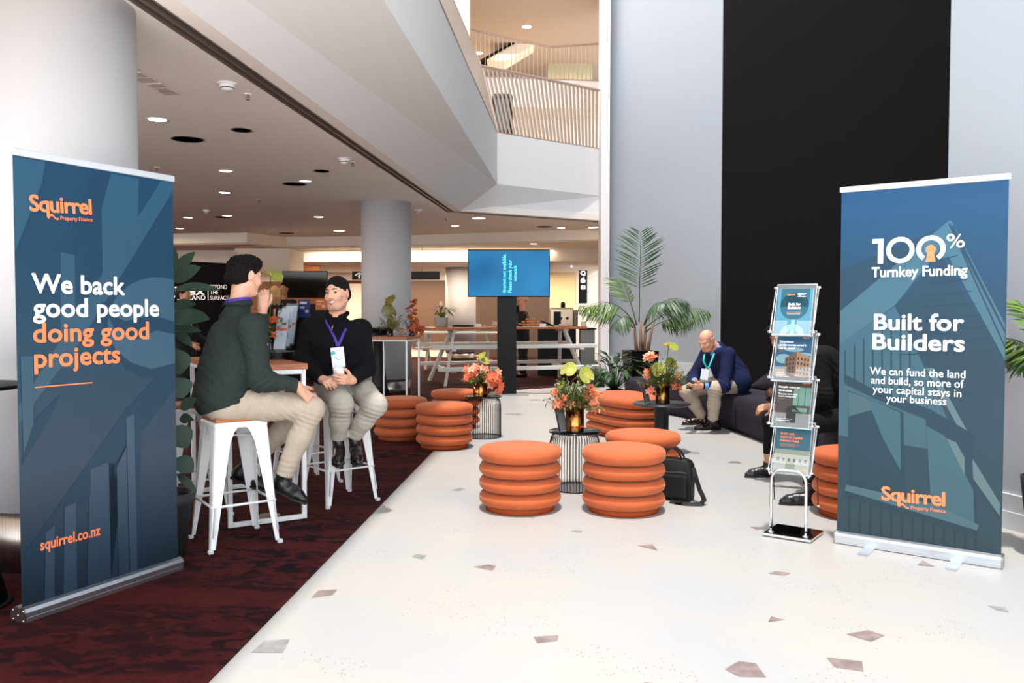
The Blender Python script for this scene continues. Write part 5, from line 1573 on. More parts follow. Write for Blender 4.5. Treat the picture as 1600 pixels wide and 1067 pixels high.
def poster(x0, x1, y0, y1, d, col, label, name='poster', ink='#e8e8ea'):
    a, b = P(x0, y0, d), P(x1, y1, d)
    mb = MB(); w, h = b.x - a.x, a.z - b.z
    mb.box(((a.x + b.x) / 2, d, (a.z + b.z) / 2), (w, .012, h))
    T = plane_T((a.x, d - .007, b.z), (1, 0, 0), (0, 0, 1))
    flat_poly(mb, T, [(w * .1, h * .75), (w * .7, h * .75), (w * .7, h * .88), (w * .1, h * .88)], 0, 1)
    flat_poly(mb, T, [(w * .1, h * .5), (w * .5, h * .5), (w * .5, h * .62), (w * .1, h * .62)], 0, 1)
    flat_poly(mb, T, circle(w * .7, h * .35, w * .16, 16), 0, 1)
    tag(mb.build(name, [M('poster_' + col[1:], col, rough=.5), M('poster_ink_' + ink[1:], ink, rough=.5)]), label, 'poster', 'posters on the black display wall')
poster(467, 485, 468, 496, 16.92, '#22408f', 'blue poster on the black display wall under the television')
poster(493, 511, 468, 484, 16.92, '#d9793a', 'orange poster on the black display wall under the television', ink='#f1c9a8')
poster(446, 458, 467, 480, 16.92, '#c24a3c', 'red poster at the left of the black display wall')
# black expo backdrop with white lettering
BD = 14.2
a, b = P(262, 407, BD), P(372, 413, BD)
root = thing('expo_backdrop', 'black exhibition backdrop with white lettering behind the rubber plant', 'backdrop', (a.x - 1.2, BD, .006))
w = b.x - (a.x - 1.2)
mb = MB(); mb.prism([(0, 0), (w, 0), (w, b.z), (0, a.z + .06)], -.05, 0, 0, Matrix(((1, 0, 0, 0), (0, 0, -1, 0), (0, 1, 0, 0), (0, 0, 0, 1)))); mb.build('panel', M('backdrop_black', '#070607', rough=.85, spec=.06), root)
mb = MB()
def bt(txt, x, y, x1, hpx, bold=.0):
    q, q2 = P(x, y, BD), P(x1, y, BD)
    T = plane_T((q.x - root.location.x, -.004, q.z), (1, 0, 0), (0, 0, 1))
    text_mesh(mb, txt, T, w=q2.x - q.x, h=hpx * BD / F_PX, bold=bold)
bt('minex', 252, 461, 320, 13.5, .02); bt('NEW ZEALAND', 252, 469, 321, 7, .01)
bt('BEYOND', 328.5, 452, 355, 6.5); bt('THE', 328.5, 460.5, 341, 6.5); bt('SURFACE', 328.5, 469, 357, 6.5)
q, q2 = P(325, 470, BD), P(325, 445, BD)
T = plane_T((q.x - root.location.x, -.004, q.z), (1, 0, 0), (0, 0, 1)); flat_poly(mb, T, [(0, 0), (.01, 0), (.01, q2.z - q.z), (0, q2.z - q.z)], 0, 0)
mb.build('lettering', [WHITEINK], root)
# hanging arrow sign behind the far column, exit sign, upright sign
def sign(name, x0, x1, y0, y1, d, label, cat, mats, fill, th=.06, hang=None):
    a, b = P(x0, y0, d), P(x1, y1, d)
    w, h = b.x - a.x, a.z - b.z
    root = thing(name, label, cat, ((a.x + b.x) / 2, d, b.z))
    mb = MB(); mb.box((0, th / 2, h / 2), (w, th, h)); mb.build('panel', mats[0], root)
    T = plane_T((-w / 2, -.003, 0), (1, 0, 0), (0, 0, 1))
    mb = MB(); fill(mb, T, w, h); mb.build('symbols', mats[1:], root)
    if hang:
        mb = MB()
        for x in (-w * .3, w * .3): mb.tube([(x, th / 2, h), (x, th / 2, hang - b.z)], .008, 6)
        mb.build('hanger', ALU, root)
    return root
def arrow(mb, T, w, h):
    x = .17
    flat_poly(mb, T, [(x - .02, h * .15), (x + .02, h * .15), (x + .02, h * .62), (x - .02, h * .62)], 0, 0)
    flat_poly(mb, T, [(x, h * .88), (x - .11, h * .55), (x - .08, h * .5), (x, h * .76), (x + .08, h * .5), (x + .11, h * .55)], 0, 0)
    flat_poly(mb, T, [(x + .19, h * .15), (x + .205, h * .15), (x + .205, h * .85), (x + .19, h * .85)], 0, 0)
sign('direction_sign', 550, 687, 424, 437, 20.0, 'long black hanging sign with a white up arrow behind the far column', 'sign', [M('sign_black', '#231d19', rough=.5), M('sign_white', '#f2eee6', emit=.5)], arrow, hang=2.93)
def exits(mb, T, w, h):
    flat_poly(mb, T, [(.02, .02), (w - .03, .02), (w - .03, h - .02), (.02, h - .02)], 0, 0)
    flat_poly(mb, T, [(w - .03, 0), (w, 0), (w, h), (w - .03, h)], 0, 1)
sign('exit_sign', 882, 894, 406, 418, 22.0, 'small lit mauve and white sign above the cream door', 'sign', [WHITEM, M('sign_mauve', '#a89ac0', emit=.7), M('sign_glow', '#ffffff', emit=1.6)], exits, hang=2.62)
# on the pale wall: tall black sign with glowing marks
x_, d_ = 911, 24.6
a, b = P(904.5, 412, d_), P(917.5, 474, d_)
root = thing('upright_sign', 'tall narrow black sign with glowing white symbols on the pale wall', 'sign', ((a.x + b.x) / 2, d_, b.z))
w, h = b.x - a.x, a.z - b.z
mb = MB(); mb.box((0, 0.04, h / 2), (w, .08, h), bev=.01); mb.build('panel', BLACK, root)
T = plane_T((-w / 2, -.003, 0), (1, 0, 0), (0, 0, 1))
mb = MB()
for txt, yy, hh in (('B', .88, .1), ('Q', .72, .1), ('6', .52, .14), ('i', .36, .1)):
    text_mesh(mb, txt, T @ Matrix.Translation((w * .5, h * yy, 0)), w=w * .55, h=h * hh, bold=.03, align='CENTER')
mb.build('symbols', [M('sign_glow', '#ffffff')], root)

# ================================================================== SOFA
PLUM = M('plum_fabric', '#2a2530', rough=.9, sheen=.35, bump=.2, bscale=300, spec=.2)
fp_ = [(1.66, 12.25), (1.78, 11.95), (2.02, 11.55), (2.24, 11.1), (2.42, 10.5), (2.56, 9.8), (2.66, 9.0), (2.70, 8.2), (2.69, 7.4), (2.62, 6.7)]
def spline_open(c, m=6):
    out = []
    c = [Vector((2 * c[0][0] - c[1][0], 2 * c[0][1] - c[1][1]))] + [Vector(p) for p in c] + [Vector((2 * c[-1][0] - c[-2][0], 2 * c[-1][1] - c[-2][1]))]
    for i in range(1, len(c) - 2):
        for k in range(m):
            t = k / m
            a, b, cc, d = c[i - 1], c[i], c[i + 1], c[i + 2]
            out.append(.5 * ((2 * b) + (cc - a) * t + (2 * a - 5 * b + 4 * cc - d) * t * t + (3 * b - a - 3 * cc + d) * t ** 3))
    out.append(c[-2])
    return out
FPATH = spline_open(fp_)
def sweep(mb, path, prof, scale=None, smooth=True, mi=0):
    """profile (o away from the front edge, z) swept along path; scale(t) -> (o factor, z factor)"""
    n = len(path)
    k = len(prof)
    vs, fs = [], []
    for i, p in enumerate(path):
        tg = (path[min(i + 1, n - 1)] - path[max(i - 1, 0)]).normalized()
        nr = Vector((-tg.y, tg.x)) * (1 if (-tg.y) > 0 else -1)
        nr = Vector((-tg.y, tg.x))
        if nr.x < 0: nr = -nr
        so, sz = scale(i / (n - 1)) if scale else (1, 1)
        for o, z in prof:
            z = prof[0][1] + (z - prof[0][1]) * sz
            q = p + nr * o * so
            vs.append((q.x, q.y, z))
    for i in range(n - 1):
        for j in range(k):
            j2 = (j + 1) % k
            fs.append((i * k + j, (i + 1) * k + j, (i + 1) * k + j2, i * k + j2))
    fs.append(tuple(range(k)))
    fs.append(tuple((n - 1) * k + j for j in range(k))[::-1])
    mb.add(vs, fs, mi, smooth)
root = thing('curved_sofa', 'dark plum curved sofa along the black wall', 'sofa', (2.6, 9.5, 0))
seat_prof = [(.02, .05), (0, .10), (-.005, .25), (0, .38), (.02, .43), (.06, .455), (.14, .462), (.85, .462), (.90, .44), (.90, .05)]
def endround(t):
    e = min(t, 1 - t)
    f = min(1, e / .035)
    return (1.0, .90 + .10 * math.sqrt(f))
cut = [i for i, p in enumerate(FPATH) if p.y < 9.78][0]
for seg in (FPATH[:cut + 1], FPATH[cut:]):
    mb = MB(); sweep(mb, seg, seat_prof, endround); mb.build('seat_module', PLUM, root, True)
mb = MB(); sweep(mb, FPATH, [(.06, 0), (.06, .052), (.86, .052), (.86, 0)], None, False); mb.build('plinth', BLACK, root, True)
bk = [p for p in FPATH if 7.0 < p.y < 10.35]
def hump(t): return (1.0, max(.12, (math.sin(math.pi * min(1, max(0, t * .96 + .02))) ** .5)))
bprof = [(.52, .455), (.50, .52), (.52, .64), (.56, .78), (.62, .86), (.70, .885), (.80, .86), (.86, .76), (.89, .6), (.90, .455)]
mb = MB(); sweep(mb, bk, bprof, hump); mb.build('backrest', PLUM, root, True)
bk2 = [p for p in FPATH if 10.8 < p.y < 12.0]

# ---- handbag on the sofa and laptop bag on the floor
hb = P(1180, 615, 9.0)
root = thing('handbag', 'brown gathered leather handbag lying on the plum sofa', 'handbag', (hb.x + .22, 9.05, .462), math.radians(70))
mb = MB()
vs, fs = [], []
n1, n2 = 28, 12
for i in range(n1):
    for j in range(n2):
        u, v = i / (n1 - 1), j / n2 * 2 * math.pi
        L = (u - .5) * .46
        r = math.sin(math.pi * min(.98, max(.03, u))) ** .5
        cr = .006 * math.sin(u * 46 + 3 * math.sin(v)) + .005 * math.sin(v * 7)
        vs.append((L, (.09 * r + cr) * math.cos(v), .062 + (.06 * r + cr) * math.sin(v)))
for i in range(n1 - 1):
    for j in range(n2): fs.append((i * n2 + j, (i + 1) * n2 + j, (i + 1) * n2 + (j + 1) % n2, i * n2 + (j + 1) % n2))
fs.append(tuple(range(n2))); fs.append(tuple((n1 - 1) * n2 + j for j in range(n2))[::-1])
mb.add(vs, fs, 0, True)
mb.build('body', M('brown_leather', '#4a2a1a', rough=.3, bump=.5, bscale=30), root)
mb = MB(); mb.tube([(-.2 + .4 * i / 12, -.05 - .06 * math.sin(math.pi * i / 12), .11 + .03 * math.sin(math.pi * i / 12)) for i in range(13)], .012, 8); mb.build('strap', M('brown_leather_strap', '#6b4024', rough=.35), root)
mb = MB()
for i in range(8): mb.tube([(-.23 - .008 * i, -.02 + .006 * (i % 3), .05 - .005 * i), (-.245 - .008 * i, -.03 + .006 * (i % 2), .03)], .006, 6)
mb.build('chain_tassel', M('brass_chain', '#a3824e', rough=.25, metal=1), root)

root = thing('laptop_bag', 'black laptop bag with shoulder strap standing on the white floor', 'bag', (1.215, 6.28, 0), math.radians(-28))
NYL = M('black_nylon', '#0b0c0e', rough=.6, bump=.25, bscale=220, spec=.3)
mb = MB()
outl = [(-.15, .02), (-.145, .0), (.145, .0), (.15, .02), (.152, .2), (.145, .26), (.125, .292), (.09, .305), (-.09, .305), (-.125, .292), (-.145, .26), (-.152, .2)]
vs, fs = [], []
for y, k in ((-.062, .93), (-.055, .985), (-.03, 1.0), (.03, 1.0), (.055, .985), (.062, .93)):
    vs += [(x * k, y + .012 * math.sin(z * 9), .005 + z * (k * .5 + .5)) for x, z in outl]
n_ = len(outl)
for i in range(5):
    for j in range(n_): fs.append((i * n_ + j, i * n_ + (j + 1) % n_, (i + 1) * n_ + (j + 1) % n_, (i + 1) * n_ + j))
fs.append(tuple(range(n_))[::-1]); fs.append(tuple(5 * n_ + j for j in range(n_)))
mb.add(vs, fs, 0, True); mb.build('body', NYL, root)
mb = MB(); mb.box((.0, -.066, .11), (.25, .03, .17), bev=.014, seg=2); mb.build('front_pocket', NYL, root)
mb = MB(); mb.tube([(-.12 + .24 * i / 10, -.068, .215 + .004 * math.sin(i)) for i in range(11)], .004, 6); mb.build('zip', M('zip_grey', '#3a3c40', rough=.35), root)
for y in (-.045, .045):
    mb = MB(); mb.ribbon([(-.075 * math.cos(math.pi * i / 14), y * (1 - .5 * math.sin(math.pi * i / 14)), .285 + .10 * math.sin(math.pi * i / 14)) for i in range(15)], (0, 1, 0), .026, .007); mb.build('handle', NYL, root)
sp = spline_open([(.15, .0), (.18, -.03), (.22, -.06), (.26, -.09), (.24, -.14), (.14, -.17), (.02, -.14)], 5)
zz = [.25, .19, .10, .03, .012, .01, .008]
zs = [zz[min(6, i // 5)] + (zz[min(6, i // 5 + 1)] - zz[min(6, i // 5)]) * ((i % 5) / 5) for i in range(len(sp))]
mb = MB(); mb.ribbon([(p.x, p.y, z) for p, z in zip(sp, zs)], (.3, 1, .6), .04, .004); mb.box((sp[-4].x, sp[-4].y, .02), (.05, .045, .012), bev=.003); mb.build('shoulder_strap', NYL, root)
# ================================================================== PEOPLE: smooth volumes meshed into one continuous skin
def to_np(v): return np.array((v[0], v[1], v[2]), dtype=np.float32)
class Vol:
    def __init__(s, k=.02):
        s.p = []; s.k = k; s.cuts = []
    def cap(s, a, b, ra, rb=None, k=None, sub=False, flat=False):
        s.p.append(('c', to_np(a), to_np(b), ra, ra if rb is None else rb, s.k if k is None else k, sub, flat)); return s
    def ell(s, c, r, R=None, k=None, sub=False):
        s.p.append(('e', to_np(c), np.array(r, np.float32), np.array(R if R is not None else Matrix.Identity(3), np.float32), s.k if k is None else k, sub)); return s
    def path(s, pts, rs, k=None):
        for i in range(len(pts) - 1): s.cap(pts[i], pts[i + 1], rs[i], rs[i + 1], k)
        return s
    def cut(s, p, n): s.cuts.append((to_np(p), to_np(unit(n)))); return s
    @staticmethod
    def _d(p, X, Y, Z):
        if p[0] == 'c':
            a, b, ra, rb = p[1:5]
            ab = b - a
            L2 = max(1e-9, float(ab @ ab))
            dx, dy, dz = X - a[0], Y - a[1], Z - a[2]
            t = (dx * ab[0] + dy * ab[1] + dz * ab[2]) / L2
            tc = np.clip(t, 0, 1)
            d = np.sqrt((dx - ab[0] * tc) ** 2 + (dy - ab[1] * tc) ** 2 + (dz - ab[2] * tc) ** 2) - (ra + (rb - ra) * tc)
            if p[7]: d = np.maximum(d, (t - 1) * math.sqrt(L2))
            return d
        c, r, R = p[1:4]
        dx, dy, dz = X - c[0], Y - c[1], Z - c[2]
        u = [(dx * R[0][i] + dy * R[1][i] + dz * R[2][i]) for i in range(3)]
        k0 = np.sqrt(sum((u[i] / r[i]) ** 2 for i in range(3))) + 1e-9
        k1 = np.sqrt(sum((u[i] / r[i] ** 2) ** 2 for i in range(3))) + 1e-9
        return k0 * (k0 - 1) / k1
    @staticmethod
    def _bb(p):
        if p[0] == 'c':
            m = max(p[3], p[4])
            return np.minimum(p[1], p[2]) - m, np.maximum(p[1], p[2]) + m
        m = float(max(p[2]))
        return p[1] - m, p[1] + m
    def dist(s, q):
        q = np.array(q, np.float32).reshape(-1, 3)
        F = np.full(len(q), 9.0, np.float32)
        for p in s.p:
            F = s._mix(F, s._d(p, q[:, 0], q[:, 1], q[:, 2]), p)
        for c, n in s.cuts: F = np.maximum(F, (q - c) @ n)
        return F
    @staticmethod
    def _mix(F, d, p):
        k, subt = p[-3:-1] if p[0] == 'c' else p[-2:]
        if subt:
            h = np.maximum(k - np.abs(F + d), 0) / k
            return np.maximum(F, -d) + h * h * k / 4
        h = np.maximum(k - np.abs(F - d), 0) / k
        return np.minimum(F, d) - h * h * k / 4
    def hit(s, x, y, d0=2.0):
        """where the sight line through picture point x, y meets the surface"""
        r = ray(x, y).normalized()
        o = CAM
        t = d0
        for _ in range(90):
            q = o + r * t
            d = float(s.dist(q)[0])
            if d < .0015: return q
            t += min(max(d, .002) * .9, .25)
            if t > 30: break
        return None
    def mesh(s, res, smooth=1):
        los, his = zip(*[s._bb(p) for p in s.p if not p[-2 if p[0] == 'c' else -1]])
        lo = np.min(los, 0) - 4 * res
        n = np.ceil((np.max(his, 0) + 4 * res - lo) / res).astype(int) + 1
        ax = [lo[i] + res * np.arange(n[i], dtype=np.float32) for i in range(3)]
        F = np.full(tuple(n), 1.0, np.float32)
        for p in s.p:
            a, b = s._bb(p)
            m = (p[-3] if p[0] == 'c' else p[-2]) + 3 * res
            i0 = np.clip(np.floor((a - m - lo) / res).astype(int), 0, n - 1)
            i1 = np.clip(np.ceil((b + m - lo) / res).astype(int) + 1, 1, n)
            if np.any(i1 <= i0): continue
            sl = tuple(slice(i0[i], i1[i]) for i in range(3))
            X = ax[0][sl[0]][:, None, None]; Y = ax[1][sl[1]][None, :, None]; Z = ax[2][sl[2]][None, None, :]
            F[sl] = s._mix(F[sl], s._d(p, X, Y, Z), p)
        for c, nn in s.cuts:
            F = np.maximum(F, (ax[0][:, None, None] - c[0]) * nn[0] + (ax[1][None, :, None] - c[1]) * nn[1] + (ax[2][None, None, :] - c[2]) * nn[2])
        F[0], F[-1], F[:, 0], F[:, -1], F[:, :, 0], F[:, :, -1] = 1, 1, 1, 1, 1, 1
        S = F < 0
        m = np.array(F.shape) - 1
        cnt = np.zeros(tuple(m), np.int8)
        cs = [(i, j, k) for i in (0, 1) for j in (0, 1) for k in (0, 1)]
        for i, j, k in cs: cnt += S[i:m[0] + i, j:m[1] + j, k:m[2] + k]
        act = (cnt > 0) & (cnt < 8)
        I = np.argwhere(act)
        idx = np.full(tuple(m), -1, np.int32)
        idx[act] = np.arange(len(I))
        vals = {c: F[I[:, 0] + c[0], I[:, 1] + c[1], I[:, 2] + c[2]] for c in cs}
        acc = np.zeros((len(I), 3), np.float32); num = np.zeros(len(I), np.float32)
        for a in cs:
            for axn in range(3):
                if a[axn]: continue
                b = list(a); b[axn] = 1; b = tuple(b)
                va, vb = vals[a], vals[b]
                cr = (va < 0) != (vb < 0)
                t = np.where(cr, va / np.where(cr, va - vb, 1), 0)
                pos = np.tile(np.array(a, np.float32), (len(I), 1)); pos[:, axn] = t
                acc += np.where(cr[:, None], pos, 0); num += cr
        V = lo + (I + acc / num[:, None]) * res
        quads = []
        for axn in range(3):
            o1, o2 = [(1, 2), (2, 0), (0, 1)][axn]
            sl0 = [slice(1, -1)] * 3; sl1 = [slice(1, -1)] * 3
            sl0[axn] = slice(0, -1); sl1[axn] = slice(1, None)
            A, B = S[tuple(sl0)], S[tuple(sl1)]
            for flip, Mk in ((False, A & ~B), (True, ~A & B)):
                E = np.argwhere(Mk)
                if not len(E): continue
                base = E.copy()
                for q in range(3):
                    if q != axn: base[:, q] += 1
                e1 = np.zeros(3, int); e1[o1] = 1
                e2 = np.zeros(3, int); e2[o2] = 1
                c = [base - e1 - e2, base - e2, base, base - e1]
                Q = np.stack([idx[x[:, 0], x[:, 1], x[:, 2]] for x in c], 1)
                quads.append(Q[:, ::-1] if flip else Q)
        Q = np.concatenate(quads)
        Q = Q[(Q >= 0).all(1)]
        for _ in range(smooth):
            s_ = np.zeros_like(V); c_ = np.zeros(len(V), np.float32)
            for i in range(4):
                np.add.at(s_, Q[:, i], V[Q[:, (i + 1) % 4]] + V[Q[:, i - 1]]); np.add.at(c_, Q[:, i], 2)
            V = V * .5 + .5 * s_ / np.maximum(c_, 1)[:, None]
        return V, Q
    def build(s, name, mats, parent, res, smooth=1, disp=None, paint=None):
        V, Q = s.mesh(res, smooth)
        me = bpy.data.meshes.new(name)
        loc = np.array(base_matrix(parent).translation, np.float32) if parent is not None else np.zeros(3, np.float32)
        me.vertices.add(len(V)); me.vertices.foreach_set('co', (V - loc).astype(np.float32).ravel())
        me.loops.add(len(Q) * 4); me.loops.foreach_set('vertex_index', Q.astype(np.int32).ravel())
        me.polygons.add(len(Q)); me.polygons.foreach_set('loop_start', np.arange(0, len(Q) * 4, 4, dtype=np.int32))
        me.polygons.foreach_set('use_smooth', np.ones(len(Q), bool))
        for m in (mats if isinstance(mats, (list, tuple)) else [mats]): me.materials.append(m)
        me.update(calc_edges=True)
        if disp is not None:
            N = np.zeros(len(V) * 3, np.float32); me.vertices.foreach_get('normal', N)
            N = N.reshape(-1, 3)
            V2 = V + N * disp(V)[:, None]
            me.vertices.foreach_set('co', (V2 - loc).astype(np.float32).ravel())
        if paint is not None:
            me.polygons.foreach_set('material_index', paint(V[Q].mean(1)).astype(np.int32))
        me.update()
        o = bpy.data.objects.new(name, me); COL.objects.link(o)
        if parent is not None: o.parent = parent
        return o

def wrinkle(spots, amp=.004):
    """cloth folds: list of (centre, radius, fold direction, wavelength, amplitude)"""
    def f(V):
        d = amp * .35 * (np.sin(V[:, 0] * 31 + 3 * np.sin(V[:, 2] * 17)) * np.sin(V[:, 1] * 27 + 2 * np.sin(V[:, 0] * 23)) + .6 * np.sin(V[:, 2] * 41 + 2.5 * np.sin(V[:, 0] * 19 + V[:, 1] * 21)))
        for c, r, dr, wl, a in spots:
            c = to_np(c); dr = to_np(unit(dr))
            q = V - c
            g = np.exp(-(q * q).sum(1) / (r * r))
            ph = q @ dr / wl * 6.283 + 1.2 * np.sin(q[:, 2] * 26 + q[:, 0] * 15)
            d = d + a * g * (np.abs(np.sin(ph * .5)) - .6)
        return d
    return f

def head_frame(yaw, pitch=0.0, roll=0.0):
    """columns: right, forward, up.  yaw: direction the face looks, measured from +X towards +Y"""
    f = Vector((math.cos(yaw) * math.cos(pitch), math.sin(yaw) * math.cos(pitch), math.sin(pitch)))
    r = f.cross(Vector((0, 0, 1))).normalized()
    u = r.cross(f)
    Rm = Matrix((r, f, u)).transposed()
    return Rm @ Matrix.Rotation(roll, 3, 'Y')
def head(S, c, R, s=1.0, smile=0.0, jaw=1.0):
    c = Vector(c)
    def w(x, y, z): return c + R @ (Vector((x, y, z)) * s)
    S.ell(w(0, -.012, .038), (.074 * s, .096 * s, .082 * s), R, .02)
    S.ell(w(0, .030, -.030), (.063 * s, .062 * s, .082 * s), R, .03)
    S.ell(w(0, .052, -.092), (.030 * s * jaw, .030 * s, .024 * s), R, .03)
    for sx in (-1, 1):
        S.cap(w(sx * .054 * jaw, .0, -.05), w(sx * .028 * jaw, .055, -.098), .020 * s, .018 * s, .03)
        S.ell(w(sx * .036, .066, -.030), (.024 * s, .022 * s, .024 * s), R, .025)
        S.cap(w(sx * .012, .086, .022), w(sx * .045, .073, .022), .0085 * s, .0075 * s, .014)
    S.cap(w(0, .090, .012), w(0, .112, -.030), .0085 * s, .0125 * s, .012)
    for sx in (-1, 1):
        S.ell(w(sx * .0115, .100, -.033), (.008 * s, .010 * s, .008 * s), R, .008)
        S.ell(w(sx * .032, .094, .003), (.016 * s, .014 * s, .0095 * s), R, .008, True)
    for sx in (-1, 1):
        S.cap(w(sx * .020, .0865, .0085), w(sx * .044, .0805, .0078), .0034 * s, .003 * s, .004)
        S.cap(w(sx * .022, .0855, -.0045), w(sx * .043, .080, -.0035), .0028 * s, .0025 * s, .004)
    sm = smile * .008
    for sx in (-1, 1):
        S.cap(w(0, .0955, -.058), w(sx * .023, .0835, -.060 + sm), .0062 * s, .004 * s, .005)
        S.cap(w(0, .0945, -.072), w(sx * .022, .0830, -.066 + sm), .0068 * s, .004 * s, .005)
    for sx in (-1, 1): S.cap(w(0, .104, -.0655), w(sx * .024, .0895, -.063 + sm), .0022 * s, .0014 * s, .003, True)
    for sx in (-1, 1):
        Re = R @ Matrix.Rotation(sx * -.35, 3, 'Z') @ Matrix.Rotation(-.2, 3, 'X')
        S.ell(w(sx * .076, -.010, -.002), (.008 * s, .020 * s, .032 * s), Re, .006)
        S.ell(w(sx * .083, -.006, .003), (.005 * s, .010 * s, .018 * s), Re, .004, True)
    return w
def face_paint(c, R, s, smile, stub=False, teeth=False):
    Rn = np.array(R, np.float32)
    def f(C):
        q = (C - to_np(c)) @ Rn / s
        x, y, z = q[:, 0], q[:, 1], q[:, 2]
        sm = smile * .008
        zz = z - sm * (np.abs(x) / .023)
        lip = (np.abs(x) < .024) & (y > .070) & (zz > -.079 + .28 * np.abs(x)) & (zz < -.0525 - .18 * np.abs(x))
        out = np.zeros(len(C), int)
        if stub:
            bd = (z < -.022 - .35 * np.maximum(0, .055 - np.abs(x)) * (y > .03)) & (z > -.125) & (y > -.005) & ~((z > -.045) & (np.abs(x) < .045) & (y > .05) & (z > -.048)) & (np.abs(q[:, 0]) < .09)
            out[bd] = 2
        out[lip] = 1
        if teeth:
            th = (np.abs(x) < .019) & (y > .070) & (np.abs(zz + .0655) < .0036)
            out[th] = 3
        return out
    return f
EYEM = [M('eye_white', '#e9e4de', rough=.2), M('iris_brown', '#3b2416', rough=.15), M('pupil', '#050505', rough=.1)]
def eyes(parent, w, R, s, look=(0, 1, 0)):
    for sx in (-1, 1):
        c = w(sx * .032, .0745, .0025)
        d = (R @ unit(look))
        mb = MB()
        n = 16; vs = []; fs = []; mi = []
        F_ = frame(d)
        for i in range(9):
            th = math.pi * .62 * i / 8
            for j in range(n):
                a = 2 * math.pi * j / n
                vs.append(c + F_ @ (Vector((math.sin(th) * math.cos(a), math.sin(th) * math.sin(a), math.cos(th))) * .0129 * s))
        mb.v = [tuple(v) for v in vs]
        for i in range(8):
            for j in range(n):
                mb.f.append((i * n + j, (i + 1) * n + j, (i + 1) * n + (j + 1) % n, i * n + (j + 1) % n)); mb.m.append(2 if i < 1 else (1 if i < 3 else 0)); mb.sm.append(True)
        mb.build('eye', EYEM, parent, True)
def brows(parent, w, mat, s):
    mb = MB()
    for sx in (-1, 1):
        mb.tube([w(sx * .0185, .0870, .0055), w(sx * .026, .0900, .0100), w(sx * .037, .0885, .0100), w(sx * .0465, .0805, .0050)], .0011 * s, 5)
        mb.tube([w(sx * .014, .0965, .0235), w(sx * .026, .0945, .0285), w(sx * .040, .085, .0275), w(sx * .050, .0745, .0225)], [.0028 * s, .0038 * s, .0034 * s, .0015 * s], 6)
    mb.build('eyebrows', mat, parent, True)

def hand(S, wr, fwd, back, side, curls, thumb=(.5, .35, .3), s=1.0, spread=.10, k=.007):
    """fwd: fingers direction, back: normal of the back of the hand, side: +1 left hand, -1 right hand.
    curls: bend per finger (index..little) as (knuckle, middle, tip) angles towards the palm"""
    y = unit(fwd); z = Vector(back); z = (z - y * z.dot(y)).normalized()
    x = y.cross(z) * side
    wr = Vector(wr)
    def w(a, b, c): return wr + (x * a + y * b + z * c) * s
    S.cap(w(0, -.03, 0), w(0, .01, 0), .026 * s, .026 * s, .02)
    for a, b2 in ((.026, .088), (.009, .092), (-.009, .089), (-.024, .082)):
        S.cap(w(a * .6, .01, 0), w(a, b2, 0), .0165 * s, .0118 * s, .012)
    lens = ((.042, .026, .021), (.046, .030, .022), (.043, .028, .021), (.034, .021, .019))
    tips = []
    for i, (a, b2) in enumerate(((.028, .090), (.0095, .094), (-.0095, .091), (-.026, .083))):
        p = w(a, b2, 0)
        ang = 0.0
        sp = (1.5 - i) * spread
        pts = [p]
        for q in range(3):
            ang += curls[i][q]
            d = (y * math.cos(ang) - z * math.sin(ang) + x * sp * math.cos(ang) * (1 if q == 0 else .8)).normalized()
            p = p + d * lens[i][q] * s
            pts.append(p)
        rs = (.0098, .0088, .0080, .0066)
        for q in range(3): S.cap(pts[q], pts[q + 1], rs[q] * s, rs[q + 1] * s, .004)
        tips.append(pts)
    t0 = w(.022, .022, -.006)
    d1 = (x * math.cos(thumb[0]) * .9 + y * .75 - z * math.sin(thumb[0])).normalized()
    t1 = t0 + d1 * .040 * s
    d2 = (d1 + (-x * .5 - z * .5) * thumb[1] + y * .5).normalized()
    t2 = t1 + d2 * .032 * s
    d3 = (d2 + (-x * .6 - z * .4) * thumb[2] + y * .3).normalized()
    t3 = t2 + d3 * .026 * s
    S.cap(t0, t1, .0165 * s, .0125 * s, .012); S.cap(t1, t2, .0115 * s, .0105 * s, .005); S.cap(t2, t3, .0105 * s, .0078 * s, .005)
    return tips, (t0, t1, t2, t3)

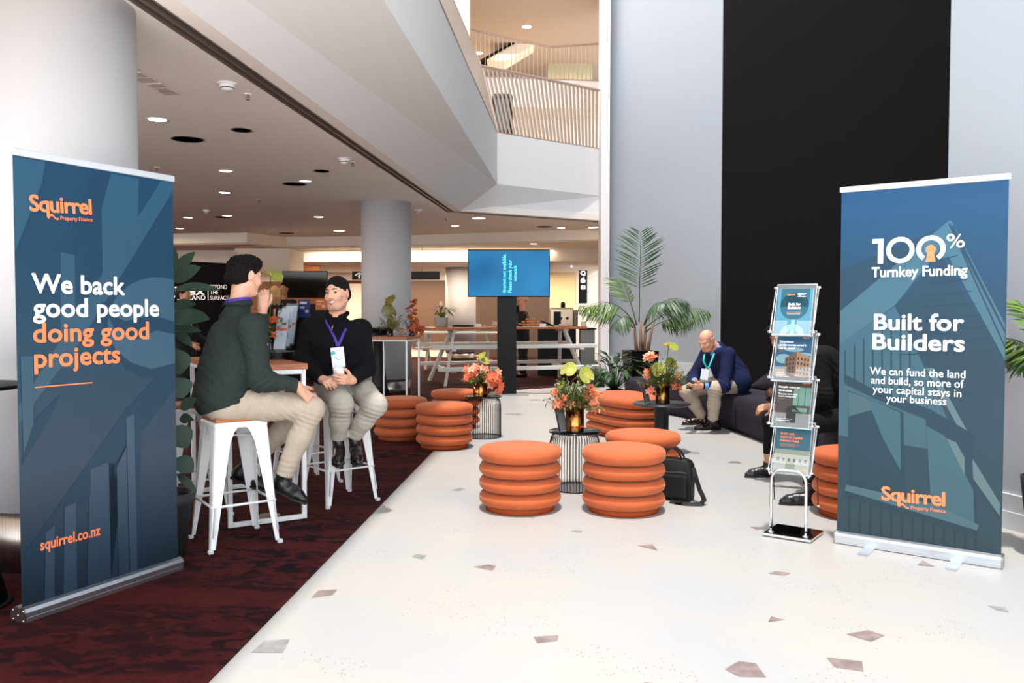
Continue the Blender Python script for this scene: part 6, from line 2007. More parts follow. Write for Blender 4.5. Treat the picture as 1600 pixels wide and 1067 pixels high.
def shoe(parent, heel, toe, ankle, mat, s=1.0, boot=.10, name='shoe', up=None):
    """heel, toe: sole points; ankle: joint the shaft rises to"""
    heel, toe, ankle = Vector(heel), Vector(toe), Vector(ankle)
    f = (toe - heel).normalized()
    up = Vector(up) if up is not None else (ankle - heel)
    up = (up - f * up.dot(f)).normalized()
    L = (toe - heel).length
    sd = f.cross(up)
    R = Matrix((sd, f, up)).transposed()
    S = Vol(.02)
    def w(a, b, c): return heel + R @ Vector((a, b * L, c))
    S.cap(w(0, .12, .034), w(0, .40, .038), .036 * s, .040 * s)
    S.cap(w(0, .40, .036), w(.004, .72, .030), .040 * s, .042 * s)
    S.cap(w(.004, .72, .028), w(.0, .92, .022), .041 * s, .026 * s)
    S.cap(w(0, .22, .05), w(0, .52, .055), .036 * s, .03 * s)
    S.cap(w(0, .15, .05), ankle, .040 * s, .044 * s, .03, flat=True)
    S.cut(w(0, 0, .008), -up)
    o = S.build(name, mat, parent, .006, 1, wrinkle([(w(0, .55, .06), .05, f, .03, .002)], .0006))
    S2 = Vol(.012)
    S2.cap(w(0, .10, .0), w(0, .40, 0), .037 * s, .036 * s); S2.cap(w(0, .4, 0), w(.004, .72, 0), .036 * s, .045 * s); S2.cap(w(.004, .72, 0), w(0, .93, 0), .045 * s, .028 * s)
    S2.cut(w(0, 0, .012), up); S2.cut(w(0, 0, -.004), -up)
    S2.build('sole', M('shoe_sole', '#0d0b0b', rough=.6), o, .006, 0) if False else None
    q = S2.mesh(.006, 0)
    me = bpy.data.meshes.new('sole'); me.from_pydata([tuple(v - np.array(parent.location)) for v in q[0]], [], [tuple(int(i) for i in r) for r in q[1]]); me.materials.append(M('shoe_sole', '#0d0b0b', rough=.6))
    so = bpy.data.objects.new('sole', me); COL.objects.link(so); so.parent = o
    return o

def strap(parent, name, pts, w, mat, push=.004, S=None, side=None, t=.0016):
    """a ribbon lying on the surface of S through the points"""
    out = []
    for i in range(len(pts) - 1):
        for k in range(6): out.append(Vector(pts[i]).lerp(Vector(pts[i + 1]), k / 6))
    out.append(Vector(pts[-1]))
    sides = []
    if S is not None:
        res = []
        for q in out:
            for _ in range(6):
                e = .004
                g = Vector([float(S.dist((q + Vector(a) * e))[0] - S.dist((q - Vector(a) * e))[0]) for a in ((1, 0, 0), (0, 1, 0), (0, 0, 1))])
                g = g.normalized() if g.length > 1e-9 else Vector((0, -1, 0))
                q = q + g * (push - float(S.dist(q)[0]))
            res.append((q, g))
        out = [r[0] for r in res]
        k = len(out)
        for i in range(k):
            tg = out[min(i + 1, k - 1)] - out[max(i - 1, 0)]
            sides.append(tg.cross(res[i][1]).normalized() if tg.length > 1e-9 else Vector((1, 0, 0)))
    mb = MB(); mb.ribbon(out, sides if sides else side, w, t)
    return mb.build(name, mat, parent, True)

SKIN = M('skin_light', '#d9a48a', rough=.5, sss=.12, bump=.05, bscale=120, var=.05, vscale=30)
SKIN3 = M('skin_ruddy', '#d99a82', rough=.5, sss=.12, bump=.06, bscale=120, var=.08, vscale=25)
SKIN4 = M('skin_tan', '#b98362', rough=.5, sss=.12)
LIP = M('lips', '#b8705f', rough=.4); STUB = M('stubble', '#bf917b', rough=.6, var=.12, vscale=160); TEETH = M('teeth', '#efe9df', rough=.3)
HAIRD = M('hair_dark', '#0d0806', rough=.7, bump=1.0, bscale=110, stretch=(1, 1, .35), spec=.2)
KNIT = M('knit_green', '#2d3532', rough=.95, sheen=.3, bump=.35, bscale=420, var=.12, vscale=60, spec=.15)
KNITB = M('knit_black', '#0f0e12', rough=.95, sheen=.2, bump=.35, bscale=420, spec=.15)
CHINO = M('chino_beige', '#b2a392', rough=.9, bump=.2, bscale=500, var=.06, vscale=20, spec=.15)
CHINO2 = M('chino_grey', '#aaa398', rough=.9, bump=.2, bscale=500, var=.06, vscale=20, spec=.15)
LEATH = M('boot_leather', '#0c0c0e', rough=.3, bump=.25, bscale=40)
LANY = M('lanyard_purple', '#3a1f86', rough=.6); CARD = M('badge_card', '#dfe6ee', rough=.4)

def torso(S, pel, chest, lat, w=.062, w2=.08, r=.118, r2=.118, depth=None, k=.06):
    for sx in (-1, 1):
        S.cap(pel + lat * sx * w, pel.lerp(chest, .5) + lat * sx * w * .95, r * 1.0, r * .95, k)
        S.cap(pel.lerp(chest, .5) + lat * sx * w * .95, chest + lat * sx * w2, r * .95, r2, k)

# ------------------------------------------------------------------ 1: man in the green sweater, back to us
def man_green():
    root = thing('person', 'person in a dark green sweater and beige chinos on a stool, hand at chin', 'person', (S1.x, S1.y, .78))
    pel = P(350, 634, 5.13); pel.z = .875
    hipR, hipL = P(352, 640, 5.02), P(356, 634, 5.26)
    hipR.z, hipL.z = .86, .86
    knR, knL = P(487, 639, 5.16), P(470, 642, 5.45)
    anR, anL = P(443, 742, 5.16), P(398, 716, 5.42)
    chest = P(370, 530, 5.17)
    lat = Vector((.62, -.78, 0)).normalized()
    shR, shL = P(394, 512, 4.99), P(364, 500, 5.40)
    elR = P(407, 594, 4.97); wrR = P(464, 603, 5.03)
    elL = P(405, 552, 5.50); wrL = P(410, 490, 5.47)
    hc = P(383, 431, 5.22); yaw = math.radians(52)
    R = head_frame(yaw, -.12)
    nb = P(373, 478, 5.20)
    # body
    B = Vol(.03)
    torso(B, pel, chest, lat, .055, .07, .10, .10)
    B.cap(shR, shL, .052); B.cap(nb + Vector((0, 0, -.06)), nb, .075, .058)
    B.cap(nb, hc + R @ Vector((0, -.02, -.07)), .056, .058, .03)
    w = head(B, hc, R, 1.0)
    B.path([shR, elR, wrR], [.05, .04, .028]); B.path([shL, elL, wrL], [.05, .04, .028])
    for h, kn, an in ((hipR, knR, anR), (hipL, knL, anL)): B.path([h, kn, an], [.08, .052, .036])
    fR = (P(484, 622, 5.10) - wrR)
    hand(B, wrR + unit(fR) * .03, fR, Vector((.25, -.75, .62)), -1, ((.15, .3, .2), (.2, .3, .2), (.25, .35, .2), (.3, .4, .25)), (.2, .1, .1), 1.0, .26)
    up_ = Vector((.12, -.1, 1))
    hand(B, wrL + Vector((0, 0, .025)), up_, Vector((.45, -.85, .05)), 1, ((.7, 1.1, .6), (.8, 1.2, .7), (.9, 1.3, .8), (1.0, 1.3, .8)), (.6, .4, .4), 1.0, .04)
    B.build('body', [SKIN, LIP], root, .005, 1, paint=face_paint(hc, R, 1.0, 0))
    # hair: short back and sides, fuller and tousled on top
    Hh = Vol(.02)
    Hh.ell(w(0, -.020, .042), (.082, .102, .084), R); Hh.ell(w(0, .028, .082), (.068, .072, .050), R); Hh.cap(w(-.03, -.085, -.03), w(.03, -.085, -.03), .035)
    Hh.ell(w(0, -.04, .0), (.079, .08, .07), R)
    fwd = R @ Vector((0, 1, 0))
    Hh.ell(w(0, .085, -.045), (.085, .085, .080), R, .01, True)
    for sx in (-1, 1): Hh.ell(w(sx * .082, .035, -.045), (.03, .045, .05), R, .008, True); Hh.ell(w(sx * .082, -.010, -.006), (.014, .024, .036), R, .006, True)
    Hh.cut(w(0, -.05, -.072), R @ Vector((0, -.25, -1)))
    def curls(V):
        n = np.sin(V[:, 0] * 190 + 3 * np.sin(V[:, 2] * 120)) * np.sin(V[:, 1] * 170 + 2 * np.sin(V[:, 0] * 130)) + .7 * np.sin(V[:, 2] * 210 + 2 * np.sin(V[:, 1] * 150))
        top = np.clip((V[:, 2] - hc.z - .01) / .06, .15, 1)
        return .0052 * n * top
    Hh.build('hair', HAIRD, root, .004, 0, curls)
    brows(root, w, HAIRD, 1.0); eyes(root, w, R, 1.0)
    # sweater
    G = Vol(.04)
    torso(G, pel + Vector((-.015, -.0, .0)), chest, lat, .085, .075, .142, .118)
    G.cap(hipR + Vector((-.01, 0, .03)), hipL + Vector((-.01, 0, .03)), .138, None, .06)
    G.cap(pel.lerp(chest, .15) - Vector((.05, .0, 0)), chest - Vector((.055, .03, -.02)), .12, .10, .08)
    G.cap(shR, shL, .066, .066, .06); G.cap(shR, chest + lat * .05, .07, .1); G.cap(shL, chest - lat * .05, .07, .1)
    G.cap(nb + Vector((-.01, -.01, -.05)), nb + Vector((0, 0, -.015)), .085, .070)
    G.path([shR, elR], [.076, .066]); G.cap(elR, wrR, .066, .043, flat=True)
    G.path([shL, elL], [.074, .062]); G.cap(elL, wrL + Vector((0, 0, -.01)), .062, .043, flat=True)
    G.cut(P(305, 652, 5.1), (.30, 0, -.95))
    spots = [(elR, .11, elR - wrR + Vector((0, 0, .2)), .035, .010), (shR + Vector((.02, 0, -.1)), .10, (.6, 0, .8), .05, .007), (pel + Vector((.05, -.12, .08)), .16, (.5, 0, .9), .06, .010), (elL, .09, (0, 0, 1), .04, .007), (chest + Vector((-.05, -.08, -.08)), .15, (.8, 0, .5), .07, .006), (pel + Vector((-.1, 0, .15)), .15, (.3, 0, 1), .06, .007)]
    sw = G.build('sweater', KNIT, root, .0065, 2, wrinkle(spots, .003))
    C = Vol(.012)
    ax_ = (hc - nb).normalized()
    for i in range(22):
        a0, a1 = i / 22 * 6.2832, (i + 1) / 22 * 6.2832
        e1 = Vector((1, 0, 0)); e2 = Vector((0, 1, 0))
        C.cap(nb + Vector((0, 0, .018)) + (e1 * math.cos(a0) + e2 * math.sin(a0)) * .068, nb + Vector((0, 0, .018)) + (e1 * math.cos(a1) + e2 * math.sin(a1)) * .068, .017)
    C.build('collar', KNIT, sw, .006, 1).location -= root.location * 0 if False else Vector((0, 0, 0))
    for we, el in ((wrR, elR), (wrL, elL)):
        Cf = Vol(.01); d = unit(we - el); Cf.cap(we - d * .055, we + d * .004, .047, .040, flat=True); Cf.cut(we - d * .06, -d)
        Cf.build('cuff', KNIT, sw, .005, 1)
    # trousers
    T = Vol(.04)
    T.ell(pel + Vector((0, 0, -.03)), (.155, .15, .10)); T.cap(hipR, hipL, .115)
    for h, kn, an in ((hipR, knR, anR), (hipL, knL, anL)):
        T.path([h + Vector((0, 0, -.005)), h.lerp(kn, .5) + Vector((0, 0, .012)), kn], [.108, .094, .074], .05); T.cap(kn, kn.lerp(an, .45), .073, .066); T.cap(kn.lerp(an, .45), an, .066, .056, flat=True)
    T.cut(Vector((0, 0, .786)), (0, 0, -1)) if False else None
    sp2 = [(knR + Vector((-.02, 0, -.05)), .10, knR - anR, .035, .009), (hipR.lerp(knR, .35), .16, (.8, 0, -.6), .06, .008), (knL, .1, (0, 0, 1), .04, .007), (anR + Vector((0, 0, .06)), .09, (.2, 0, 1), .04, .007), (hipR.lerp(knR, .75) + Vector((0, -.05, -.04)), .10, (.9, 0, .5), .04, .006)]
    T.build('trousers', CHINO, root, .0065, 2, wrinkle(sp2, .002))
    shoe(root, P(427, 764, 5.18), P(476, 787, 5.12), anR + Vector((0, 0, .01)), LEATH, up=(.45, 0, .9))
    shoe(root, P(362, 746, 5.42), P(418, 769, 5.36), anL + Vector((0, 0, .01)), LEATH, up=(.45, 0, .9))
    # lanyard round the collar, badge hanging in front
    lp = [nb + (Vector((math.cos(a), math.sin(a), 0)) * .087) + Vector((0, 0, .025 - .02 * math.sin(a - .9))) for a in [2.2 + i * .35 for i in range(12)]]
    mb = MB(); mb.ribbon(lp, (0, 0, 1), .018, .002); mb.build('lanyard', LANY, root, True)
    q = P(411, 550, 5.36)
    mb = MB(); mb.box(q, (.075, .003, .11), rotz(.9)); mb.build('badge', CARD, root, True)
    return root
man_green()

# ------------------------------------------------------------------ 2: smiling man in black with a cup
def man_black():
    root = thing('person', 'person with short dark hair in a black pullover, smiling, seated and holding a paper cup', 'person', (S2.x, S2.y, .78))
    pel = P(535, 612, 6.22); pel.z = .88
    chest = P(527, 536, 6.12)
    lat = Vector((.96, .28, 0)).normalized()              # towards viewer's right = his left
    shR, shL = P(487, 513, 6.15), P(564, 515, 6.20)
    elR, elL = P(471, 566, 6.10), P(573, 575, 6.12)
    wrR, wrL = P(503, 593, 5.86), P(551, 594, 5.87)
    hipR, hipL = P(517, 622, 6.15), P(556, 622, 6.22)
    hipR.z = hipL.z = .87
    knR, knL = P(533, 630, 5.74), P(586, 632, 5.80)
    anR, anL = P(528, 684, 5.86), P(553, 681, 5.92)
    hc = P(527, 459, 6.10); yaw = math.radians(-90 - 17)
    s = 1.03
    R = head_frame(yaw, .03, .06)
    nb = P(527, 494, 6.14)
    B = Vol(.03)
    torso(B, pel, chest, lat, .055, .075, .10, .105)
    B.cap(shR, shL, .05); B.cap(nb + Vector((0, 0, -.05)), nb, .075, .06); B.cap(nb, hc + R @ Vector((0, -.01, -.07)), .058, .058, .025)
    w = head(B, hc, R, s, smile=1.0, jaw=1.06)
    B.path([shR, elR, wrR], [.05, .04, .028]); B.path([shL, elL, wrL], [.05, .04, .028])
    for h, kn, an in ((hipR, knR, anR), (hipL, knL, anL)): B.path([h, kn, an], [.08, .052, .036])
    cup = P(529.5, 587, 5.80)
    # right hand (viewer's left): loose fist; left hand round the cup
    fR = P(521, 593, 5.76) - wrR
    hand(B, wrR + unit(fR) * .012, fR + Vector((0, -.06, -.02)), Vector((-.25, -.55, .8)), -1, ((.7, 1.0, .6), (.8, 1.1, .6), (.9, 1.2, .7), (1.0, 1.2, .7)), (.5, .3, .3), 1.0, .03)
    fL = P(531, 592, 5.74) - wrL
    hand(B, wrL + unit(fL) * .01, fL + Vector((0, -.03, 0)), Vector((.25, -.93, -.05)), 1, ((.35, .7, .5), (.4, .75, .5), (.45, .8, .5), (.5, .8, .5)), (.2, .3, .3), 1.0, .05)
    B.build('body', [SKIN, LIP, STUB, TEETH], root, .0042, 1, paint=face_paint(hc, R, s, 1.0, True, True))
    Hh = Vol(.012)
    Hh.ell(w(0, -.012, .044), (.0805, .100, .0865), R); Hh.ell(w(0, -.05, .0), (.0775, .068, .075), R)
    Hh.ell(w(0, .130, .015), (.070, .064, .075), R, .006, True); Hh.ell(w(0, .09, -.07), (.1, .1, .08), R, .006, True)
    for sx in (-1, 1): Hh.ell(w(sx * .08, -.012, -.004), (.012, .026, .038), R, .005, True)
    Hh.cut(w(0, -.05, -.072), R @ Vector((0, -.2, -1)))
    Hh.build('hair', HAIRD, root, .004, 1, lambda V: .0012 * np.sin(V[:, 0] * 400) * np.sin(V[:, 2] * 380 + V[:, 1] * 90))
    brows(root, w, HAIRD, s); eyes(root, w, R, s, (-.12, 1, .03))
    G = Vol(.04)
    torso(G, pel + Vector((0, 0, .0)), chest, lat, .07, .085, .125, .115)
    G.cap(shR, shL, .064, .064, .06); G.cap(shR, chest - lat * .06, .068, .1); G.cap(shL, chest + lat * .06, .068, .1)
    G.cap(nb + Vector((0, 0, -.045)), nb + Vector((0, .005, -.006)), .085, .066)
    G.path([shR, elR], [.072, .064]); G.cap(elR, wrR, .064, .042, flat=True)
    G.path([shL, elL], [.072, .064]); G.cap(elL, wrL, .064, .042, flat=True)
    # open neck of the quarter zip
    fv = R @ Vector((0, 1, 0)); front = Vector((-.15, -1, 0)).normalized()
    G.cap(nb + front * .10 + Vector((0, 0, .06)), nb + front * .115 + Vector((0, 0, -.055)), .036, .008, .012, True)
    spots = [(elR, .11, (.5, 0, .9), .04, .009), (elL, .11, (-.5, 0, .9), .04, .009), (pel + Vector((0, -.1, .09)), .15, (0, 0, 1), .05, .008), (chest + Vector((.1, -.05, -.03)), .13, (1, 0, .6), .06, .006), (chest + Vector((-.1, -.05, -.03)), .13, (-1, 0, .6), .06, .006)]
    sw = G.build('pullover', KNITB, root, .0065, 2, wrinkle(spots, .003))
    C = Vol(.012)
    pts = []
    for i in range(15):
        a = math.radians(-90 + 32) + i * math.radians(296) / 14
        pts.append(nb + Vector((math.cos(a) * .072, math.sin(a) * .070, .022 - .030 * max(0, -math.sin(a)))))
    fo = nb + front * .098 + Vector((0, 0, -.058))
    C.path([fo + lat * .012] + pts + [fo - lat * .012], [.010] + [.018] * 15 + [.010], .002)
    C.build('collar', KNITB, sw, .005, 1)
    zt_ = nb + front * .105 + Vector((0, 0, -.055))
    strap(sw, 'zip', [zt_, zt_ + Vector((-.005, 0, -.075))], .006, M('zip_brass', '#8d7a55', rough=.3, metal=1), .003, G)
    T = Vol(.04)
    T.ell(pel + Vector((0, 0, -.02)), (.16, .14, .10)); T.cap(hipR, hipL, .11)
    for h, kn, an in ((hipR, knR, anR), (hipL, knL, anL)):
        T.path([h, kn + Vector((0, 0, -.005))], [.105, .080], .05); T.cap(kn, kn.lerp(an, .5), .076, .064); T.cap(kn.lerp(an, .5), an, .064, .054, flat=True)
    sp2 = [(knR + Vector((0, -.03, -.07)), .09, (0, 0, 1), .035, .008), (knL + Vector((0, -.03, -.07)), .09, (.3, 0, 1), .035, .009), (hipL.lerp(knL, .5), .12, (1, .4, 0), .05, .007), (anL + Vector((.02, 0, .08)), .1, (.3, 0, 1), .04, .006)]
    T.build('trousers', CHINO2, root, .0065, 2, wrinkle(sp2, .002))
    shoe(root, anR + Vector((.005, .03, -.13)), P(529, 730, 5.66), anR + Vector((0, 0, .01)), M('boot_brown', '#16100e', rough=.3, bump=.3, bscale=40), .95, up=(0, -.3, 1))
    shoe(root, anL + Vector((.005, .03, -.13)), P(560, 728, 5.72), anL + Vector((0, 0, .01)), M('boot_brown', '#16100e'), .95, up=(0, -.3, 1))
    pl = [G.hit(*q) for q in ((503, 482), (510, 500), (518, 520), (526, 536), (527, 541))]
    pr = [G.hit(*q) for q in ((548, 497), (541, 514), (534, 529), (528, 541))]
    for pts in (pl, pr):
        pts = [q for q in pts if q]
        if len(pts) > 1: strap(root, 'lanyard', pts, .019, LANY, .005, G)
    bc = G.hit(531, 558)
    if bc:
        bd = thing('badge_anchor', '', '') if False else None
        Rb = rotz(math.atan2(lat.y, lat.x)) @ Matrix.Rotation(-.10, 3, 'Y') @ Matrix.Rotation(-.06, 3, 'X')
        c = bc + Vector((-.006, -.034, 0))
        mb = MB(); mb.box(c, (.092, .003, .145), Rb)
        T4 = plane_T(c - Rb @ Vector((.046, .0025, .0725)), Rb @ Vector((1, 0, 0)), Rb @ Vector((0, 0, 1)))
        flat_poly(mb, T4, circle(.016, .107, .016, 20), 0.0005, 1)
        for k, ww in enumerate((.03, .04, .034)): flat_poly(mb, T4, [(.028, .075 - k * .011), (.028 + ww, .075 - k * .011), (.028 + ww, .079 - k * .011), (.028, .079 - k * .011)], .0005, 2)
        mb.build('badge', [CARD, M('badge_teal', '#3aa7a8', rough=.4), M('badge_text', '#6c7482', rough=.5)], root, True)
    # the cup in his hands is a thing of its own
    cr = thing('paper_cup', 'white paper coffee cup with lid held by the person in black', 'cup', (cup.x, cup.y, cup.z - .055))
    mb = MB(); mb.lathe([(0, 0), (.029, 0), (.040, .098), (0, .098)], 32); mb.build('cup', M('cup_white', '#eeeae4', rough=.5), cr)
    mb = MB(); mb.lathe([(.042, .094), (.043, .100), (.039, .104), (.037, .112), (.034, .113), (.033, .109), (0, .109)], 32); mb.build('lid', M('lid_white', '#f3f1ee', rough=.35), cr)
    return root
man_black()

# ------------------------------------------------------------------ 3: older man on the sofa
def man_navy():
    root = thing('person', 'bald person in a navy blazer seated on the plum sofa looking down at a phone', 'person', (2.55, 9.95, .47))
    pel = Vector((2.69, 9.98, .57))
    chest = P(1129, 567, 9.95)
    lat = Vector((-.35, .94, 0)).normalized()            # towards his right (far side)
    shL, shR = P(1138, 553, 9.75), P(1104, 553, 10.1)
    elL, elR = P(1131, 604, 9.62), P(1082, 590, 10.08)
    wrL, wrR = P(1099, 603, 9.62), P(1086, 597, 9.78)
    hipL, hipR = Vector((2.62, 9.85, .56)), Vector((2.56, 10.12, .56))
    knL, knR = P(1117, 607, 9.62), P(1073, 612, 9.95)
    anL, anR = P(1114, 655, 9.72), P(1097, 650, 10.0)
    hc = P(1104, 532, 9.86); yaw = math.radians(180 + 42)
    s = 1.02
    R = head_frame(yaw, -.48)
    nb = P(1119, 544, 9.95)
    B = Vol(.03)
    torso(B, pel, chest, lat, .055, .07, .10, .10)
    B.cap(shR, shL, .05); B.cap(chest, nb, .08, .062); B.cap(nb, hc + R @ Vector((0, -.03, -.06)), .06, .06, .03)
    w = head(B, hc, R, s, jaw=1.08)
    B.path([shR, elR, wrR], [.05, .04, .028]); B.path([shL, elL, wrL], [.05, .04, .028])
    for h, kn, an in ((hipR, knR, anR), (hipL, knL, anL)): B.path([h, kn, an], [.08, .052, .036])
    ph = P(1081, 601, 9.62)
    cl = ((.5, .8, .5), (.55, .85, .5), (.6, .9, .5), (.65, .9, .5))
    hand(B, wrL + Vector((-.02, 0, 0)), P(1083, 606, 9.58) - wrL, Vector((.25, -.85, -.45)), 1, cl, (.2, .3, .3), 1.02, .04)
    hand(B, wrR + Vector((-.01, -.01, 0)), P(1078, 603, 9.66) - wrR + Vector((0, -.05, 0)), Vector((-.5, .6, .3)), -1, cl, (.2, .3, .3), 1.02, .04)
    B.build('body', [SKIN3, M('lips_pale', '#c08375', rough=.45)], root, .005, 1, paint=face_paint(hc, R, s, 0))
    brows(root, w, M('brow_grey', '#b39d8c', rough=.7), s); eyes(root, w, R, s, (0, 1, -.5))
    Hh = Vol(.01)
    Hh.ell(w(0, -.03, -.002), (.0775, .083, .058), R); Hh.ell(w(0, .06, .0), (.1, .07, .1), R, .006, True); Hh.cut(w(0, 0, .028), R @ Vector((0, -.1, 1)))
    for sx in (-1, 1): Hh.ell(w(sx * .08, -.010, -.002), (.014, .026, .038), R, .005, True)
    Hh.build('hair', M('hair_grey', '#c4b2a4', rough=.7), root, .005, 1)
    fr = Vector((-.86, -.5, 0)).normalized()
    G = Vol(.05)
    torso(G, pel + Vector((-.03, 0, -.01)), chest, lat, .085, .08, .132, .12)
    G.cap(pel + Vector((.02, 0, .1)), chest + Vector((.09, .02, .02)), .12, .11, .08)
    G.cap(shR, shL, .068, .068, .06); G.cap(nb + Vector((.03, .02, -.07)), nb + Vector((.02, .01, -.03)), .09, .075)
    G.path([shL, elL], [.08, .068]); G.cap(elL, wrL + (elL - wrL) * .22, .068, .05, flat=True)
    G.path([shR, elR], [.078, .066]); G.cap(elR, wrR + (elR - wrR) * .22, .066, .05, flat=True)
    G.cap(hipL + Vector((.05, 0, .02)), hipR + Vector((.05, 0, .02)), .128, None, .06); G.cap(hipL + Vector((.05, -.02, .03)), hipL + Vector((-.10, -.02, .03)), .128, .112, .05); G.cap(nb + Vector((.07, .04, -.04)), nb + Vector((.035, .02, .005)), .085, .072)
    G.cap(nb + fr * .12 + Vector((0, 0, .03)), chest + fr * .165 + Vector((0, 0, -.06)), .055, .028, .02, True)
    spots = [(elL, .12, (.7, 0, .8), .05, .012), (shL + Vector((.03, 0, -.12)), .13, (.9, 0, .4), .05, .009), (pel + Vector((.0, -.1, .2)), .18, (.4, 0, 1), .07, .010), (elR, .1, (0, 0, 1), .05, .008)]
    bl = G.build('blazer', M('blazer_navy', '#141c3d', rough=.85, sheen=.2, bump=.2, bscale=400, spec=.2), root, .0075, 2, wrinkle(spots, .003))
    Sh = Vol(.03)
    torso(Sh, pel + Vector((-.01, 0, .06)), chest, lat, .062, .068, .112, .11); Sh.cap(nb + Vector((.0, .0, -.06)), nb + Vector((0, 0, .0)), .078, .066)
    for we, el in ((wrL, elL), (wrR, elR)): Sh.cap(we + (el - we) * .35, we + (el - we) * .04, .044, .041, .01, flat=True)
    SHIRT = M('shirt_blue', '#5f92d0', rough=.8, bump=.1, bscale=300)
    shirt = Sh.build('shirt', SHIRT, root, .0075, 1)
    C = Vol(.012)
    for i in range(14):
        a0, a1 = i * .449, (i + 1) * .449
        C.cap(nb + Vector((.072 * math.cos(a0), .07 * math.sin(a0), .012)), nb + Vector((.072 * math.cos(a1), .07 * math.sin(a1), .012)), .014)
    C.build('shirt_collar', SHIRT, shirt, .006, 1)
    T = Vol(.05)
    T.cap(hipR, hipL, .115); T.cap(pel, pel + Vector((-.05, 0, 0)), .12)
    for h, kn, an in ((hipR, knR, anR), (hipL, knL, anL)):
        T.path([h, kn], [.105, .078], .05); T.cap(kn, kn.lerp(an, .5), .076, .068); T.cap(kn.lerp(an, .5), an, .068, .062, flat=True)
    sp2 = [(knL + Vector((0, -.04, -.07)), .11, (.2, 0, 1), .045, .010), (knR + Vector((0, -.04, -.1)), .12, (.5, 0, 1), .045, .010), (anL + Vector((0, 0, .08)), .1, (.1, 0, 1), .05, .008), (anR + Vector((0, 0, .08)), .1, (.1, 0, 1), .05, .008)]
    T.build('trousers', CHINO, root, .0075, 2, wrinkle(sp2, .003))
    BR = M('shoe_oxblood', '#2a1512', rough=.25)
    hL = fl(1126, 671); tL = fl(1085, 671.5); hR = fl(1103, 663); tR = fl(1066, 664)
    shoe(root, hL, tL, anL, BR, 1.08, up=(0, 0, 1)); shoe(root, hR, tR, anR, BR, 1.08, up=(0, 0, 1))
    TE = M('lanyard_teal', '#16b3b0', rough=.5)
    lp = [P(1101, 553, 9.72), P(1099, 563, 9.64), P(1102, 570, 9.63), P(1106, 576, 9.65)]
    mb = MB(); mb.ribbon(lp, (.6, -.3, .5), .022, .002); mb.build('lanyard', TE, root, True)
    lp = [P(1116, 552, 9.72), P(1111, 565, 9.65), P(1106, 577, 9.65)]
    mb = MB(); mb.ribbon(lp, (.6, -.3, .3), .022, .002); mb.build('lanyard', TE, root, True)
    q = P(1101, 585, 9.60)
    mb = MB(); mb.box(q, (.085, .003, .125), rotz(-.3) @ Matrix.Rotation(.12, 3, 'Y')); mb.build('badge', CARD, root, True)
    wq = wrL + (elL - wrL) * .02
    mb = MB(); d = unit(elL - wrL); F_ = frame(d); mb.tube([wq + F_ @ Vector((.033 * math.cos(a), .033 * math.sin(a), 0)) for a in [i * .5236 for i in range(12)]], .009, 6, closed=True); mb.build('wrist_watch', BLACK, root, True)
    pr = thing('smartphone', 'smartphone held low in the hands of the person in the navy blazer', 'phone', (ph.x - .01, ph.y + .01, ph.z - .035))
    mb = MB(); mb.box((0, 0, .035), (.075, .009, .145), rotz(-.6) @ Matrix.Rotation(-.9, 3, 'X'), bev=.004); mb.build('body', BLACK, pr)
    return root
man_navy()

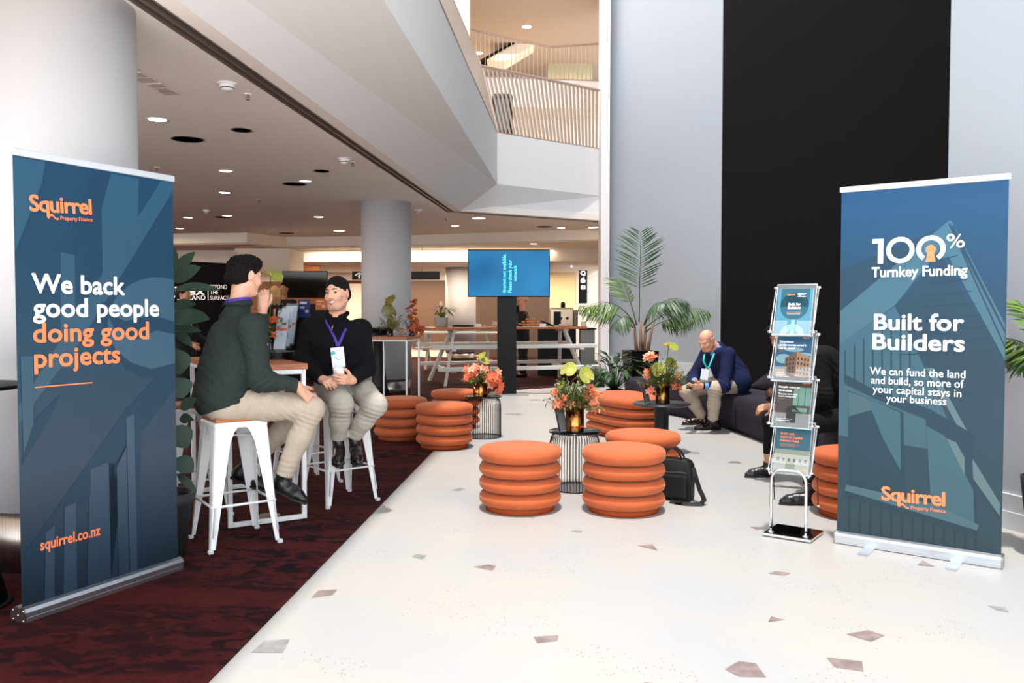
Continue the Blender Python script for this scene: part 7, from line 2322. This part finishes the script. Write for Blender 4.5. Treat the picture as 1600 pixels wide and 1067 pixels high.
# ------------------------------------------------------------------ 4: person in black behind the brochure stand
def person_black():
    root = thing('person', 'dark haired person all in black bent forward on the sofa behind the brochure stand', 'person', (2.62, 6.85, .47))
    pel = Vector((2.78, 6.80, .57)); chest = Vector((2.46, 6.78, .98))
    lat = Vector((0, 1, 0))
    shN, shF = Vector((2.42, 6.58, 1.04)), Vector((2.40, 7.02, 1.03))
    elN, elF = Vector((2.42, 6.50, .76)), Vector((2.30, 7.08, .76))
    wrN, wrF = Vector((2.22, 6.62, .63)), P(1208, 634, 6.95)
    hipN, hipF = Vector((2.70, 6.65, .56)), Vector((2.70, 6.97, .56))
    knN, knF = Vector((2.30, 6.45, .54)), P(1205, 655, 7.08)
    anN, anF = Vector((2.22, 6.22, .12)), P(1201, 709, 7.10)
    hc = P(1221, 524, 6.82); yaw = math.radians(180 + 25)
    R = head_frame(yaw, -.55)
    nb = Vector((2.36, 6.80, 1.10))
    B = Vol(.03)
    torso(B, pel, chest, lat, .055, .07, .095, .095)
    B.cap(shN, shF, .048); B.cap(chest + Vector((-.02, 0, .04)), nb, .07, .055); B.cap(nb, hc + R @ Vector((0, -.03, -.06)), .054, .054, .03)
    w = head(B, hc, R, .98)
    B.path([shN, elN, wrN], [.045, .038, .026]); B.path([shF, elF, wrF], [.045, .038, .026])
    for h, kn, an in ((hipN, knN, anN), (hipF, knF, anF)): B.path([h, kn, an], [.08, .05, .034])
    B.cap(anF, anF + Vector((-.0, 0, -.10)), .034, .036)
    hand(B, wrF + Vector((-.01, 0, 0)), Vector((-.9, -.25, -.1)), Vector((-.1, -.6, .75)), -1, ((.3, .7, .5), (.4, .8, .5), (.5, .9, .5), (.5, .9, .5)), (.2, .3, .3), .95, .06)
    hand(B, wrN + Vector((-.01, 0, 0)), Vector((-.9, .3, -.1)), Vector((-.1, -.3, .9)), 1, ((.3, .7, .5), (.4, .8, .5), (.5, .9, .5), (.5, .9, .5)), (.2, .3, .3), .95, .06)
    B.build('body', [SKIN4, LIP], root, .006, 1, paint=face_paint(hc, R, .98, 0))
    brows(root, w, HAIRD, .98); eyes(root, w, R, .98, (0, 1, -.4))
    Hh = Vol(.02)
    Hh.ell(w(0, -.020, .042), (.084, .106, .090), R); Hh.ell(w(0, .04, .085), (.07, .065, .045), R); Hh.ell(w(0, -.05, .0), (.08, .075, .08), R)
    Hh.ell(w(0, .085, -.04), (.085, .075, .080), R, .01, True)
    for sx in (-1, 1): Hh.ell(w(sx * .082, -.008, -.006), (.014, .024, .036), R, .006, True)
    Hh.build('hair', HAIRD, root, .006, 0, lambda V: .004 * np.sin(V[:, 0] * 160) * np.sin(V[:, 2] * 150 + V[:, 1] * 120))
    BLK = M('cloth_black', '#0b0b0d', rough=.9, sheen=.15, spec=.2)
    G = Vol(.05)
    torso(G, pel + Vector((0, 0, .04)), chest, lat, .08, .09, .13, .125)
    G.cap(pel + Vector((.03, 0, .12)), chest + Vector((.07, 0, .03)), .14, .13, .08)
    G.cap(shN, shF, .07, .07, .06); G.cap(nb + Vector((.05, 0, -.05)), nb + Vector((.02, 0, -.02)), .08, .068)
    for a, b, c in ((shN, elN, wrN), (shF, elF, wrF)):
        G.path([a, b], [.078, .066]); G.cap(b, c, .066, .043, flat=True)
    spots = [(pel + Vector((0, -.1, .2)), .22, (.3, 0, 1), .07, .012), (chest + Vector((0, -.12, 0)), .15, (.6, 0, .8), .06, .010), (elN, .1, (0, 0, 1), .04, .01)]
    G.build('jumper', BLK, root, .0085, 2, wrinkle(spots, .004))
    T = Vol(.05)
    T.cap(hipN, hipF, .115); T.cap(pel, pel + Vector((-.06, 0, 0)), .12)
    for h, kn, an in ((hipN, knN, anN), (hipF, knF, anF)):
        T.path([h, kn], [.105, .072], .05); T.cap(kn, an, .068, .046, flat=True)
    T.build('trousers', BLK, root, .0085, 2, wrinkle([(knF + Vector((0, 0, -.1)), .1, (0, 0, 1), .05, .006)], .003))
    BS = M('shoe_black', '#08080a', rough=.35)
    shoe(root, fl(1205, 745), fl(1165, 746), anF + Vector((0, 0, -.07)), BS, 1.0, up=(0, 0, 1), boot=.05)
    shoe(root, fl(1268, 789), fl(1219, 788), anN + Vector((.02, 0, -.02)), BS, 1.0, up=(0, 0, 1))
    return root
person_black()

# ------------------------------------------------------------------ visitors far behind
def visitor(label, x, y, z0, head_z, yaw, top, skin, hair, long_hair=False, arm_up=False, shirt=None, pitch=0):
    root = thing('person', label, 'person', (x, y, z0))
    c = Vector((x, y, head_z)); R = head_frame(yaw, pitch)
    f = Vector((math.cos(yaw), math.sin(yaw), 0)); lat = Vector((f.y, -f.x, 0))
    sh = head_z - .30; hip = head_z - .80
    B = Vol(.03)
    w = head(B, c, R, 1.0)
    B.cap((x, y, sh + .04), c + Vector((0, 0, -.06)), .055, .055)
    base = Vector((x, y, 0))
    B.cap(base + Vector((0, 0, hip)), base + Vector((0, 0, sh - .06)), .11, .11)
    arms = []
    for sx in (-1, 1):
        s0 = base + lat * sx * .18 + Vector((0, 0, sh)); e = s0 + lat * sx * .05 + Vector((0, 0, -.28)) + f * .03
        if arm_up and sx == 1: e = s0 + f * .12 + Vector((0, 0, -.2)); wr = c + f * .14 + lat * .05 + Vector((0, 0, -.09))
        else: wr = e + f * .2 + Vector((0, 0, -.1))
        arms.append((s0, e, wr)); B.path([s0, e, wr], [.045, .038, .028])
        hand(B, wr, (wr - e), lat * sx * .6 + Vector((0, 0, .6)), -sx, ((.5, .8, .5),) * 4, (.3, .3, .3), 1.0, .05)
        if z0 < .2:
            h = base + lat * sx * .09 + Vector((0, 0, hip - .05)); B.path([h, h + Vector((0, 0, -.42)), base + lat * sx * .1 + Vector((0, 0, .08))], [.075, .05, .035])
            B.cap(base + lat * sx * .1 + Vector((0, 0, .06)), base + lat * sx * .11 + f * .16 + Vector((0, 0, .035)), .04, .032)
    B.build('body', [skin, LIP], root, .010, 1)
    G = Vol(.05)
    for sx in (-1, 1): G.cap(base + lat * sx * .07 + Vector((0, 0, hip - .05)), base + lat * sx * .09 + Vector((0, 0, sh - .08)), .13, .125)
    G.cap(arms[0][0], arms[1][0], .066); G.cap(base + Vector((0, 0, sh - .03)), base + Vector((0, 0, sh + .03)), .08, .065)
    for a, b, d in arms: G.path([a, b], [.072, .06]); G.cap(b, d, .06, .042, flat=True)
    G.build('jacket', top, root, .012, 1, wrinkle([(base + Vector((0, 0, hip + .2)), .25, (0, 0, 1), .09, .008)], .003))
    if shirt:
        Sv = Vol(.03); Sv.cap(base + f * .075 + Vector((0, 0, hip + .1)), base + f * .065 + Vector((0, 0, sh - .02)), .075, .05); Sv.build('shirt', shirt, root, .012, 1)
    if z0 < .2:
        T = Vol(.04)
        for sx in (-1, 1):
            h = base + lat * sx * .09 + Vector((0, 0, hip - .02)); T.path([h, h + Vector((0, 0, -.45)), base + lat * sx * .1 + Vector((0, 0, .10))], [.11, .075, .055])
        T.build('trousers', M('trouser_dark', '#17171b', rough=.9), root, .012, 1)
        for sx in (-1, 1):
            S_ = Vol(.02); S_.cap(base + lat * sx * .1 + Vector((0, 0, .045)) - f * .04, base + lat * sx * .11 + f * .17 + Vector((0, 0, .04)), .045, .036); S_.cut((0, 0, .008), (0, 0, -1)); S_.build('shoe', BLACK, root, .012, 1)
    Hh = Vol(.02)
    if hair is not None:
        Hh.ell(w(0, -.018, .042), (.083, .104, .088), R); Hh.ell(w(0, -.05, 0), (.079, .07, .075), R)
        if long_hair:
            for sx in (-1, 0, 1): Hh.path([w(sx * .06, -.06, .04), w(sx * .075, -.075, -.08), w(sx * .07, -.05, -.22)], [.045, .045, .03])
        Hh.ell(w(0, .10, -.03), (.085, .075, .085), R, .01, True)
        Hh.build('hair', hair, root, .009, 1)
    return root
NAVYJ = M('jacket_dark', '#131216', rough=.9)
q = P(817, 470, 18.1)
visitor('person in a dark jacket drinking from a cup behind the screen post', q.x, 18.1, .006, q.z, math.radians(170), NAVYJ, SKIN3, None, arm_up=True, shirt=M('shirt_white', '#d8d8da', rough=.8))
q = P(432, 457, 16.0)
visitor('blonde person seen from behind, beyond the bar table flowers', q.x, 15.9, .006, q.z, math.radians(100), NAVYJ, SKIN, M('hair_blonde', '#c79f6a', rough=.5, bump=.6, bscale=60), True)
q = P(440, 450, 16.6)
visitor('dark haired person facing the blonde person under the television', q.x + .03, 16.7, .006, q.z, math.radians(-105), NAVYJ, SKIN4, HAIRD)
q = P(287, 460, 11.8)
visitor('person in black glimpsed between the rubber plant leaves', q.x, 11.8, .006, q.z, math.radians(-10), NAVYJ, SKIN4, HAIRD)
